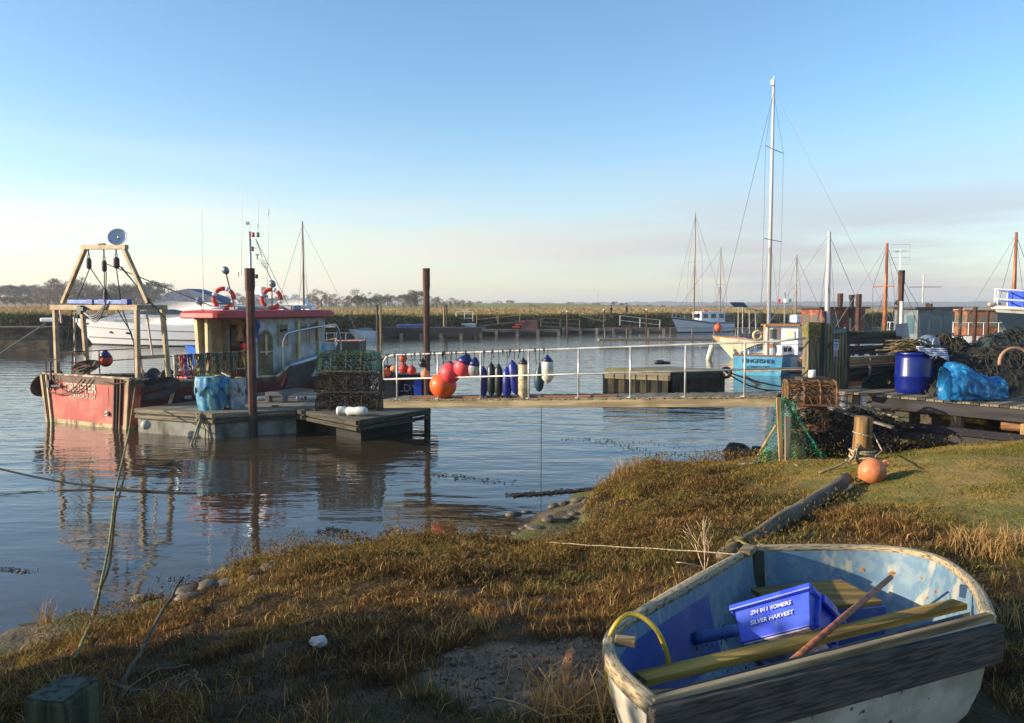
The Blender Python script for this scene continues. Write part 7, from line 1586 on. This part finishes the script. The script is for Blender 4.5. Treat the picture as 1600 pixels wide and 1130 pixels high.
m = MB(); m.lathe([(.03, -.22), (.07, -.18), (.07, .18), (.03, .22)], (0, 9.95, 2.28), 10, Matrix.Rotation(R(90), 4, 'X')); m.build('bow_fitting', mat('stem_fitting', (176, 160, 140), .5), by, True)
for y in (2.5, 7.0):
    for sd in (1, -1): m = MB(); m.bar((sd * 1.1, y, .4), (sd * 1.5, y, -1.3), .14, .14); m.build('shore_prop', tanw['z'], by)
m = MB(); m.box((0, 5, -.85), (.5, 3.5, 1.2)); m.build('keel_block', darkw['z'], by)
loose_mast('y', 1581, 363, 510, 40, .10, spar_b, 'sailing boat with a tan and blue mast over the blue cover at right', spr=(.42,), L_=7, hm=mat('cream_hull2', (206, 196, 170), .5))
# far masts and aerials on the left and centre
q = Zp(476, 540, 0); loose_mast('y', 476, 346, 500, 62, .085, spar_g, 'old sailing boat with a thin brown mast beyond the red wheelhouse', spr=(), L_=8, hm=mat('hull_black', (30, 32, 40), .5), dr=(-.97, .2), cab=False)
q = P(1407, 398, 30); ae = thing('television_aerial', 'small square television aerial on a thin mast above the thick rusty pile', 'aerial', (q.x, q.y, 4.9)); z = q.z - 4.9
m = MB(); m.tube([(0, 0, -.0), (0, 0, z + .2)], .015, 5); m.build('mast', alum, ae)
m = MB()
for k in range(4): m.tube([(-.35, 0, z - .35 + .24 * k), (.35, 0, z - .35 + .24 * k)], .006, 3)
m.tube([(-.35, 0, z - .35), (-.35, 0, z + .37)], .006, 3); m.tube([(.35, 0, z - .35), (.35, 0, z + .37)], .006, 3); m.tube([(-.2, 0, z + .1), (.2, 0, z + .14)], .012, 3); m.build('grid', alum, ae)
# jetty behind the yachts
jt = thing('jetty', 'long low jetty with handrails behind the yachts on the right', 'jetty', (24, 70, 0)); m = MB(); m.box((30, 74, .5), (44, 1.6, .25)); m.build('deck', greyw['x'], jt, world=True)
for k in range(23): m = MB(); m.tube([(8.5 + 2 * k, 73.3, -.5), (8.5 + 2 * k, 73.3, 1.6)], .05, 5); m.build('post', greyw['z'], jt, world=True)
m = MB(); m.tube([(8.5, 73.3, 1.6), (52.5, 73.3, 1.6)], .04, 5); m.build('rail', greyw['x'], jt, world=True)

# ================================================================== far bank furniture
random.seed(91)
FG = 'piles along the far bank'
def fpile(px, yt, yb, w_, mt, label): 
    p = Zp(px, yb, .15); p.y -= .5; t = thing('mooring_pile', label, 'pile', (p.x, p.y, -.5), 0, FG); h = P(px, yt, p.y).z + .5; m = MB(); m.lathe([(w_ / 2, 0), (w_ / 2, h)], n=8); m.build('shaft', mt, t); m = MB(); m.lathe([(w_ / 2 + .02, h - .15), (w_ / 2 + .02, h + .02)], n=8); m.build('top', whitep if 'white' in label else mt, t)
dk = mat('old_pile', (92, 76, 60), .9, var=(60, 50, 42), vs=2)
for px, yt, yb, w_, mt, lab in ((591, 476, 528, .24, dk, 'left of two dark piles on the far bank left of the tall rusty pile'), (596, 477, 528, .24, tanw['z'], 'pale right of two piles on the far bank left of the tall rusty pile'), (694.5, 477, 524, .22, tanw['z'], 'pale left one of two piles just right of the tall rusty pile'), (698.5, 477, 524, .22, dk, 'dark right one of two piles just right of the tall rusty pile'), (777, 488, 520, .3, dk, 'dark pile left of the red stepped block across the river'), (886, 486, 519, .26, dk, 'white topped pile right of the red stepped block across the river'), (943, 483, 518, .26, dk, 'white topped pile left of the two walkers'), (1009, 483, 521, .2, rust, 'rusty pile at the sloping white footbridge'), (1025, 484, 514, .2, rust, 'rusty pile left of the white ketch'), (934, 455, 490, .10, dk, 'thin telegraph pole beyond the far bank')): fpile(px, yt, yb, w_, mt, lab)
def fbox(nm, label, cat, px0, px1, yb, z0, z1, dep, mt, off=0):
    a, b_ = Zp(px0, yb, 0), Zp(px1, yb, 0); c_ = (a + b_) / 2; t = thing(nm, label, cat, (c_.x, c_.y + dep / 2 - 1 + off, 0)); m = MB(); m.box((0, 0, (z0 + z1) / 2), (b_.x - a.x, dep, z1 - z0)); m.build('deck', mt, t); w_ = b_.x - a.x
    n = max(2, int(w_ / 2.2))
    for k in range(n + 1): m = MB(); m.box((-w_ / 2 + w_ * k / n, -dep / 2 + .1, z0 - .1), (.35, .3, .9)); m.build('float', mat('far_float', (150, 140, 120), .8, var=(90, 84, 72), vs=.5), t)
    return t
fd1 = mat('far_jetty', (96, 88, 80), .9, var=(66, 60, 56), vs=.6)
fbox('landing_stage', 'dark landing stage with blue sheets behind the tall rusty pile', 'landing stage', 598, 752, 528, .2, 1.2, 3, mat('far_dark_stage', (50, 48, 50), .9, var=(34, 34, 38), vs=.6))
a = Zp(643, 527, 0); m = MB(); m.box((0, 0, 0), (3.2, 1.2, .35)); o = m.build('sheet', mat('cover_blue2', (44, 70, 140), .7), None, bevel=.1); o.location = (a.x, a.y + 0.3, 1.35); tag(o, 'blue sheet spread on the dark landing stage across the river', 'sheet')
fbox('landing_stage', 'pale landing stage below the red stepped block across the river', 'landing stage', 712, 872, 524, .45, .75, 3, fd1)
fbox('landing_stage', 'low dark landing stage between the two white topped piles', 'landing stage', 880, 1035, 520, .3, .5, 3, fd1)
a, b_ = Zp(714, 523, 0), Zp(762, 523, 0); sb2 = thing('cabin_cruiser', 'small grey blue cabin boat at the far landing stage', 'boat', (a.x, a.y - 1.2, 0), heading(1, .02)); Hq = Hull((b_ - a).length, 1.9, [(0, .85), (1, 1.1)]); m = Hq.skin(MB(), -.4, 1, 4); m.build('hull', mat('grey_blue_hull', (120, 134, 150), .6), sb2, True); m = MB(); m.box((0, 1.6, 1.1), (1.3, 1.8, .7)); m.build('cabin', mat('grey_blue_cabin', (134, 146, 160), .6), sb2, bevel=.1)
a, b_ = Zp(546, 528, 0), Zp(590, 528, 0); sb2 = thing('rowing_boat', 'small white rowing boat at the far bank right of the red wheelhouse', 'boat', (b_.x, b_.y - .8, 0), heading(-1, 0)); Hq = Hull((b_ - a).length, 1.6, [(0, .8), (1, 1.0)]); m = Hq.skin(MB(), -.4, 1, 4); m.build('hull', gw_, sb2, True); m = MB(); m.box((0, 1.3, .95), (1.2, 1.5, .3)); m.build('seat_cover', mat('grey_blue_hull', (120, 134, 150)), sb2, bevel=.05)
# red stepped block
a, b_ = Zp(806, 523, 0), Zp(833, 523, 0); t = thing('steps', 'red and maroon stepped block on the far landing stage', 'steps', ((a.x + b_.x) / 2, a.y - .5, .75)); w_ = b_.x - a.x
m = MB(); m.box((.6, 0, .55), (w_ - .2, 1.6, 1.1)); m.build('block', mat('maroon_block', (104, 66, 66), .8), t)
for k in range(3): m = MB(); m.box((-w_ / 2 - .35 + .35 * k + .35, -.05, .25 + .3 * k), (.9, 1.7, .14)); m.build('step', mat('step_red', (196, 66, 48), .7), t)
# gangways and rails on the far bank
def frail(label, pts, D, z, mt=alum, hgt=1.0, nm='footbridge', cat='footbridge', deckm=fd1):
    t = thing(nm, label, cat, P(pts[0][0], pts[0][1], D)); P_ = [P(x, y, D) for x, y in pts]
    for a, b_ in zip(P_[:-1], P_[1:]):
        m = MB(); m.bar(a, b_, .9, .14, up=(0, 0, 1)); m.build('deck', deckm, t, world=True)
        n = max(1, int((b_ - a).length / 2.2))
        for k in range(n + 1): q = a.lerp(b_, k / n) - Vector((0, .45, 0)); m = MB(); m.tube([q, q + Vector((0, 0, hgt))], .035, 4); m.build('post', mt, t, world=True)
        for hh in (hgt, hgt * .5): m = MB(); m.tube([a + Vector((0, -.45, hh)), b_ + Vector((0, -.45, hh))], .03, 4); m.build('rail', mt, t, world=True)
    return t
frail('sloping white railed footbridge left of the ketch', ((968, 508), (1030, 515)), 110, 0, whitep, 1.3)
frail('dark sloping gangway with rails just left of the two walkers', ((905, 493), (945, 503)), 112, 0, greyw['x'], 1.1, deckm=greyw['x'])
frail('grey walkway with rails behind the pale landing stage', ((745, 510), (812, 503)), 101, 0, tanw['z'], 1.7)
frail('short footbridge with dark rails sloping right of the maroon block', ((828, 495), (848, 502)), 104, 0, darkw['z'], 1.6, deckm=darkw['x'])
frail('long low grey walkway between the maroon block and the white topped pile', ((845, 510), (905, 513)), 106, 0, greyw['z'], 1.1)
t = thing('railing', 'white square railing at the left end of the pale landing stage', 'railing', (Zp(726, 523, 0))); m = MB(); q = Zp(713, 523, 0); w_ = (Zp(739, 523, 0) - q).x; q.z = .8
for k in range(3): m.tube([q + Vector((w_ * k / 2, 0, 0)), q + Vector((w_ * k / 2, 0, 2.1))], .05, 5)
m.build('post', whitep, t, world=True); m = MB(); m.tube([q + Vector((0, 0, 2.1)), q + Vector((w_, 0, 2.1))], .05, 5); m.tube([q + Vector((0, 0, 1.3)), q + Vector((w_, 0, 1.3))], .04, 5); m.build('rail', whitep, t, world=True)
# small quay and bank on the far left
a = P(30, 520, 66); lq = thing('quay', 'low brown earth and timber quay on the far left bank', 'quay', (a.x - 2, a.y, 0)); m = MB(); m.box((-10, 0, .7), (30, 2, 2.2)); m.build('wall', mat('quay_earth', (104, 86, 66), .9, var=(60, 50, 40), vs=1.2, stretch=(1, 1, 2), bump=.05, bs=3), lq); m = MB(); m.box((-10, -.2, 1.86), (30.4, 2.6, .12)); m.build('cap', fd1, lq)
m = MB(); m.tube([P(-10, 560, 55), P(72, 505, 64)], .07, 5); solo(m, 'pole', greyw['x'], 'long thin grey boom sloping down from the left quay', 'boom', along=(1, 1, .3))
m = MB(); q = P(78, 500, 64); m.box(q, (1.2, .8, .35)); solo(m, 'tender', gw_, 'small white tender hull end at the left quay', 'tender', bevel=.1)

# ================================================================== walkers
def person(label, px, yt, yb, D, jc, tc_, sd):
    p = P(px, yb, D); h = P(px, yt, D).z - p.z; k = h / 1.75
    t = thing('person', label, 'person', p, sd)
    def skin(name, verts, edges, rad, mt, root=0):
        me = bpy.data.meshes.new(name); me.from_pydata([Vector(v) * k for v in verts], edges, []); o = bpy.data.objects.new(name, me); COL.objects.link(o); o.parent = t; me.materials.append(mt)
        md = o.modifiers.new('skin', 'SKIN'); sv = me.skin_vertices[0].data
        for i, r in enumerate(rad): sv[i].radius = (r * k, r * k)
        sv[root].use_root = True; ss = o.modifiers.new('sub', 'SUBSURF'); ss.levels = ss.render_levels = 1
        return o
    V = [(0, 0, .95), (0, 0, 1.15), (0, .01, 1.38), (0, .01, 1.50), (0, .02, 1.62), (0, .02, 1.72), (.10, 0, .90), (.11, .14, .50), (.11, .02, .08), (.11, .18, .04), (-.10, 0, .90), (-.11, -.08, .50), (-.11, -.32, .12), (-.11, -.18, .04), (.19, 0, 1.40), (.24, -.10, 1.13), (.24, .04, .90), (-.19, 0, 1.40), (-.24, .08, 1.13), (-.24, .22, .95)]
    E = [(0, 1), (1, 2), (2, 3), (3, 4), (4, 5), (0, 6), (6, 7), (7, 8), (8, 9), (0, 10), (10, 11), (11, 12), (12, 13), (2, 14), (14, 15), (15, 16), (2, 17), (17, 18), (18, 19)]
    Rr = [.13, .13, .14, .055, .095, .08, .09, .06, .045, .04, .09, .06, .045, .04, .06, .045, .035, .06, .045, .035]
    skin('body', V, E, Rr, mat('skin', (186, 140, 116), .6))
    J = [0, 1, 2, 14, 15, 16, 17, 18, 19]; ix = {v: i for i, v in enumerate(J)}
    skin('jacket', [V[i] for i in J], [(ix[a], ix[b]) for a, b in E if a in ix and b in ix], [.17, .165, .17, .085, .07, .06, .085, .07, .06], mat('jacket_%s' % jc[0], jc[1], .8))
    J = [0, 6, 7, 8, 10, 11, 12]; ix = {v: i for i, v in enumerate(J)}
    skin('trousers', [V[i] for i in J], [(ix[a], ix[b]) for a, b in E if a in ix and b in ix], [.15, .11, .085, .07, .11, .085, .07], mat('trousers_dark', (30, 32, 40), .8))
    m = MB(); m.ball((0, -.01 * k, 1.68 * k), .115 * k, 12, (1, 1.1, 1)); m.build('hair', mat('dark_hair', (40, 32, 28), .8), t, True)
person('walker in a purple jacket on the far river bank', 955, 477, 495, 118, ('purple', (76, 56, 96)), None, R(60))
person('walker in a black jacket on the far river bank, right of the other walker', 979, 474, 493, 120, ('black', (28, 30, 38)), None, R(-100))

# ================================================================== trees beyond the marsh
twm = [mat('bare_twig_a', (118, 102, 84), .9), mat('bare_twig_b', (130, 108, 84), .9), mat('evergreen', (78, 80, 56), .9)]
def make_tree(nm, h, w_, mt, seed, n, label, dens=1.0, leaf=.22):
    random.seed(seed); t = thing(nm, label, 'tree', (0, 0, 0)); m = MB(); m.tube(wig([(0, 0, -.5), (0, 0, h * .25), (random.uniform(-.3, .3), 0, h * .55)], .05), [h * .03, h * .022, h * .008], 6)
    for k in range(9):
        a = random.uniform(0, 6.28); z = h * random.uniform(.2, .5); m.tube([(0, 0, z), (math.cos(a) * w_ * .22, math.sin(a) * w_ * .22, z + h * .18), (math.cos(a) * w_ * .4, math.sin(a) * w_ * .4, z + h * .36)], [h * .012, h * .008, h * .003], 4)
    m.build('trunk', mat('bark', (82, 68, 54), .9), t)
    m = MB(); cl_ = [(Vector((random.gauss(0, .26) * w_, random.gauss(0, .26) * w_, h * random.uniform(.3, .88))), random.uniform(.12, .24) * w_) for _ in range(11)]
    for k in range(n):
        c_, r = random.choice(cl_); u = Vector((random.gauss(0, 1), random.gauss(0, 1), random.gauss(0, .8))).normalized(); p = c_ + u * r * random.random() ** .5
        d = (u + Vector((0, 0, .6))).normalized(); s_ = Vector((random.gauss(0, 1), random.gauss(0, 1), 0)).normalized()
        l = h * .075; m.add([p - s_ * leaf * .5, p + s_ * leaf * .5, p + d * l], [[0, 1, 2]])
    m.build('crown', mt, t); return t
protos = [make_tree('bare_tree', 9, 8, twm[0], 1, 950, 'bare winter tree standing on the marsh edge', leaf=.30), make_tree('bare_tree', 10, 7, twm[1], 2, 800, 'bare brown winter tree standing on the marsh edge', leaf=.26), make_tree('evergreen_tree', 9, 8, twm[2], 3, 1500, 'dark bushy evergreen tree on the marsh edge', leaf=.5)]
used = [False] * 3; random.seed(5)
def plant(px, yt, D, k, lab=None):
    x = (px - 800) / F * D; z = float(far_z(np.array(x), np.array(D))); h = max(2.5, P(px, yt, D).z - z); s_ = h / (9, 10, 9)[k]
    lab0 = ('bare winter tree in the treeline beyond the marsh', 'brown twiggy winter tree in the treeline beyond the marsh', 'dark evergreen tree in the treeline beyond the marsh')[k]
    if not used[k]: o = protos[k]; used[k] = True; o.location = (x, D, z - .3); o.rotation_euler.z = random.uniform(0, 6); o.scale = (s_, s_, s_); o['label'] = lab or lab0; o['group'] = 'trees beyond the marsh'
    else: dup(protos[k], (x, D, z - .3), random.uniform(0, 6), lab or lab0, 'trees beyond the marsh', sc=(s_ * random.uniform(.9, 1.5), s_ * random.uniform(.9, 1.4), s_))
def row(x0, x1, y0, y1, D0, D1, n, ks):
    for i in range(n): t_ = (i + random.uniform(0, .8)) / n; plant(x0 + (x1 - x0) * t_, y0 + (y1 - y0) * t_ + random.uniform(-4, 6), random.uniform(D0, D1), random.choice(ks))
row(-30, 80, 448, 446, 330, 420, 16, (0, 2, 2)); row(75, 135, 434, 434, 300, 360, 7, (0, 0, 1)); row(130, 250, 446, 440, 300, 400, 15, (0, 0, 2)); row(250, 300, 452, 450, 330, 400, 6, (0, 1))
row(-30, 300, 458, 458, 280, 330, 26, (2, 2, 0)); row(300, 460, 458, 460, 330, 420, 14, (0, 1)); row(440, 560, 462, 460, 280, 380, 15, (0, 1)); row(555, 655, 460, 456, 280, 360, 14, (0, 1, 2)); row(640, 740, 462, 468, 290, 380, 12, (1, 1, 0)); row(470, 740, 470, 471, 250, 290, 26, (1, 0, 1))
plant(503, 450, 300, 0, 'tall bare tree rising above the treeline right of the brown masted boat'); plant(560, 449, 300, 1, 'tall narrow bare tree above the treeline left of the tall rusty pile'); plant(647, 452, 280, 2, 'dark rounded evergreen directly left of the tall rusty pile'); plant(573, 468, 230, 1, 'low orange brown bush in front of the treeline')
row(745, 800, 470, 471, 480, 560, 5, (0, 2)); row(800, 940, 474, 475, 560, 700, 9, (2, 0)); plant(958, 470, 420, 2, 'dark round tree beyond the two walkers'); row(960, 1040, 476, 478, 500, 560, 5, (2,))
for k in range(3):
    if not used[k]: plant(990, 475, 600, k)

# ================================================================== haze
hz = MB(); hz.box((0, 1500, 12), (9000, 3400 * 1.0 + 600, 32)); 
hm_ = bpy.data.materials.new('haze'); hm_.use_nodes = True; nt = hm_.node_tree; nt.nodes.remove(nt.nodes['Principled BSDF']); pv = nt.nodes.new('ShaderNodeVolumePrincipled'); pv.inputs['Color'].default_value = (.86, .90, .96, 1); pv.inputs['Density'].default_value = .00042; pv.inputs['Anisotropy'].default_value = .2
nt.links.new(pv.outputs[0], nt.nodes['Material Output'].inputs['Volume'])
HAZE = hz.build('haze', hm_); tag(HAZE, 'thin pale haze over the river and marsh', 'haze', None, 'stuff')
